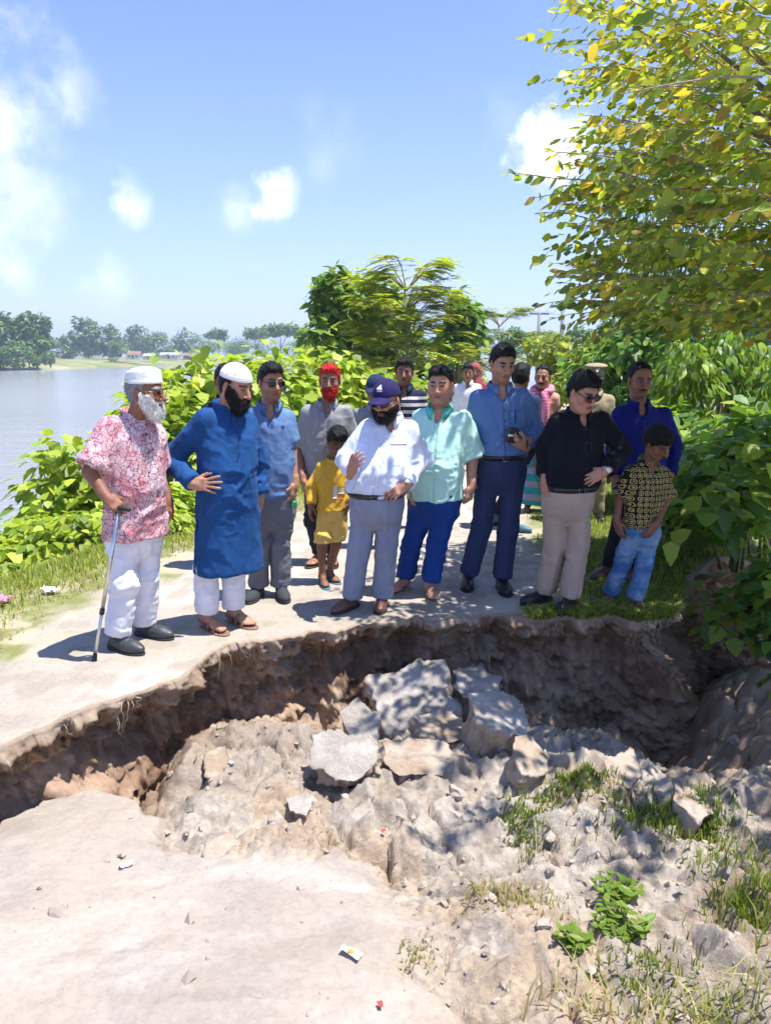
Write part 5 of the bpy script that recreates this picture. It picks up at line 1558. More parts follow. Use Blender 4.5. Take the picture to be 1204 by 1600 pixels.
add('henna', "man with bright red henna-dyed hair and beard in a grey shirt", H=1.67, yaw=4, skin=(0.255, 0.12, 0.07),
    hd=(515, 594, 0, 6, 0), neck=(511, 632), sh=((477, 640), (545, 640)), hip=(508, 752), hs=.98,
    el=((464, 700, .02), (553, 700, .05)), wr=((474, 752, -.12), (548, 760, 0)),
    feet=((480, 889, -28), (521, 890, 8)), kn=((487, 812), (524, 812)), ch=.165, wa=.15, be=.11, hi=.155, brow=(.05, .02, .015),
    hair=('short', M_henna, .013, .9), beard=dict(mat=M_henna, length=.018, width=.62, up=-.075),
    top=A_(mat=M_grey_shirt, hem=750, sleeve=(.95, .95), rs=(.066, .062, .05), hemA=.172, amp=.024, open=.5, nb=5),
    bot=A_(mat=M_black_pant, r=(.09, .072, .066), end=.95), shoe='sandal', smat=(M_rubber, M_rubber, M_rubber))
add('boy', "small boy in yellow long-sleeved shirt and yellow shorts", H=1.22, yaw=8, skin=(0.175, 0.075, 0.042),
    hd=(527, 690, 14, 22, 4), neck=(521, 721), sh=((500, 727), (541, 727)), hip=(519, 788), hs=.85, hdy=-.03, sw=.115,
    el=((489, 759, .02), (544, 757, .03)), wr=((486, 788, -.05), (544, 786, -.02)), ar=.95,
    hand=(A_(tip=(483, 808, -.07), curl=.3), A_(tip=(541, 806, -.02), curl=.4)), hnd=1.05,
    feet=((511, 922, 18), (530, 914, 34)), kn=((503, 855), (525, 851)), ch=.095, wa=.090, be=.070, hi=.094, fl=.20, hipw=.05,
    hair=('boy', M_hair, .018, 1.0),
    top=A_(mat=M_yellow, hem=797, sleeve=(1.93, 1.93), rs=(.058, .05, .042), hemA=.104, hemB=.078, placket=False, collar='band', open=.02, loose=.012),
    bot=A_(name='shorts', mat=M_shorts, r=(.098, .104, .1), end=.43), shoe='slipper', smat=(M_flip_blue, M_flip_blue, M_rubber))
add('white', "stout man in white shirt and purple cap gesturing with both hands", H=1.62, yaw=-4, skin=(0.36, 0.18, 0.12),
    hd=(603, 625, -26, 12, 0), neck=(610, 656), sh=((570, 664), (645, 666)), hip=(589, 766), hdy=-.07, sw=.18,
    el=((540, 716, -.03), (660, 717, .02)), wr=((549, 737, -.28), (633, 760, -.22)),
    hand=(A_(tip=(558, 716, -.36), back=(-.6, -.5, -.2), thumb=(.2, -.2, .9), curl=.35, spread=.14, tc=.2), A_(tip=(606, 777, -.27), back=(0.1, -.8, .6), thumb=(-.1, -.3, .8), curl=.4, spread=.10, tc=.3)),
    feet=((521, 961, -38), (592, 962, -6)), kn=((562, 850), (604, 850)), ch=.178, wa=.178, be=.165, hi=.172, bf=.055, fat=.9, ar=1.1,
    stub=.2, beard=dict(mat=M_hair, length=.002, width=.92, up=-.03, off=.004), hair=('nape', M_hair, .008), glasses='sun', hat=('cap', M_purple, .06),
    top=A_(mat=M_white_shirt, tuck=True, sleeve=(1.92, 1.90), rs=(.064, .060, .046), pocket=(.085, 1.16), bmat=M_white_plastic, open=.30, amp=.022),
    bot=A_(mat=M_lgrey_pant, crease=True, r=(.108, .088, .084), end=.98, belt=True, amp=.009), shoe='leather', smat=(M_brown_shoe, M_rubber, M_rubber), watch=(1, M_metal), wdir=(.3, -.6, .7))
add('mint', "heavy man in mint green short-sleeved shirt and royal blue trousers", H=1.67, yaw=-12, skin=(0.40, 0.20, 0.13),
    hd=(688, 601, -18, 6, 0), neck=(686, 642), sh=((655, 650), (728, 652)), hip=(681, 762), hs=1.02, hdy=-.05, sw=.185,
    el=((645, 712, .03), (737, 716, .03)), wr=((642, 760, -.05), (735, 762, -.04)), ar=1.18,
    hand=(None, A_(tip=(730, 790, -.06), back=(.6, -.7, 0), thumb=(-.6, -.6, 0), curl=.9, tc=.7)),
    feet=((608, 932, -36), (679, 944, 8)), kn=((643, 848), (684, 845)), ch=.178, wa=.176, be=.155, hi=.17, bf=.04, fat=1.0, stub=.30, nk=1.1,
    hair=('short', M_hair, .012, .8),
    top=A_(mat=M_mint, hem=778, sleeve=(.92, .90), rs=(.072, .074, .06), flare=1.2, hemA=.186, hemB=.16, cmat=M_mint2, bmat=M_white_plastic, open=.38, amp=.024),
    bot=A_(mat=M_blue_pant, r=(.106, .084, .078), end=.93, amp=.015), shoe='slipper', smat=(M_flip, M_flip, M_rubber))
add('tall', "tall man in blue chambray shirt and navy trousers holding a black pouch", H=1.80, yaw=4, skin=(0.36, 0.185, 0.12),
    hd=(785, 567, 14, 18, 0), neck=(781, 606), sh=((742, 618), (821, 615)), hip=(783, 710), hdy=-.06,
    el=((731, 680, .06), (838, 678, .04)), wr=((737, 735, .0), (815, 696, -.20)), ar=1.05,
    hand=(None, A_(tip=(797, 685, -.27), back=(.1, -.4, -.9), thumb=(.1, -.5, .85), curl=.75, tc=.5)),
    feet=((729, 927, -8), (793, 934, 4)), kn=((752, 822), (794, 820)), ch=.178, wa=.162, be=.125, hi=.165, bf=.015, stub=.22,
    hair=('short', M_hair, .016, 1.1),
    top=A_(mat=M_chambray, tuck=True, sleeve=(1.5, 1.55), rs=(.066, .06, .054), pocket=(.085, 1.34), nb=6, open=.32),
    bot=A_(mat=M_navy_pant, crease=True, r=(.100, .080, .074), end=.97, belt=True, amp=.008), shoe='formal', smat=(M_black_leather, M_rubber, M_rubber), watch=(1, M_black_leather))
add('black', "man in black shirt, khaki trousers and glasses, hand on hip", H=1.66, yaw=14, skin=(0.36, 0.18, 0.12),
    hd=(911, 612, 30, 26, 0), neck=(903, 648), sh=((868, 654), (946, 652)), hip=(886, 757), hdy=-.08,
    el=((851, 700, .04), (973, 704, .0)), wr=((851, 748, -.06), (942, 738, -.20)),
    hand=(None, A_(tip=(905, 757, -.24), back=(.1, -.95, .3), thumb=(.2, 0, .9), curl=.30, spread=.12, tc=.2)),
    feet=((815, 947, -62), (872, 962, -34)), kn=((866, 852), (903, 848)), ch=.172, wa=.168, be=.15, hi=.166, bf=.045, fat=.5, ar=1.1,
    hair=('short', M_hair, .018, 1.0), glasses='rim',
    top=A_(mat=M_black_shirt, tuck=True, sleeve=(1.85, 1.86), rs=(.068, .066, .052), nb=5, open=.35),
    bot=A_(mat=M_khaki, crease=True, r=(.102, .086, .080), end=.98, belt=True, amp=.009), shoe='formal', smat=(M_black_leather, M_rubber, M_rubber), watch=(1, M_metal), wdir=(.35, -.9, .2), dial=M_white_plastic)
add('cobalt', "man with a moustache in cobalt blue shirt standing behind the boy", H=1.72, yaw=6, skin=(0.235, 0.105, 0.065),
    hd=(999, 593, 6, 12, 0), neck=(997, 632), sh=((964, 642), (1043, 644)), hip=(1000, 742),
    el=((955, 700, .03), (1056, 698, .05)), wr=((960, 748, -.05), (1046, 745, -.08)),
    feet=((926, 907, -52), (986, 912, -12)), kn=((966, 835), (1002, 835)), ch=.178, wa=.160, be=.125, hi=.165, bf=.01,
    hair=('recede', M_hair, .013, .9), mous=True, stub=.25,
    top=A_(mat=M_cobalt, tuck=True, sleeve=(1.88, 1.88), nb=5), bot=A_(mat=M_dnavy, r=(.096, .078, .074), end=.97), shoe='formal', smat=(M_brown_shoe, M_rubber, M_rubber))
add('boy2', "boy in black and yellow patterned shirt and blue jeans looking down", H=1.27, yaw=14, skin=(0.17, 0.073, 0.042),
    hd=(1027, 691, 34, 34, -14), neck=(1012, 724), sh=((983, 734), (1040, 738)), hip=(1003, 812), hs=.88, hdy=-.10, sw=.125,
    el=((967, 777, .02), (1040, 782, .02)), wr=((963, 816, -.05), (1023, 820, -.10)),
    hand=(A_(tip=(968, 838, -.07), curl=.35), A_(tip=(1008, 842, -.13), back=(.3, -.9, .1), thumb=(-.6, 0, .5), curl=.35)), hnd=1.0,
    feet=((953, 951, -12), (1010, 960, 14)), kn=((972, 880), (1006, 881)), ch=.125, wa=.112, be=.085, hi=.118, hipw=.06, fl=.205,
    hair=('boy', M_hair, .018, 1.0),
    top=A_(mat=M_geo, hem=820, sleeve=(.88, .88), rs=(.072, .070, .06), flare=1.2, hemA=.135, hemB=.10, open=.5, nb=4, loose=.013),
    bot=A_(mat=M_denim, r=(.096, .086, .084), end=.97, amp=.014), shoe='slipper', smat=(M_flip, M_flip, M_rubber))
# ---- those standing further back, partly hidden
def back(key, label, x, d, H, yaw, skin, top, bot, fine=False, **kw):
    """a figure standing at (x, d) on the road, facing yaw, arms hanging"""
    def px(p): # world -> pixel
        v = np.array(p) - np.array([0, 0, CAM_H]); c, s = math.cos(PITCH), math.sin(PITCH)
        zc = v[1] * c - v[2] * s; up = v[1] * s + v[2] * c
        return 602 + FPX * v[0] / zc, 800 - FPX * up / zc
    k = H / 1.7; r = math.radians(yaw); lx, ly = math.cos(r), math.sin(r)
    S = dict(H=H, yaw=yaw, skin=skin, fine=fine, top=top, bot=bot)
    S['hd'] = (*px((x, d, 1.585 * k)), yaw + kw.pop('hyaw', 0), kw.pop('hp', 5), 0)
    S['neck'] = px((x, d, 1.42 * k)); S['hip'] = px((x, d, 0.98 * k))
    S['sh'] = tuple((*px((x + s * .19 * k * lx, d, 1.37 * k)), s * .19 * k * ly) for s in (-1, 1))
    st = kw.pop('step', .11)
    ft = []
    for s, fa in ((-1, 8), (1, -8)):
        f = math.radians(yaw - fa * s * -1 * -1)
        q = (x + s * st * lx + .26 * k * math.sin(f) * .7, d + s * st * ly - .26 * k * math.cos(f) * .7, 0)
        ft.append((*px(q), math.degrees(f)))
    S['feet'] = tuple(ft); S['dy'] = 0.0
    S.update(kw); add(key, label, **S)
plain = lambda mat, **k: A_(dict(mat=mat, hem=None), **k)
def top_h(mat, H, d, z, **k):
    v = np.array([0, d, z - CAM_H]); c, s = math.cos(PITCH), math.sin(PITCH)
    return A_(dict(mat=mat, hem=800 - FPX * (v[1] * s + v[2] * c) / (v[1] * c - v[2] * s), placket=False), **k)
back('stripe', "man in navy polo with pale stripes behind the purple cap", 0.185, 7.5, 1.68, -4, (0.25, 0.115, 0.07), top_h(M_stripe, 1.68, 7.5, .90, sleeve=(.85, .85)), A_(mat=M_black_pant), hair=('short', M_hair, .015), stub=.3, fine=True)
back('navycap', "man in dark blue cap and pale shirt half hidden behind the stout man", -0.085, 6.7, 1.53, -10, (0.24, 0.11, 0.065), top_h(M_grey_shirt, 1.6, 6.7, .85, sleeve=(.9, .9)), A_(mat=M_grey_pant), hair=('nape', M_hair, .008), hat=('cap', M_navycap, -.05), shoe='sandal', smat=(M_sandal,) * 3)
back('hidden', "dark-haired man in dark blue trousers mostly hidden behind the blue kurta", -1.24, 5.95, 1.64, 20, (0.26, 0.12, 0.07), top_h(M_dnavy, 1.66, 5.9, .9, sleeve=(.9, .9)), A_(mat=M_blue_pant), hair=('short', M_hair, .014), feet=((378, 890, 10), (412, 897, 30)))
back('scarf', "man in peach vest with a pink checked scarf and blue checked lungi", 1.70, 8.3, 1.60, -24, (0.33, 0.16, 0.10), top_h(M_peach, 1.6, 8.3, .86, sleeve=(.25, .25), collar=False), A_(name='lungi', mat=M_lungi, lungi=.10), hair=('recede', M_hair, .010), shoe='slipper', smat=(M_flip,) * 3, fine=True, mous=True,
     el=((833, 668, -.02), (868, 668, -.02)), wr=((826, 690, -.22), (846, 688, -.22)))
back('backhead', "dark-haired man in navy trousers and blue shoes behind the chambray shirt", 1.30, 7.35, 1.63, 150, (0.25, 0.115, 0.07), top_h(M_navy_pant, 1.63, 7.3, .9, sleeve=(1.9, 1.9)), A_(mat=M_dnavy), hair=('short', M_hair, .018), feet=((770, 820, -20), (828, 834, 60)), smat=(M_flip_blue, M_rubber, M_rubber))
back('police', "uniformed man in khaki peaked cap behind the black shirt", 2.16, 7.9, 1.60, -8, (0.25, 0.115, 0.07), top_h(M_police, 1.7, 7.9, .9, sleeve=(.9, .9)), A_(mat=M_police), hair=('nape', M_hair, .008), hat=('police', M_police, .0))
back('scarfwoman', "woman with maroon headscarf walking far along the path", 1.42, 12.2, 1.58, -5, (0.24, 0.11, 0.065), top_h(M_scarf_red, 1.58, 12.2, .40, hemA=.22, hemB=.18, sleeve=(1.9, 1.9), collar=False), A_(mat=M_scarf_red), hair=('nape', M_hair, .01))
back('farwhite', "person in white shirt far along the path behind the mint shirt", 1.22, 11.4, 1.58, -5, (0.27, 0.13, 0.075), top_h(M_wht_trouser, 1.58, 11.4, .62, sleeve=(1.9, 1.9), hemA=.2), A_(mat=M_wht_trouser), hair=('short', M_hair, .014))
# ================================================================== things held and printed
def _stick():
    P = PEOPLE['old']['_']; base = P['base']
    grip = P['Wr'][0] + base + nrm(P['rel'](187, 795, -.32) - P['Wr'][0]) * .085 + np.array([0, 0, -.012])
    foot = gp(147, 1034); root = empty("walking_stick", foot)
    tag(root, "silver adjustable walking stick with black handle held by the old man", "walking stick")
    t = grip - foot; up = nrm(t)
    m = MB(); m.tube([t * .34, t * .985], .0115, 12); sh = m.build("upper_tube", M_metal, root)
    m = MB(); m.tube([t * .03, t * .345], .0092, 12); m.build("lower_tube", M_metal, root)
    m = MB(); m.tube([t * .325, t * .36], .0145, 12); m.build("lock_ring", M_rubber, root)
    m = MB(); m.tube([t * 0 + up * .001, up * .012, up * .055], [.017, .016, .011], 12); m.build("rubber_tip", M_rubber, root)
    d = nrm(np.array([.75, -.25, 0])); m = MB()
    m.tube([t - d * .055 + (0, 0, .006), t - d * .03 + (0, 0, .014), t + d * .02 + (0, 0, .012), t + d * .06 + (0, 0, .010), t + d * .075 + (0, 0, .004)], [.010, .014, .014, .014, .009], 10)
    m.build("handle", M_rubber, root)
_stick()
def held_box(name, label, cat, px, py, y, size, rot, mat, mat2=None):
    c = pt(px, py, y); root = empty(name, c)
    R = np.array(Matrix.Rotation(rot[2], 3, 'Z') @ Matrix.Rotation(rot[0], 3, 'X') @ Matrix.Rotation(rot[1], 3, 'Y'))
    F = Field(-np.array(size), np.array(size), min(size) / 3.2); F.add(rbox((0, 0, 0), np.array(size) / 2, min(size) * .35))
    V, Fc = F.mesh(); V = V @ R.T
    b = link_mesh("cover", np_mesh("cover", V, Fc), mat, root)
    if mat2 is not None:
        m = MB(); m.box((0, 0, 0), (size[0] * .9, size[1] * 1.06, size[2] * .18), None); o = m.build("clasp", mat2, root)
        o.rotation_euler = Matrix(R.tolist()).to_euler()
    return tag(root, label, cat)
_t = PEOPLE['tall']['_']; _y = _t['Wr'][1][1] + _t['base'][1]
held_box("pouch", "black leather pouch in the tall man's hand", "pouch", 800, 680, _y - .055, (.085, .035, .115), (.25, .15, .2), M_black_leather, M_metal)
_t = PEOPLE['old']['_']; _y = _t['Wr'][1][1] + _t['base'][1]
held_box("phone", "dark phone in the old man's lowered left hand", "phone", 263, 811, _y - .02, (.030, .014, .12), (.1, .5, .6), M_navycap)
_t = PEOPLE['polo']['_']; _y = _t['Wr'][1][1] + _t['base'][1]
held_box("green_packet", "small bright green packet in the polo-shirted man's hand", "packet", 459, 788, _y - .02, (.035, .02, .05), (.1, .3, .4), simple("green_foil", (0.03, 0.36, 0.10), .3))
# emblem on the purple cap: three slanting bars over the word
def cap_badge():
    S = PEOPLE['white']; P = S['_']; cap_o = S['_cap']; Rt = S['_Rt']
    me = cap_o.data; n = len(me.vertices); V = np.zeros(n * 3, np.float32); me.vertices.foreach_get('co', V); V = V.reshape(-1, 3)
    Fc = [tuple(p.vertices) for p in me.polygons]; bv = BVHTree.FromPolygons([tuple(v) for v in V], Fc)
    fw = P['Rh'][:, 1]; rt = -P['Rh'][:, 0]; up = P['Rh'][:, 2]
    c0 = P['hl']((0.0, 0, .088))
    def proj(u, v):
        # u to the viewer's right, v up, on the cap front
        o = c0 + rt * u + up * v + fw * .4
        h = bv.ray_cast(Vector(o), Vector(-fw), 1)
        return np.array(h[0]) + np.array(h[1]) * .0022 if h[0] is not None else o - fw * .3
    def quad(pts, name):
        A = [proj(*p) for p in pts]; m = MB(); B = [a - fw * .003 for a in A]; nn = len(A)
        m.raw(A + B, [tuple(range(nn))] + [(i, i + nn, (i + 1) % nn + nn, (i + 1) % nn) for i in range(nn)])
        m.build(name, M_white_plastic, cap_o, smooth=False)
    for i, h in enumerate((.011, .020, .029)):
        x = -.019 + i * .0125
        quad([(x, 0), (x + .009, 0), (x + .009 - h * .42, h * .9), (x - h * .42 + .001, h * .72)], "badge_bar")
    cu = bpy.data.curves.new("t", 'FONT'); cu.body = "adidas"; cu.size = .0155; cu.align_x = 'CENTER'; cu.resolution_u = 2
    to = bpy.data.objects.new("t", cu); COL.objects.link(to)
    dg = bpy.context.evaluated_depsgraph_get(); me2 = bpy.data.meshes.new_from_object(to.evaluated_get(dg)); bpy.data.objects.remove(to, do_unlink=True)
    for v in me2.vertices: v.co = Vector(proj(v.co.x + .001, v.co.y - .0125))
    link_mesh("badge_lettering", me2, M_white_plastic, cap_o)
cap_badge()
def prints():
    P = PEOPLE['boy']['_']; st = P['strip']; z = P['hz']
    st("chest_print", -.005, .028, z + .20, z + .105, M_print, 8, 3, .0025)
    st("chest_print", .036, .082, z + .175, z + .14, M_print, 5, 4, .0025)
    st("chest_print", .034, .080, z + .132, z + .098, M_print2, 5, 4, .0025)
    P = PEOPLE['polo']['_']; p = [P['surf'](.075 + .010 * math.cos(a), P['zN'] - .13 + .010 * math.sin(a), .003) for a in np.linspace(0, 2 * math.pi, 14)]
    m = MB(); m.tube(p, .002, 4, cap=False); m.build("chest_emblem", M_navycap, P['top'])
    P = PEOPLE['tall']['_']; a = P['surf'](.075, 1.335, .006); b = P['surf'](.070, 1.25, .006)
    m = MB(); m.tube([a + (0, 0, .02), b], .004, 6); m.build("pen", M_black_leather, P['top'])
    # pink scarf on the man at the back: a loop round the neck with hanging ends
    P = PEOPLE['scarf']['_']; f, l = P['fwd'], P['lat']; zN = P['zN']
    V = []; path = []
    for a in np.linspace(0.5, 2 * math.pi - .5, 22):
        path.append(np.array([*(P['hc'][:2] * .5 + P['rel'](*PEOPLE['scarf']['neck'])[:2] * .5), zN + .01 - .03 * math.cos(a) + .01]) + (f * math.cos(a) + l * math.sin(a)) * .095)
    e = [P['surf'](.07, zN - dz, .02) for dz in (.12, .22, .32, .42)]
    e2 = [P['surf'](-.06, zN - dz, .02) for dz in (.12, .22)]
    path = e2[::-1] + path[::-1] if np.linalg.norm(path[-1] - e2[0]) < np.linalg.norm(path[0] - e2[0]) else e2[::-1] + path
    path = path + e
    m = MB(); m.tube(path, .042, 10); m.build("scarf", M_gamcha, P['root'])
    # headscarf of the woman down the path
    P = PEOPLE['scarfwoman']['_']
    F = Field((-.14, -.17, -.26), (.14, .14, .16), .009)
    F.add(ell((0, -.02, .03), (.098, .118, .112))); F.add(cap((0, -.03, -.02), (0, -.02, -.2), .09, .14), .05)
    F.cut(ell((0, .10, -.03), (.058, .08, .085)), .02)
    V, Fc = F.mesh(); link_mesh("headscarf", np_mesh("headscarf", P['hl'](V), Fc), M_scarf_red, P['root'])
    # badge on the peaked cap
    S = PEOPLE['police']; P = S['_']; c = P['hl']((0, .112, .105)); m = MB(); fw, rt, up = P['Rh'][:, 1], P['Rh'][:, 0], P['Rh'][:, 2]
    a = np.linspace(0, 2 * math.pi, 12, endpoint=False)
    m.raw([c + fw * .012 + .022 * (math.cos(q) * rt + math.sin(q) * up) for q in a] + [c - fw * .02 + .022 * (math.cos(q) * rt + math.sin(q) * up) for q in a], [tuple(range(12))] + [(i, (i + 1) % 12, 12 + (i + 1) % 12, 12 + i) for i in range(12)])
    m.build("badge", M_metal, S['_cap'])
prints()
# ================================================================== plants
def leaf_material(name, trans=0.35, rough=0.45):
    t = NT(name); t.set(Roughness=rough); t.b.inputs['Specular IOR Level'].default_value = 0.35
    a = t.n('ShaderNodeAttribute', attribute_name='Col')
    t.base(a.outputs[0])
    tr = t.n('ShaderNodeBsdfTranslucent')
    g = t.n('ShaderNodeMix', data_type='RGBA', blend_type='MULTIPLY'); g.inputs[0].default_value = 1.0
    t.lk(a.outputs[0], g.inputs[6]); g.inputs[7].default_value = (1.5, 1.45, 0.8, 1); t.lk(g.outputs[2], tr.inputs[0])
    m = t.n('ShaderNodeMixShader'); m.inputs[0].default_value = trans
    t.lk(t.b.outputs[0], m.inputs[1]); t.lk(tr.outputs[0], m.inputs[2]); t.lk(m.outputs[0], t.out.inputs[0])
    return t.m
M_leaf = leaf_material("leaf_tissue", 0.42); M_far_leaf = leaf_material("distant_foliage", 0.25, 0.7)
M_bark = simple("grey_brown_bark", (0.16, 0.115, 0.08), .9, vary=.3, vscale=30, bump=(60, .01))
M_twig = simple("pale_twig", (0.27, 0.22, 0.15), .8)
M_green_stem = simple("green_stem", (0.14, 0.19, 0.05), .6)
def _tmpl(w1, y1, w2, y2, fold=.06, droop=.12, base=0.0):
    V = np.array([(0, 0, 0), (0, y1, -fold), (0, y2, -fold - droop * .4), (0, 1, -droop), (-w1, y1 - base, .0), (-w2, y2, -droop * .4), (w1, y1 - base, .0), (w2, y2, -droop * .4)], float)
    F = np.array([(0, 6, 1), (0, 1, 4), (1, 6, 7), (1, 7, 2), (1, 2, 5), (1, 5, 4), (2, 7, 3), (2, 3, 5)])
    return V, F
def _round_leaf(w, droop=.10, fold=.05):
    ys = [.10, .38, .72]; ws = [w * .55, w, w * .72]
    V = [(0, 0, 0)] + [(0, y, -fold - droop * y * y) for y in ys] + [(0, 1, -droop)] + [(-a, y, -droop * y * y) for a, y in zip(ws, ys)] + [(a, y, -droop * y * y) for a, y in zip(ws, ys)]
    F = [(0, 8, 1), (0, 1, 5)]
    for i in range(2): F += [(1 + i, 8 + i, 9 + i), (1 + i, 9 + i, 2 + i), (1 + i, 2 + i, 6 + i), (1 + i, 6 + i, 5 + i)]
    F += [(3, 10, 4), (3, 4, 7)]
    return np.array(V, float), np.array(F)
JLEAF = _round_leaf(.31)
OVATE = _tmpl(.30, .35, .24, .72); HEART = _tmpl(.42, .25, .30, .62, .05, .22, .06); LANCE = _tmpl(.11, .3, .09, .68, .02, .2)
DROOP = _tmpl(.19, .35, .16, .68, .03, .3)
DIAM = (np.array([(0, 0, 0), (-.34, .45, .03), (0, 1, -.08), (.34, .5, .03)], float), np.array([(0, 3, 2), (0, 2, 1)]))
def orient(D, N):
    D = D / (np.linalg.norm(D, axis=1)[:, None] + 1e-9)
    X = np.cross(D, N); X /= np.linalg.norm(X, axis=1)[:, None] + 1e-9
    return X, D, np.cross(X, D)
def leaf_arrays(P, D, N, S, tm, C):
    X, Y, Z = orient(D, N); V0, F0 = tm; k = len(V0)
    V = P[:, None] + S[:, None, None] * (V0[None, :, 0:1] * X[:, None] + V0[None, :, 1:2] * Y[:, None] + V0[None, :, 2:3] * Z[:, None])
    F = (F0[None] + (np.arange(len(P)) * k)[:, None, None]).reshape(-1, 3)
    return V.reshape(-1, 3), F, np.repeat(C, k, 0)
def pick_cols(r, n, pal, jit=.18):
    w = np.array([p[0] for p in pal], float); i = r.choice(len(pal), n, p=w / w.sum())
    c = np.array([p[1] for p in pal])[i]
    return np.clip(c * (1 + r.normal(0, jit, (n, 1))) * (1 + r.normal(0, .05, (n, 3))), .005, .9)
LEAF_LIB = {}
def leaf_variants(key, tm, pal, mat):
    if key not in LEAF_LIB:
        r = np.random.default_rng(len(LEAF_LIB) + 40); L = []
        for k in range(9):
            V, F = tm; V = V.copy(); V[:, 2] += .10 * (fbm(V * 3 + k * 7, 2) - .5) + r.uniform(-.08, .02) * V[:, 1] ** 2; V[:, 0] *= r.uniform(.85, 1.15)
            me = np_mesh("leaf", V, F, smooth=True, cols=np.tile(pick_cols(r, 1, pal), (len(V), 1))); me.materials.append(mat); L.append(me)
        LEAF_LIB[key] = L
    return LEAF_LIB[key]
def put_leaves(root, loc, P, D, N, S, tm, pal, key, r, single=0, name="foliage", mat=None):
    """the leaves that show largest become leaf objects, the rest one joined part"""
    mat = mat or M_leaf
    n = len(P); q = P - np.array([0, 0, CAM_H]); zc = q[:, 1] * math.cos(PITCH) - q[:, 2] * math.sin(PITCH)
    X, Y, Z = orient(D, N)
    view = q / (np.linalg.norm(q, axis=1)[:, None] + 1e-9)
    px = 602 + FPX * q[:, 0] / np.maximum(zc, .1); py = 800 - FPX * (q[:, 1] * math.sin(PITCH) + q[:, 2] * math.cos(PITCH)) / np.maximum(zc, .1)
    inview = (px > 0) & (px < 1204) & (py > 0) & (py < 1600) & (zc > .2)
    score = S / np.maximum(zc, .3) * (0.25 + np.abs((Z * view).sum(1))) * inview
    # prefer the outer side that faces the camera
    c0 = P.mean(0); score = score * (1 + .8 * np.clip(-((P - c0) * view).sum(1) / (np.std(P) + 1e-6), -1, 1.5))
    o = np.argsort(-score); si = o[:single]; ri = o[single:]
    C = pick_cols(r, n, pal)
    if len(ri):
        V, F, cc = leaf_arrays(P[ri], D[ri], N[ri], S[ri], tm, C[ri])
        fo = link_mesh(name, np_mesh(name, V - loc, F, smooth=True, cols=cc), mat, root); fo["kind"] = "stuff"
    lib = leaf_variants(key, tm, pal, mat) if single else None
    for i in si:
        ob = bpy.data.objects.new("leaf", lib[r.integers(9)]); COL.objects.link(ob); ob.parent = root
        M = Matrix(np.stack([X[i], Y[i], Z[i]], 1).tolist()).to_4x4(); ob.matrix_local = Matrix.Translation(Vector((P[i] - loc).tolist())) @ M @ Matrix.Scale(float(S[i]), 4)

GREEN_BIG = [(3, (0.293, 0.404, 0.038)), (3, (0.390, 0.495, 0.053)), (1.5, (0.186, 0.272, 0.033)), (.8, (0.527, 0.561, 0.075))]
GREEN_RIGHT = [(3, (0.230, 0.368, 0.048)), (2, (0.380, 0.497, 0.072)), (2, (0.120, 0.230, 0.040))]
def bush(name, label, c, rx, ry, ztop, n, size, pal, key, tm=HEART, single=0, seed=0, zb=None, group=None, lumps=7, droop=.45, spiky=False):
    """a mound of big leaves on upright stems"""
    r = np.random.default_rng(seed + 100); x, y = c
    zb = float(top_z(np.array([x]), np.array([y]))[0]) if zb is None else zb
    loc = np.array([x, y, zb]); root = empty(name, loc)
    h = ztop - zb; n = int(n * 1.9); lumps = lumps + 3
    # sub-mounds give an uneven outline
    cen = np.stack([r.uniform(-.6, .6, lumps) * rx, r.uniform(-.6, .6, lumps) * ry, h * r.uniform(.35, .72, lumps)], 1); cen[0] = (0, 0, h * .66)
    rad = np.stack([rx * r.uniform(.42, .62, lumps), ry * r.uniform(.42, .62, lumps), h * r.uniform(.26, .36, lumps)], 1)
    k = r.integers(0, lumps, n); a = r.uniform(0, 2 * math.pi, n); ct = r.uniform(-.55, 1, n); st = np.sqrt(1 - ct ** 2)
    dirs = np.stack([st * np.cos(a), st * np.sin(a), ct], 1)
    rr = r.uniform(.45, 1.06, n)[:, None]
    P = loc + cen[k] + dirs * rad[k] * rr
    ok = P[:, 2] > zb + .03; P, dirs = P[ok], dirs[ok]; n = len(P)
    out = dirs * np.array([1, 1, .35]); D = out + np.stack([r.normal(0, .45, n), r.normal(0, .45, n), -droop + r.normal(0, .25, n)], 1)
    N = dirs * .55 + np.array([0, 0, 1.0]) + r.normal(0, .28, (n, 3))
    S = size * r.uniform(.6, 1.25, n)
    put_leaves(root, loc, P, D, N, S, tm, pal, key, r, single)
    for j in range(min(lumps, 6)):
        m = MB(); e = cen[j] + np.array([0, 0, rad[j, 2] * .5]); b = np.array([cen[j][0] * .3, cen[j][1] * .3, -.05])
        m.tube([b, b * .5 + e * .5 + r.normal(0, .04, 3), e], [.018, .013, .006], 6); m.build("stem", M_green_stem, root)
    return tag(root, label, "shrub", group)
LB = "large-leaved shrubs on the river bank"; RB = "large-leaved shrubs on the right verge"
bush("shrub", "lowest shrub at the left edge beside the dry grass", (-3.5, 6.75), .5, .45, .08, 220, .12, GREEN_BIG, 'big', single=120, seed=1, group=LB)
bush("shrub", "low shrub at the left edge against the water", (-3.7, 7.7), .5, .5, .18, 300, .14, GREEN_BIG, 'big', single=150, seed=2, group=LB)
bush("shrub", "shrub behind the old man's elbow, outlined against the river", (-3.35, 8.4), .75, .6, .98, 520, .16, GREEN_BIG, 'big', single=250, seed=3, group=LB)
bush("shrub", "shrub behind the old man's head and shoulder", (-2.75, 9.2), .8, .7, 1.42, 620, .17, GREEN_BIG, 'big', single=260, seed=4, group=LB)
bush("shrub", "tall dense shrub behind the white skull cap of the kurta wearer", (-2.35, 10.4), 1.0, .9, 1.98, 820, .19, GREEN_BIG, 'big', single=260, seed=5, group=LB)
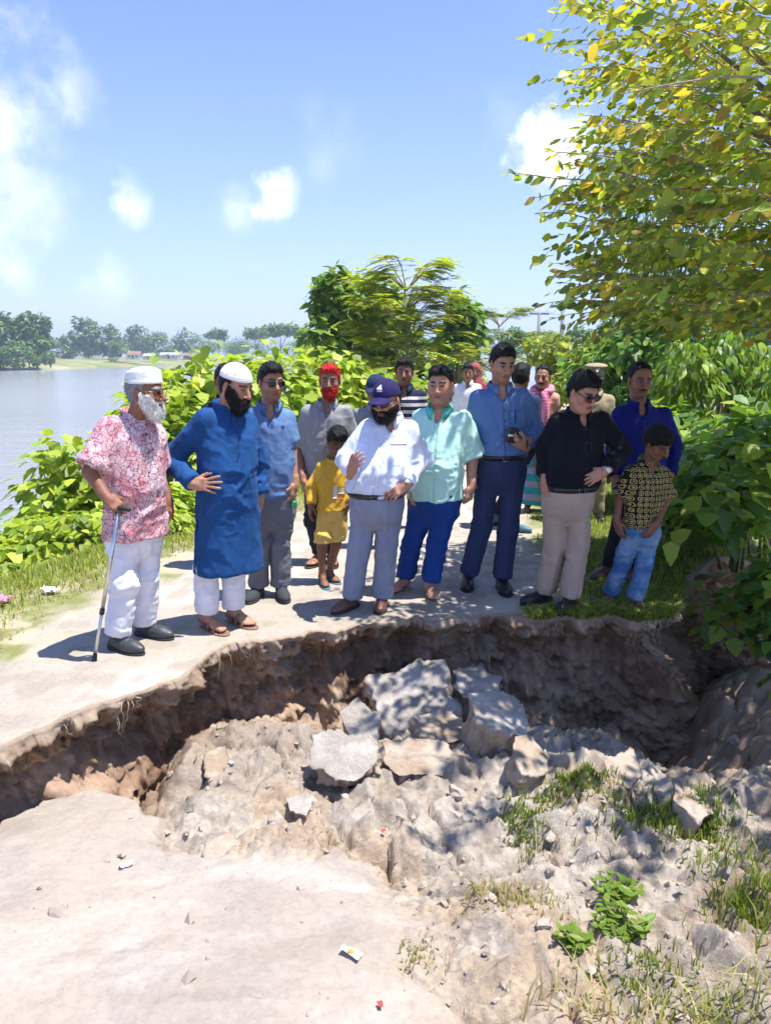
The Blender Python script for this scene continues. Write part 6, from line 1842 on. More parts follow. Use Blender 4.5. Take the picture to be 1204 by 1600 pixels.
bush("shrub", "shrub behind the man with sunglasses and the henna-haired man", (-1.55, 11.4), 1.05, .9, 1.95, 820, .19, GREEN_BIG, 'big', single=250, seed=6, group=LB)
bush("shrub", "shrub behind the purple cap", (-.75, 12.6), 1.0, .9, 1.86, 720, .19, GREEN_BIG, 'big', single=180, seed=7, group=LB)
bush("shrub", "shrub behind the striped polo shirt beside the path", (.15, 13.6), .85, .8, 1.55, 560, .18, GREEN_BIG, 'big', single=120, seed=8, group=LB)
bush("shrub", "ground-hugging shrub behind the blue kurta", (-2.45, 8.0), .7, .5, .42, 300, .12, GREEN_BIG, 'big', single=120, seed=9, group=LB)
bush("shrub", "yellow-green ground cover between the river shrubs and the dry grass", (-2.95, 7.15), .8, .45, .26, 420, .10, GREEN_BIG, 'big', single=120, seed=10, group=LB)
bush("shrub", "yellow-green ground cover behind the walking-stick holder", (-2.3, 7.4), .6, .4, .24, 320, .10, GREEN_BIG, 'big', single=100, seed=11, group=LB)
bush("shrub", "wide big-leaved shrub beside the patterned-shirt boy", (2.95, 6.2), .9, .85, 1.2, 700, .17, GREEN_RIGHT, 'right', single=280, seed=21, group=RB)
bush("shrub", "big-leaved shrub at the right edge behind the wide one", (3.75, 7.2), .9, .9, 1.42, 640, .17, GREEN_RIGHT, 'right', single=200, seed=22, group=RB)
bush("shrub", "big-leaved shrub behind the cobalt shirt", (2.95, 8.6), .8, .7, 1.32, 560, .17, GREEN_RIGHT, 'right', single=180, seed=23, group=RB)
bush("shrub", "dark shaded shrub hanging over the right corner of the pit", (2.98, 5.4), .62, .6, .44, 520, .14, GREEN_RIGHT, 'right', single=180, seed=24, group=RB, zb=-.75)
bush("shrub", "dark low shrub at the right edge above the pit", (2.95, 4.35), .45, .5, .02, 300, .13, GREEN_RIGHT, 'right', single=120, seed=25, group=RB, zb=-.8)

# ---------------------------------------------------------------- the big tree on the right
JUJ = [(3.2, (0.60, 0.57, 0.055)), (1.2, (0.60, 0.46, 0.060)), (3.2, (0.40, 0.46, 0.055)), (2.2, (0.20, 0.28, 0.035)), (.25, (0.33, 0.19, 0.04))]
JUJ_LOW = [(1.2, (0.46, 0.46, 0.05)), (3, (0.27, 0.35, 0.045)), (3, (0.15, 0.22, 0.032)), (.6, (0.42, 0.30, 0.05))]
def jujube():
    r = np.random.default_rng(77); loc = np.array([3.6, 4.7, -.8]); root = empty("tree", loc)
    cen = np.array([3.0, 4.5, 3.45]); rad = np.array([1.95, 2.3, 1.55])
    m = MB(); fork = loc + np.array([-.05, -.05, 2.25])
    m.tube([np.zeros(3), (.02, .02, .6), (-.05, -.02, 1.4), fork - loc], [.19, .15, .13, .12], 10); m.build("trunk", M_bark, root)
    limbs = []
    for j in range(11):
        a = r.uniform(0, 2 * math.pi) if j > 5 else math.pi + (j - 2.5) * .38
        e = cen + rad * .62 * np.array([math.cos(a), math.sin(a), r.uniform(-.55, .5)])
        mid = fork * .45 + e * .55 + np.array([0, 0, .35]); p = [fork - loc, fork * .8 + mid * .2 - loc + (0, 0, .12), mid - loc, e - loc]
        m = MB(); m.tube(p, [.06, .045, .028, .010], 8); m.build("limb", M_bark, root); limbs.append((fork, mid, e))
    # twigs
    T = []; nT = 0
    Ps, Ds, Ns, Ss = [], [], [], []; tw = MB()
    def twig(s, d, L, nl, lsz, droop):
        nonlocal nT
        pts = [s]; dd = nrm(d)
        for j in range(6):
            dd = nrm(dd + np.array([0, 0, -droop / 6]) + r.normal(0, .07, 3)); pts.append(pts[-1] + dd * L / 6)
        pts = np.array(pts)
        if nT % 2 == 0: tw.tube(pts[::2] - loc, np.linspace(.0055, .0018, 4), 4, cap=False)
        nT += 1
        side = np.cross(dd, (0, 0, 1)); side /= np.linalg.norm(side) + 1e-9
        for i in range(nl):
            t = (i + .6) / nl * 6; a = int(min(t, 5)); p = pts[a] + (pts[a + 1] - pts[a]) * (t - a)
            sg = 1 if i % 2 else -1
            D = side * sg * .85 + dd * .6 + np.array([0, 0, -.25]) + r.normal(0, .22, 3)
            Ps.append(p); Ds.append(D); Ns.append(np.array([-.12, -.45, .75]) - .3 * side * sg + r.normal(0, .5, 3)); Ss.append(lsz * r.uniform(.65, 1.2))
    def inside(p): q = np.abs((p - cen) / rad); return ((q[0] ** 3.2 + q[1] ** 3.2) ** (7 / 3.2) + q[2] ** 7) ** (1 / 7)
    n = 0
    while n < 2250:
        p = cen + rad * r.uniform(-1, 1, 3); q = inside(p)
        if q > 1 or (q < .6 and r.random() < .6): continue
        if p[2] > 4.3 and r.random() < .6: continue  # top thinned to let light into the crown
        if p[1] < 3.5 and r.random() < .82: continue  # near side thinned to lessen its shade on the pit
        if r.random() < .72 * sstep(1.05, .15, p[0] - .306 * p[2]): continue           # twigs whose shadow falls far left are thinned, to let sun onto the pit
        # keep to the photograph's outline on the left: thin out the lower left corner
        out = (p - (fork + np.array([0, 0, .5]))) * np.array([1, 1, .6]); out = nrm(out)
        twig(p - out * .3, out + np.array([0, 0, .15]), r.uniform(.35, .62), int(r.integers(9, 15)), .086, .5); n += 1
    # long shoots that stick out to the left of the crown
    for px, py, y, ln in [(1010, 285, 4.6, .82), (985, 305, 4.7, .6), (1000, 60, 4.9, .55), (960, 350, 5.0, .50), (965, 330, 4.9, .42), (955, 470, 5.3, .40), (970, 450, 5.2, .35), (1000, 110, 4.8, .45), (1000, 25, 4.6, .5), (960, 405, 5.1, .28), (1120, 300, 3.9, .55), (1150, 140, 3.6, .6), (1190, 220, 3.5, .6), (1130, 60, 3.8, .6), (1180, 330, 3.7, .5), (1100, 190, 4.0, .5), (1190, 120, 3.3, .6)]:
        twig(pt(px, py, y), np.array([-1, -.1, .10]), ln, int(ln * 30), .085, .12)
        twig(pt(px + 20, py + 8, y + .1), np.array([-.8, -.3, .3]), ln * .7, int(ln * 18), .08, .3)
    P, D, N, S = map(np.array, (Ps, Ds, Ns, Ss))
    # the crown opens towards the camera: nothing hangs in front of the lens
    q = P - np.array([0, 0, CAM_H]); px = 602 + FPX * q[:, 0] / np.maximum(.98 * q[:, 1] - .2 * q[:, 2], .1)
    ok = ~((q[:, 1] < 3.3) & (px < 1204)) & (q[:, 1] > 1.2)
    P, D, N, S = P[ok], D[ok], N[ok], S[ok]
    tw.build("twigs", M_twig, root)["kind"] = "stuff"
    up = P[:, 2] + r.normal(0, .5, len(P)) > 2.75          # yellower on top, darker green below: crown's light and shade put into leaf colour
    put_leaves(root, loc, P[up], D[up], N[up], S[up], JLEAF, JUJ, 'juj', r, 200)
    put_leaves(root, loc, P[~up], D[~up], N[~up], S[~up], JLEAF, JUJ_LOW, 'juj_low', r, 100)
    tag(root, "big overhanging tree with small yellow-green oval leaves on the right", "tree")
jujube()

# ---------------------------------------------------------------- leafy trees and shrubs of the middle distance
def clump_tree(name, label, c, H, crown, n, size, pal, tm=OVATE, seed=0, cat="tree", trunk_r=.06, lumps=10, zlow=.35, droop=.5, group=None, zb=None, mat=None, fillv=.75, flat=1.0):
    r = np.random.default_rng(seed + 300); x, y = c
    zb = float(top_z(np.array([x]), np.array([y]))[0]) if zb is None else zb
    loc = np.array([x, y, zb]); root = empty(name, loc)
    rx, ry = crown
    cen = np.stack([r.uniform(-.68, .68, lumps) * rx, r.uniform(-.68, .68, lumps) * ry, H * r.uniform(zlow + .12, .88, lumps)], 1)
    cen[0] = (0, 0, H * .84); w = 1 - .45 * np.abs(cen[:, 2] / H - .6)
    rad = np.stack([rx * r.uniform(.30, .46, lumps) * w, ry * r.uniform(.30, .46, lumps) * w, H * r.uniform(.10, .17, lumps) * flat], 1)
    k = r.integers(0, lumps, n); v = r.normal(size=(n, 3)); v /= np.linalg.norm(v, axis=1)[:, None]
    rr = r.uniform(0, 1, n) ** (1 / 3) * fillv + (1 - fillv) * 1.0
    P = loc + cen[k] + v * rad[k] * (rr * r.uniform(.85, 1.15, n))[:, None]
    D = v * np.array([1, 1, .4]) + np.stack([r.normal(0, .5, n), r.normal(0, .5, n), -droop + r.normal(0, .3, n)], 1)
    N = v * .5 + np.array([0, 0, .9]) + r.normal(0, .4, (n, 3))
    V, F, cc = leaf_arrays(P, D, N, size * r.uniform(.6, 1.3, n), tm, pick_cols(r, n, pal))
    fo = link_mesh("crown", np_mesh("crown", V - loc, F, smooth=True, cols=cc), mat or M_leaf, root); fo["kind"] = "stuff"
    m = MB(); m.tube([(0, 0, -.1), (r.normal(0, .05), r.normal(0, .05), H * .35), (cen[0][0] * .5, cen[0][1] * .5, H * .7)], [trunk_r, trunk_r * .75, trunk_r * .35], 8)
    for j in range(1, min(lumps, 8)): m.tube([(0, 0, H * .28), cen[j] * np.array([.5, .5, .8]), cen[j]], [trunk_r * .5, trunk_r * .35, trunk_r * .12], 5, cap=False)
    m.build("trunk", M_bark, root)
    return tag(root, label, cat, group)
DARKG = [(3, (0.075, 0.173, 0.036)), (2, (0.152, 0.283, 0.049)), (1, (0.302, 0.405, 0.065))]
MIDG = [(3, (0.165, 0.270, 0.038)), (2, (0.255, 0.345, 0.045)), (1.2, (0.090, 0.165, 0.030))]
YELG = [(3, (0.297, 0.365, 0.041)), (2, (0.405, 0.419, 0.054)), (1.5, (0.162, 0.243, 0.034))]
def px2x(px, y): return (px - 602) / FPX * y * .985
clump_tree("tree", "dark broad-leaved tree left of the feathery one behind the path", (px2x(560, 20), 20), 4.05, (1.45, 1.2), 3600, .24, MIDG, HEART, 1, lumps=19, zb=-.2)
clump_tree("tree", "dark broad-leaved tree showing right of the feathery crown", (px2x(712, 21), 21), 3.75, (.75, .8), 1300, .22, DARKG, HEART, 2, lumps=9, zlow=.4, zb=-.2)
clump_tree("tree", "low dark tree filling the gap under the feathery crown", (px2x(650, 23), 23), 2.6, (1.7, 1), 1500, .22, DARKG, HEART, 3, lumps=10, zlow=.1, zb=-.2)
def feather_tree(label, c, H, tiers, spread, seed, pal):
    """umbrella tiers of pinnate fronds on a slim trunk"""
    r = np.random.default_rng(seed); x, y = c; zb = float(top_z(np.array([x]), np.array([y]))[0]); loc = np.array([x, y, zb]); root = empty("feathery_tree", loc)
    m = MB(); m.tube([(0, 0, -.1), (.03, 0, H * .5), (-.05, .02, H * .95)], [.055, .045, .018], 8); m.build("trunk", simple("pale_bark", (.36, .33, .27), .8), root)
    Ps, Ds, Ns, Ss = [], [], [], []; b = MB()
    for t in range(tiers):
        z = H * (.50 + .5 * t / max(1, tiers - 1)); R = spread * (1.0 - .45 * (t / max(1, tiers - 1)) ** 2) * r.uniform(.85, 1.1)
        for j in range(12):
            a = r.uniform(0, 2 * math.pi); e = np.array([R * math.cos(a), R * math.sin(a), z + r.uniform(-.05, .30)]); s = np.array([0, 0, z - .35])
            mid = s * .45 + e * .55 + np.array([0, 0, .12]); b.tube([s, mid, e], [.014, .009, .004], 5, cap=False)
            for f in range(9):                                   # fronds along the outer half of the branch
                u = r.uniform(.35, 1.05); p = s + (e - s) * u + np.array([0, 0, .10 * math.sin(u * 3)]); fa = a + r.normal(0, .9)
                d = np.array([math.cos(fa), math.sin(fa), r.uniform(.0, .35)]); L = r.uniform(.32, .55)
                side = np.array([-math.sin(fa), math.cos(fa), 0])
                for q in range(9):
                    w = (q + .5) / 9; pp = p + d * L * w + np.array([0, 0, -.16 * w * w * L / .4])
                    for sg in (-1, 1):
                        Ps.append(pp); Ds.append(side * sg + d * .35 + np.array([0, 0, -.12])); Ns.append((0, 0, 1.0) + r.normal(0, .12, 3)); Ss.append(.21 * math.sin(.5 + 2.3 * w) * r.uniform(.8, 1.15))
    b.build("branches", M_twig, root)
    P, D, N, S = map(np.array, (Ps, Ds, Ns, Ss)); V, F, cc = leaf_arrays(P + loc, D, N, S, _tmpl(.15, .35, .12, .7, .01, .05), pick_cols(r, len(P), pal))
    fo = link_mesh("crown", np_mesh("crown", V - loc, F, cols=cc), M_leaf, root); fo["kind"] = "stuff"
    tag(root, label, "tree")
feather_tree("yellow-green feathery tree with umbrella tiers and a pale slim trunk", (px2x(634, 16), 16), 3.5, 6, 1.35, 5, [(3, (0.38, 0.46, 0.04)), (2, (0.48, 0.50, 0.05)), (1, (0.24, 0.34, 0.04))])
feather_tree("smaller pale feathery tree beyond the path near the poles", (px2x(778, 24), 24), 2.95, 3, 1.55, 6, [(2, (0.30, 0.36, 0.08)), (2, (0.22, 0.30, 0.06))])
clump_tree("bushy_tree", "bright yellow-green bush beyond the path behind the tall man", (px2x(735, 26), 26), 2.1, (1.4, 1), 1500, .2, YELG, OVATE, 7, lumps=9, zlow=.05)
clump_tree("bushy_tree", "bright bush left of the utility poles by the path", (px2x(868, 17), 17), 2.25, (.75, .8), 1300, .16, YELG, OVATE, 8, lumps=9, zlow=.05)
clump_tree("bushy_tree", "rounded yellow-green bush between the tall man and the black shirt", (px2x(925, 15), 15), 2.15, (.95, .9), 1700, .15, YELG, OVATE, 9, lumps=11, zlow=.05)
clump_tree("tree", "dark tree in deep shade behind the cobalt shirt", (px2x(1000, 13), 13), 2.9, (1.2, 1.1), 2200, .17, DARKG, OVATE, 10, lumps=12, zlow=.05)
clump_tree("tree", "tree with long drooping leaves at the right edge", (px2x(1130, 9.5), 9.5), 2.45, (1.15, .9), 3000, .15, MIDG, DROOP, 11, lumps=12, zlow=.1, droop=1.1)
clump_tree("tree", "second drooping-leaved tree beyond the right edge", (px2x(1230, 8.2), 8.2), 2.4, (.9, .8), 2000, .15, MIDG, DROOP, 12, lumps=10, zlow=.05, droop=1.1)
clump_tree("bushy_tree", "yellow-green bush at the right edge above the big-leaved shrubs", (px2x(1175, 10.5), 10.5), 1.7, (.9, .8), 1300, .13, YELG, OVATE, 13, lumps=9, zlow=.05)
def bamboo():
    r = np.random.default_rng(31); x, y = px2x(1040, 14), 14.0; loc = np.array([x, y, -.6]); root = empty("bamboo_clump", loc); Ps, Ds = [], []
    for j in range(26):
        a = r.uniform(0, 2 * math.pi); L = r.uniform(4.5, 8.2); R = r.uniform(.4, 1.6); b = np.array([r.normal(0, .35), r.normal(0, .35), 0]); path = []
        for t in np.linspace(0, 1, 9): path.append(b + np.array([math.cos(a), math.sin(a), 0]) * R * t ** 2.2 + np.array([0, 0, L * (t - .18 * t ** 3)]))
        m = MB(); m.tube(path, np.linspace(.035, .006, 9), 6); m.build("culm", M_green_stem, root)
        path = np.array(path)
        for i in range(260):
            t = r.uniform(2.2, 8); k = int(min(t, 7)); p = path[k] + (path[k + 1] - path[k]) * (t - k) if k < 8 else path[8]
            Ps.append(p + r.normal(0, .28, 3)); Ds.append(np.array([r.normal(0, .5), r.normal(0, .5), -.9]))
    P, D = np.array(Ps), np.array(Ds); n = len(P); V, F, cc = leaf_arrays(P, D, r.normal(0, 1, (n, 3)), r.uniform(.10, .2, n), LANCE, pick_cols(r, n, [(2, (.13, .19, .05)), (1, (.09, .15, .05))]))
    fo = link_mesh("foliage", np_mesh("foliage", V, F, cols=cc), M_leaf, root); fo["kind"] = "stuff"; tag(root, "tall bamboo clump rising behind the big tree on the right", "bamboo")
bamboo()

# ---------------------------------------------------------------- grass
def blades(name, P, L, pal, seed, lean=.5, w=.004, parent=None):
    r = np.random.default_rng(seed); n = len(P); a = r.uniform(0, 2 * math.pi, n); d = np.stack([np.cos(a), np.sin(a), 0 * a], 1); s = np.stack([-np.sin(a), np.cos(a), 0 * a], 1)
    L = L * r.uniform(.5, 1.25, n); le = lean * r.uniform(.3, 1.3, n)
    up = np.array([0, 0, 1.0]); ww = w * r.uniform(.7, 1.3, n)[:, None]
    p1 = P + (up * .55 + d * (le * .28)[:, None]) * L[:, None]; p2 = P + (up * (.95 - .25 * np.minimum(le, 1.6))[:, None] + d * le[:, None] * .85) * L[:, None]
    V = np.stack([P - s * ww, P + s * ww, p1 - s * ww * .8, p1 + s * ww * .8, p2], 1)
    F = (np.array([(0, 1, 3), (0, 3, 2), (2, 3, 4)])[None] + (np.arange(n) * 5)[:, None, None]).reshape(-1, 3)
    o = link_mesh(name, np_mesh(name, V.reshape(-1, 3), F, cols=np.repeat(pick_cols(r, n, pal), 5, 0)), M_leaf, parent); o["kind"] = "stuff"; return o
GR = [(3, (0.16, 0.22, 0.03)), (2, (0.24, 0.28, 0.05)), (1, (0.10, 0.15, 0.02))]; STRAW = [(3, (0.44, 0.37, 0.22)), (2, (0.36, 0.32, 0.15)), (1, (0.27, 0.28, 0.09))]
SHADE = [(3, (0.208, 0.285, 0.036)), (2, (0.320, 0.375, 0.054)), (1, (0.128, 0.180, 0.024)), (.5, (0.448, 0.390, 0.120))]
VG = [(3, (0.24, 0.31, 0.04)), (2, (0.34, 0.38, 0.06)), (1, (0.15, 0.21, 0.03)), (.7, (.42, .38, .16))]
def grass_all():
    r = np.random.default_rng(12)
    def field(n, y0, y1, u0, u1, pw=1.4):
        y = y0 + (y1 - y0) * r.random(n) ** pw; u = r.uniform(u0, u1, n); x = road_c(y) + u * road_w(y) / 1.78
        ok = y > lip_y(x) + .03; x, y, u = x[ok], y[ok], u[ok]; return x, y, u
    x, y, u = field(44000, 2.6, 13, -4.2, -1.75)
    dens = sstep(1.5, 2.7, -u + 1.2 * (fbm(np.stack([x * 1.6, y * 1.6, 0 * x], -1), 3) - .5)); k = r.random(len(x)) < dens
    x, y, u = x[k], y[k], u[k]; P = np.stack([x, y, top_z(x, y)], 1)
    g = r.random(len(x)) < sstep(1.8, 2.6, -u)
    blades("verge_grass", P[g], .085, VG, 1, .8); tag(bpy.data.objects["verge_grass"], "green grass on the left verge beside the road", "grass")
    o = blades("dry_grass", P[~g], .045, STRAW, 2, 1.3); tag(o, "dry straw-coloured grass along the left road edge", "grass")
    x, y, u = field(34000, 4.6, 15, 1.55, 3.6, 1.7)
    dens = sstep(1.55, 2.0, u + .8 * (fbm(np.stack([x * 2, y * 2, 0 * x], -1), 3) - .5)); k = r.random(len(x)) < dens; x, y = x[k], y[k]
    o = blades("shaded_grass", np.stack([x, y, top_z(x, y)], 1), .055, SHADE, 3, .8); tag(o, "short green grass on the right verge under the tree", "grass")
    # fringe hanging over the right part of the lip
    n = 2600; x = r.uniform(.95, 2.3, n); P = np.stack([x, lip_y(x) + r.uniform(-.02, .10, n), 0 * x], 1); P[:, 2] = top_z(x, P[:, 1]) - .01
    o = blades("lip_grass", P, .09, SHADE, 4, 1.6); tag(o, "ragged grass fringe hanging over the lip of the pit", "grass")
    # turf still growing on the slumped clods
    def patch(px, py, rx, ry, n, name, label, L, seed, pal=GR, lean=.6):
        d = ray(px, py); t = 2.0
        for _ in range(40):
            p = np.array([0, 0, CAM_H]) + d * t; t += (p[2] - float(floor_z(p[0], p[1])[0])) / -d[2] * .5
        x = p[0] + r.normal(0, rx, n); y = p[1] + r.normal(0, ry, n); z = floor_z(x, y)
        o = blades(name, np.stack([x, y, z - .004], 1), L, pal, seed, lean, .0028); tag(o, label, "grass")
    patch(895, 1222, .10, .045, 700, "turf", "turf tuft on the ridge right of the cube-like block", .055, 11)
    patch(1040, 1275, .13, .07, 1100, "turf", "long turf strip on the right ridge of the pit", .06, 12)
    patch(1090, 1300, .06, .05, 500, "turf", "turf at the right end of the ridge", .055, 13)
    patch(818, 1290, .05, .09, 550, "turf", "thin grass in the shaded hollow left of the ridge", .045, 14)
    patch(790, 1400, .09, .05, 600, "turf", "pale dry grass patch in the lower middle of the pit", .04, 15, STRAW)
    patch(650, 1490, .03, .05, 80, "turf", "sparse grass in the crack near the bottom centre", .035, 16, STRAW)
    patch(1000, 1530, .08, .07, 260, "turf", "grass at the bottom right below the weeds", .05, 17)
    patch(1180, 1430, .07, .09, 420, "turf", "bright tall grass at the lower right edge", .09, 18)
    patch(1150, 1575, .14, .04, 150, "turf", "long straw-coloured blades in the bottom right corner", .11, 19, [(2, (.40, .38, .16)), (2, (.24, .27, .06))], 1.0)
    patch(960, 1592, .12, .03, 60, "turf", "few long dry blades at the bottom edge", .14, 20, STRAW, 1.2)
    patch(1140, 1340, .12, .10, 220, "turf", "sparse grass on the right slope of the pit", .07, 21, SHADE)
grass_all()
def weed(px, py, n, h, rad, label, seed):
    r = np.random.default_rng(seed); d = ray(px, py); t = 2.0
    for _ in range(40):
        p = np.array([0, 0, CAM_H]) + d * t; t += (p[2] - float(floor_z(p[0], p[1])[0])) / -d[2] * .5
    loc = p; root = empty("weed", loc); Ps, Ds = [], []; 
    for j in range(n):
        a = r.uniform(0, 2 * math.pi); e = np.array([math.cos(a) * rad * r.uniform(.3, 1), math.sin(a) * rad * r.uniform(.3, 1), h * r.uniform(.5, 1)]); s = e * np.array([.25, .25, 0])
        m = MB(); m.tube([s, s * .4 + e * .6 + (0, 0, .01), e], [.0025, .002, .0012], 4); m.build("stem", M_green_stem, root)
        for q in range(8):
            u = (q + 1) / 8; Ps.append(s + (e - s) * u); b = a + q * 2.3; Ds.append(np.array([math.cos(b), math.sin(b), .35]))
    P, D = np.array(Ps), np.array(Ds); k = len(P)
    put_leaves(root, loc, P + loc, D, np.tile([0, 0, 1.0], (k, 1)) + r.normal(0, .2, (k, 3)), r.uniform(.03, .055, k), _tmpl(.2, .4, .16, .72), [(2, (.15, .23, .03)), (1, (.21, .27, .05))], 'weed', r, min(k, 60))
    tag(root, label, "weed", "leafy weeds in the pit")
weed(965, 1402, 12, .07, .10, "upper leafy green weed in the lower right of the pit", 1)
weed(968, 1458, 16, .08, .11, "largest leafy green weed in the lower right of the pit", 2)
weed(893, 1480, 7, .05, .06, "smallest leafy weed, left of the large one", 3)
# ================================================================== the far bank
M_bank = None
def far_bank():
    t = NT("far_bank_grass"); t.set(Roughness=.95); c = t.coord()
    t.base(t.ramp(t.noise(c, .06, 4, .6), [(.35, (.15, .19, .05)), (.55, (.26, .25, .10)), (.7, (.36, .32, .19))]))
    E = [(-420, 90), (-230, 160), (-112, 208), (-104, 222), (-98, 270), (-78, 330), (-40, 372), (10, 400), (120, 430)]
    E = np.array(E, float); s = np.linspace(0, len(E) - 1, 160); X = np.interp(s, range(len(E)), E[:, 0]); Y = np.interp(s, range(len(E)), E[:, 1])
    X = X + (fbm(np.stack([s, 0 * s, 0 * s], -1) * 3, 3) - .5) * 12
    rows = [(0, -2.9), (3, -1.9), (10, -1.2), (25, -.5), (60, .2), (200, .4), (900, .5)]
    V = np.array([[(x - r * .45 * (1 if r < 300 else .2), y + r * .9, z + (.5 * (vnoise(np.array([[x * .1, r * .1, 0]]))[0] - .5) if r > 2 else 0)) for x, y in zip(X, Y)] for r, z in rows])
    n, m = V.shape[:2]; idx = np.arange(n * m).reshape(n, m); F = np.stack([idx[:-1, :-1], idx[:-1, 1:], idx[1:, 1:], idx[1:, :-1]], -1).reshape(-1, 4)
    o = link_mesh("far_bank", np_mesh("far_bank", V.reshape(-1, 3), F), t.m); tag(o, kind="structure")
far_bank()
FARG = [(3, (0.13, 0.235, 0.075)), (2, (0.18, 0.29, 0.09)), (1, (0.24, 0.33, 0.10))]
FARL = [(3, (0.17, 0.26, 0.10)), (2, (0.23, 0.32, 0.13))]
def far_tree(label, px, top, base, y, wpx, seed, pal=FARG, n=900, lumps=10, zlow=.05, flat=1.0, fillv=.75, group="trees across the river"):
    z0 = CAM_H - (base - 555.6) / FPX * y * 1.02; H = (base - top) / FPX * y * 1.02; w = wpx / FPX * y / 2
    clump_tree("tree", label, (px2x(px, y), y), H, (w, w), int(n * 1.7), H * .11, pal, DIAM, seed, trunk_r=H * .012, lumps=lumps, zlow=zlow, zb=z0, mat=M_far_leaf, droop=.3, group=group, fillv=fillv, flat=flat)
far_tree("bushy tree at the left frame edge on the far bank", 8, 488, 572, 216, 60, 1, n=1100)
far_tree("bushy tree second from the left edge on the far bank", 48, 492, 572, 220, 60, 2, n=1100)
far_tree("low rounded bush on the far bank, below the two left trees", 30, 530, 574, 212, 70, 3, n=800)
far_tree("rounded tree at the tip of the left grove", 76, 505, 568, 226, 34, 4, n=700)
far_tree("small dark bush at the water's edge on the far bank", 74, 548, 570, 212, 18, 5, n=300)
far_tree("pale slender tree right of the left grove", 142, 500, 562, 330, 42, 6, FARL, 800, zlow=.1)
far_tree("pale tree beside the slender one across the water", 176, 510, 562, 330, 40, 7, FARL, 700)
far_tree("thin sparse tree behind the pale ones", 215, 510, 560, 370, 46, 8, FARL, 500, fillv=.5)
far_tree("dark bush low on the far shore", 186, 535, 566, 300, 34, 9, n=500)
far_tree("sparse tall tree left of the old man's cap", 108, 522, 564, 340, 44, 10, n=600)
far_tree("tree above the old man's cap on the far shore", 250, 520, 560, 380, 60, 11, n=700)
far_tree("pale feathered tree on the far shore", 290, 516, 560, 380, 44, 12, FARL, 600)
far_tree("flat-topped tree left of the skull cap on the far shore", 343, 515, 560, 330, 42, 13, n=700, zlow=.55, flat=.6)
far_tree("bushy tree between the two flat-topped ones", 375, 528, 560, 380, 50, 14, n=600)
far_tree("flat-topped dark tree above the sunglasses wearer", 402, 514, 562, 300, 46, 15, n=700, zlow=.5, flat=.6)
far_tree("largest umbrella-shaped dark tree on the far shore", 440, 508, 562, 260, 66, 16, n=1000, zlow=.5, flat=.6)
far_tree("low tree right of the umbrella-shaped one", 480, 528, 560, 340, 50, 17, n=600)
far_tree("far low tree behind the dark broad-leaved tree", 530, 530, 560, 300, 60, 18, n=600)
for i, (px, top) in enumerate([(98, 534), (128, 530), (158, 536), (200, 528), (232, 530), (264, 528), (308, 526), (322, 532), (360, 532), (420, 534), (460, 532), (505, 530)]):
    far_tree(("leftmost", "second from left", "third from left", "fourth from left", "fifth from left", "sixth from left", "sixth from right", "fifth from right", "fourth from right", "third from right", "second from right", "rightmost")[i] + " of the twelve low hazy trees along the far shore", px, top, 561, 400 + (i * 37) % 60, 62, 60 + i, n=420, group="hazy line of trees on the far shore")
for i, (px, top, y, w, lb) in enumerate([(745, 528, 70, 60, "distant tree left of the tall man's head"), (800, 515, 80, 60, "distant tree above the tall man's head"), (832, 520, 110, 50, "distant tree at the foot of the left utility pole"), (860, 522, 120, 50, "distant tree between the two utility poles"),
        (900, 512, 90, 60, "distant tree right of the utility poles"), (945, 500, 60, 70, "distant tree behind the rounded bush"), (1000, 490, 50, 90, "distant tree behind the dark shaded one"), (1080, 470, 45, 110, "distant tree behind the drooping-leaved one"), (1170, 450, 40, 120, "distant tree at the right edge")]):
    far_tree(lb, px, top, 562, y, w, 30 + i, n=900, group="trees beyond the path")
# houses on the far shore
M_wall = simple("whitewashed_wall", (.62, .60, .56), .8); M_tin = simple("rusty_tin", (.30, .16, .11), .6); M_tin2 = simple("pale_tin", (.55, .56, .58), .4, .3); M_dark = simple("dark_opening", (.03, .03, .03), .9)
def hut(label, px, base, y, w, h, wall, roof):
    z0 = CAM_H - (base - 555.6) / FPX * y * 1.02; x = px2x(px, y); w *= .7; h *= .7; root = empty("house", (x, y, z0)); d = w * .7
    m = MB(); m.box((0, 0, h * .3), (w, d, h * .6 + .4)); m.build("wall", wall, root, smooth=False)
    m = MB(); o = .4; e = h * .55
    m.raw([(-w / 2 - o, -d / 2 - o, e), (w / 2 + o, -d / 2 - o, e), (w / 2 + o, d / 2 + o, e), (-w / 2 - o, d / 2 + o, e), (-w / 2 - o, 0, h), (w / 2 + o, 0, h)], [(0, 1, 5, 4), (2, 3, 4, 5), (0, 4, 3), (1, 2, 5), (0, 3, 2, 1)]); m.build("roof", roof, root, smooth=False)
    m = MB(); m.box((0, -d / 2 - .02, h * .24), (w * .12, .06, h * .46)); m.build("door", M_dark, root, smooth=False)
    for s in (-1, 1): m = MB(); m.box((s * w * .28, -d / 2 - .02, h * .33), (w * .12, .06, h * .18)); m.build("window", M_dark, root, smooth=False)
    tag(root, label, "house", "small houses on the far shore")
hut("small house with rusty roof on the far shore left of the old man's cap", 212, 560, 300, 7, 4, M_wall, M_tin)
hut("pale low house right of the old man's cap across the river", 268, 560, 350, 11, 4, M_wall, M_tin2)
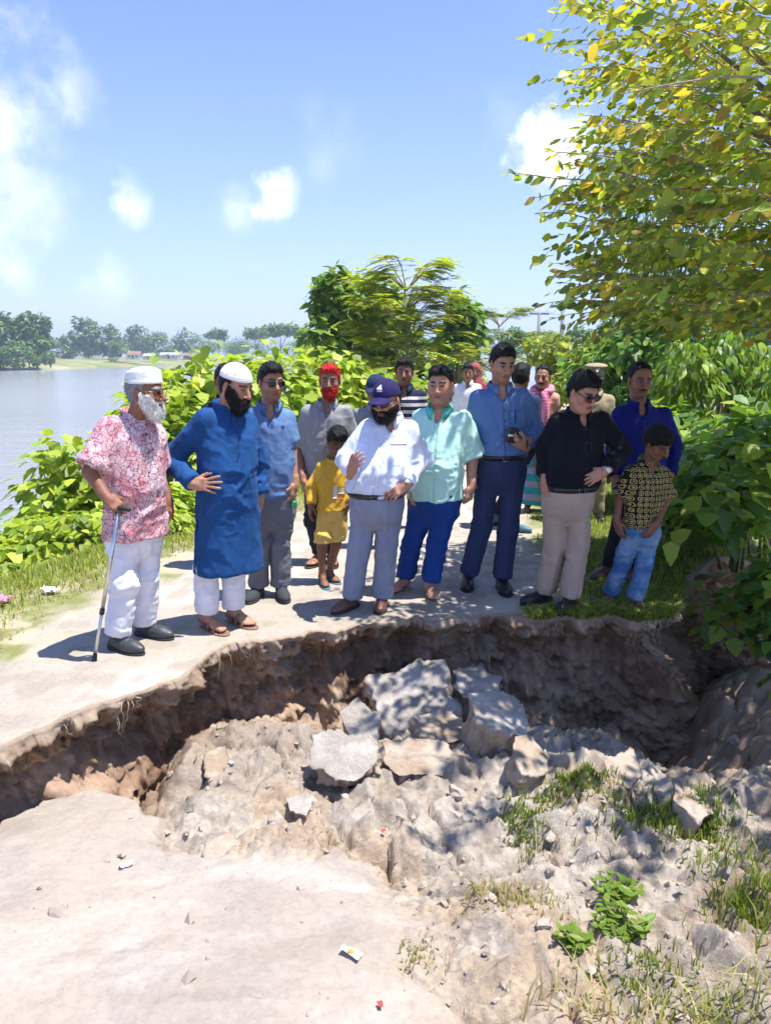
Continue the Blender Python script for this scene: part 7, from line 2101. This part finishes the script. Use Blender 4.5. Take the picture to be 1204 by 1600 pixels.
hut("rust-coloured hut left of the kurta man's cap across the river", 300, 561, 340, 8, 4, M_tin, M_tin)
hut("pale shed near the far right end of the river", 235, 561, 320, 5, 3.4, M_wall, M_tin2)
# utility poles
M_conc = simple("concrete", (.27, .27, .28), .8)
def pole(label, px, top, y):
    x = px2x(px, y); z0 = -.4; H = CAM_H + (555.6 - top) / FPX * y * 1.0 - z0; root = empty("utility_pole", (x, y, z0))
    m = MB(); m.tube([(0, 0, 0), (0, 0, H)], [.32, .22], 8); m.build("post", M_conc, root)
    m = MB(); m.box((0, 0, H - .25), (2.8, .2, .26)); m.build("cross_arm", M_conc, root, smooth=False)
    for s in (-1.15, 0, 1.15): m = MB(); m.tube([(s, 0, H - .16), (s, 0, H - .02), (s, 0, H + .22)], [.05, .10, .06], 8); m.build("insulator", M_white_plastic, root)
    tag(root, label, "utility pole", "utility poles beyond the path"); return np.array([x, y, z0 + H + .2])
pa = pole("taller utility pole, right of the two", 874, 479, 92); pb = pole("smaller utility pole, left of the two", 838, 491, 112)
for s, wh in ((-1.15, "left"), (0, "middle"), (1.15, "right")):
    m = MB(); off = np.array([s, 0, 0]); end = pa + np.array([18, -40, .5])
    for a, b in ((pb, pa), (pa, end)):
        m.tube([a + (b - a) * t + off + np.array([0, 0, -1.0 * math.sin(math.pi * t)]) for t in np.linspace(0, 1, 9)], .02, 4)
    tag(m.build("power_line", M_rubber), "thin power line on the %s insulators of the utility poles" % wh, "power line", "power lines on the poles")

# ================================================================== river haze
def haze():
    t = bpy.data.materials.new("river_haze"); t.use_nodes = True; nt = t.node_tree; nt.nodes.remove(nt.nodes['Principled BSDF'])
    v = nt.nodes.new('ShaderNodeVolumePrincipled'); v.inputs['Color'].default_value = (.74, .86, 1, 1); v.inputs['Density'].default_value = .00075; v.inputs['Anisotropy'].default_value = .2
    nt.links.new(v.outputs[0], nt.nodes['Material Output'].inputs['Volume'])
    m = MB(); m.box((0, 690, 12), (2820, 1640, 34)); o = m.build("haze", t, smooth=False); o["kind"] = "stuff"
haze()
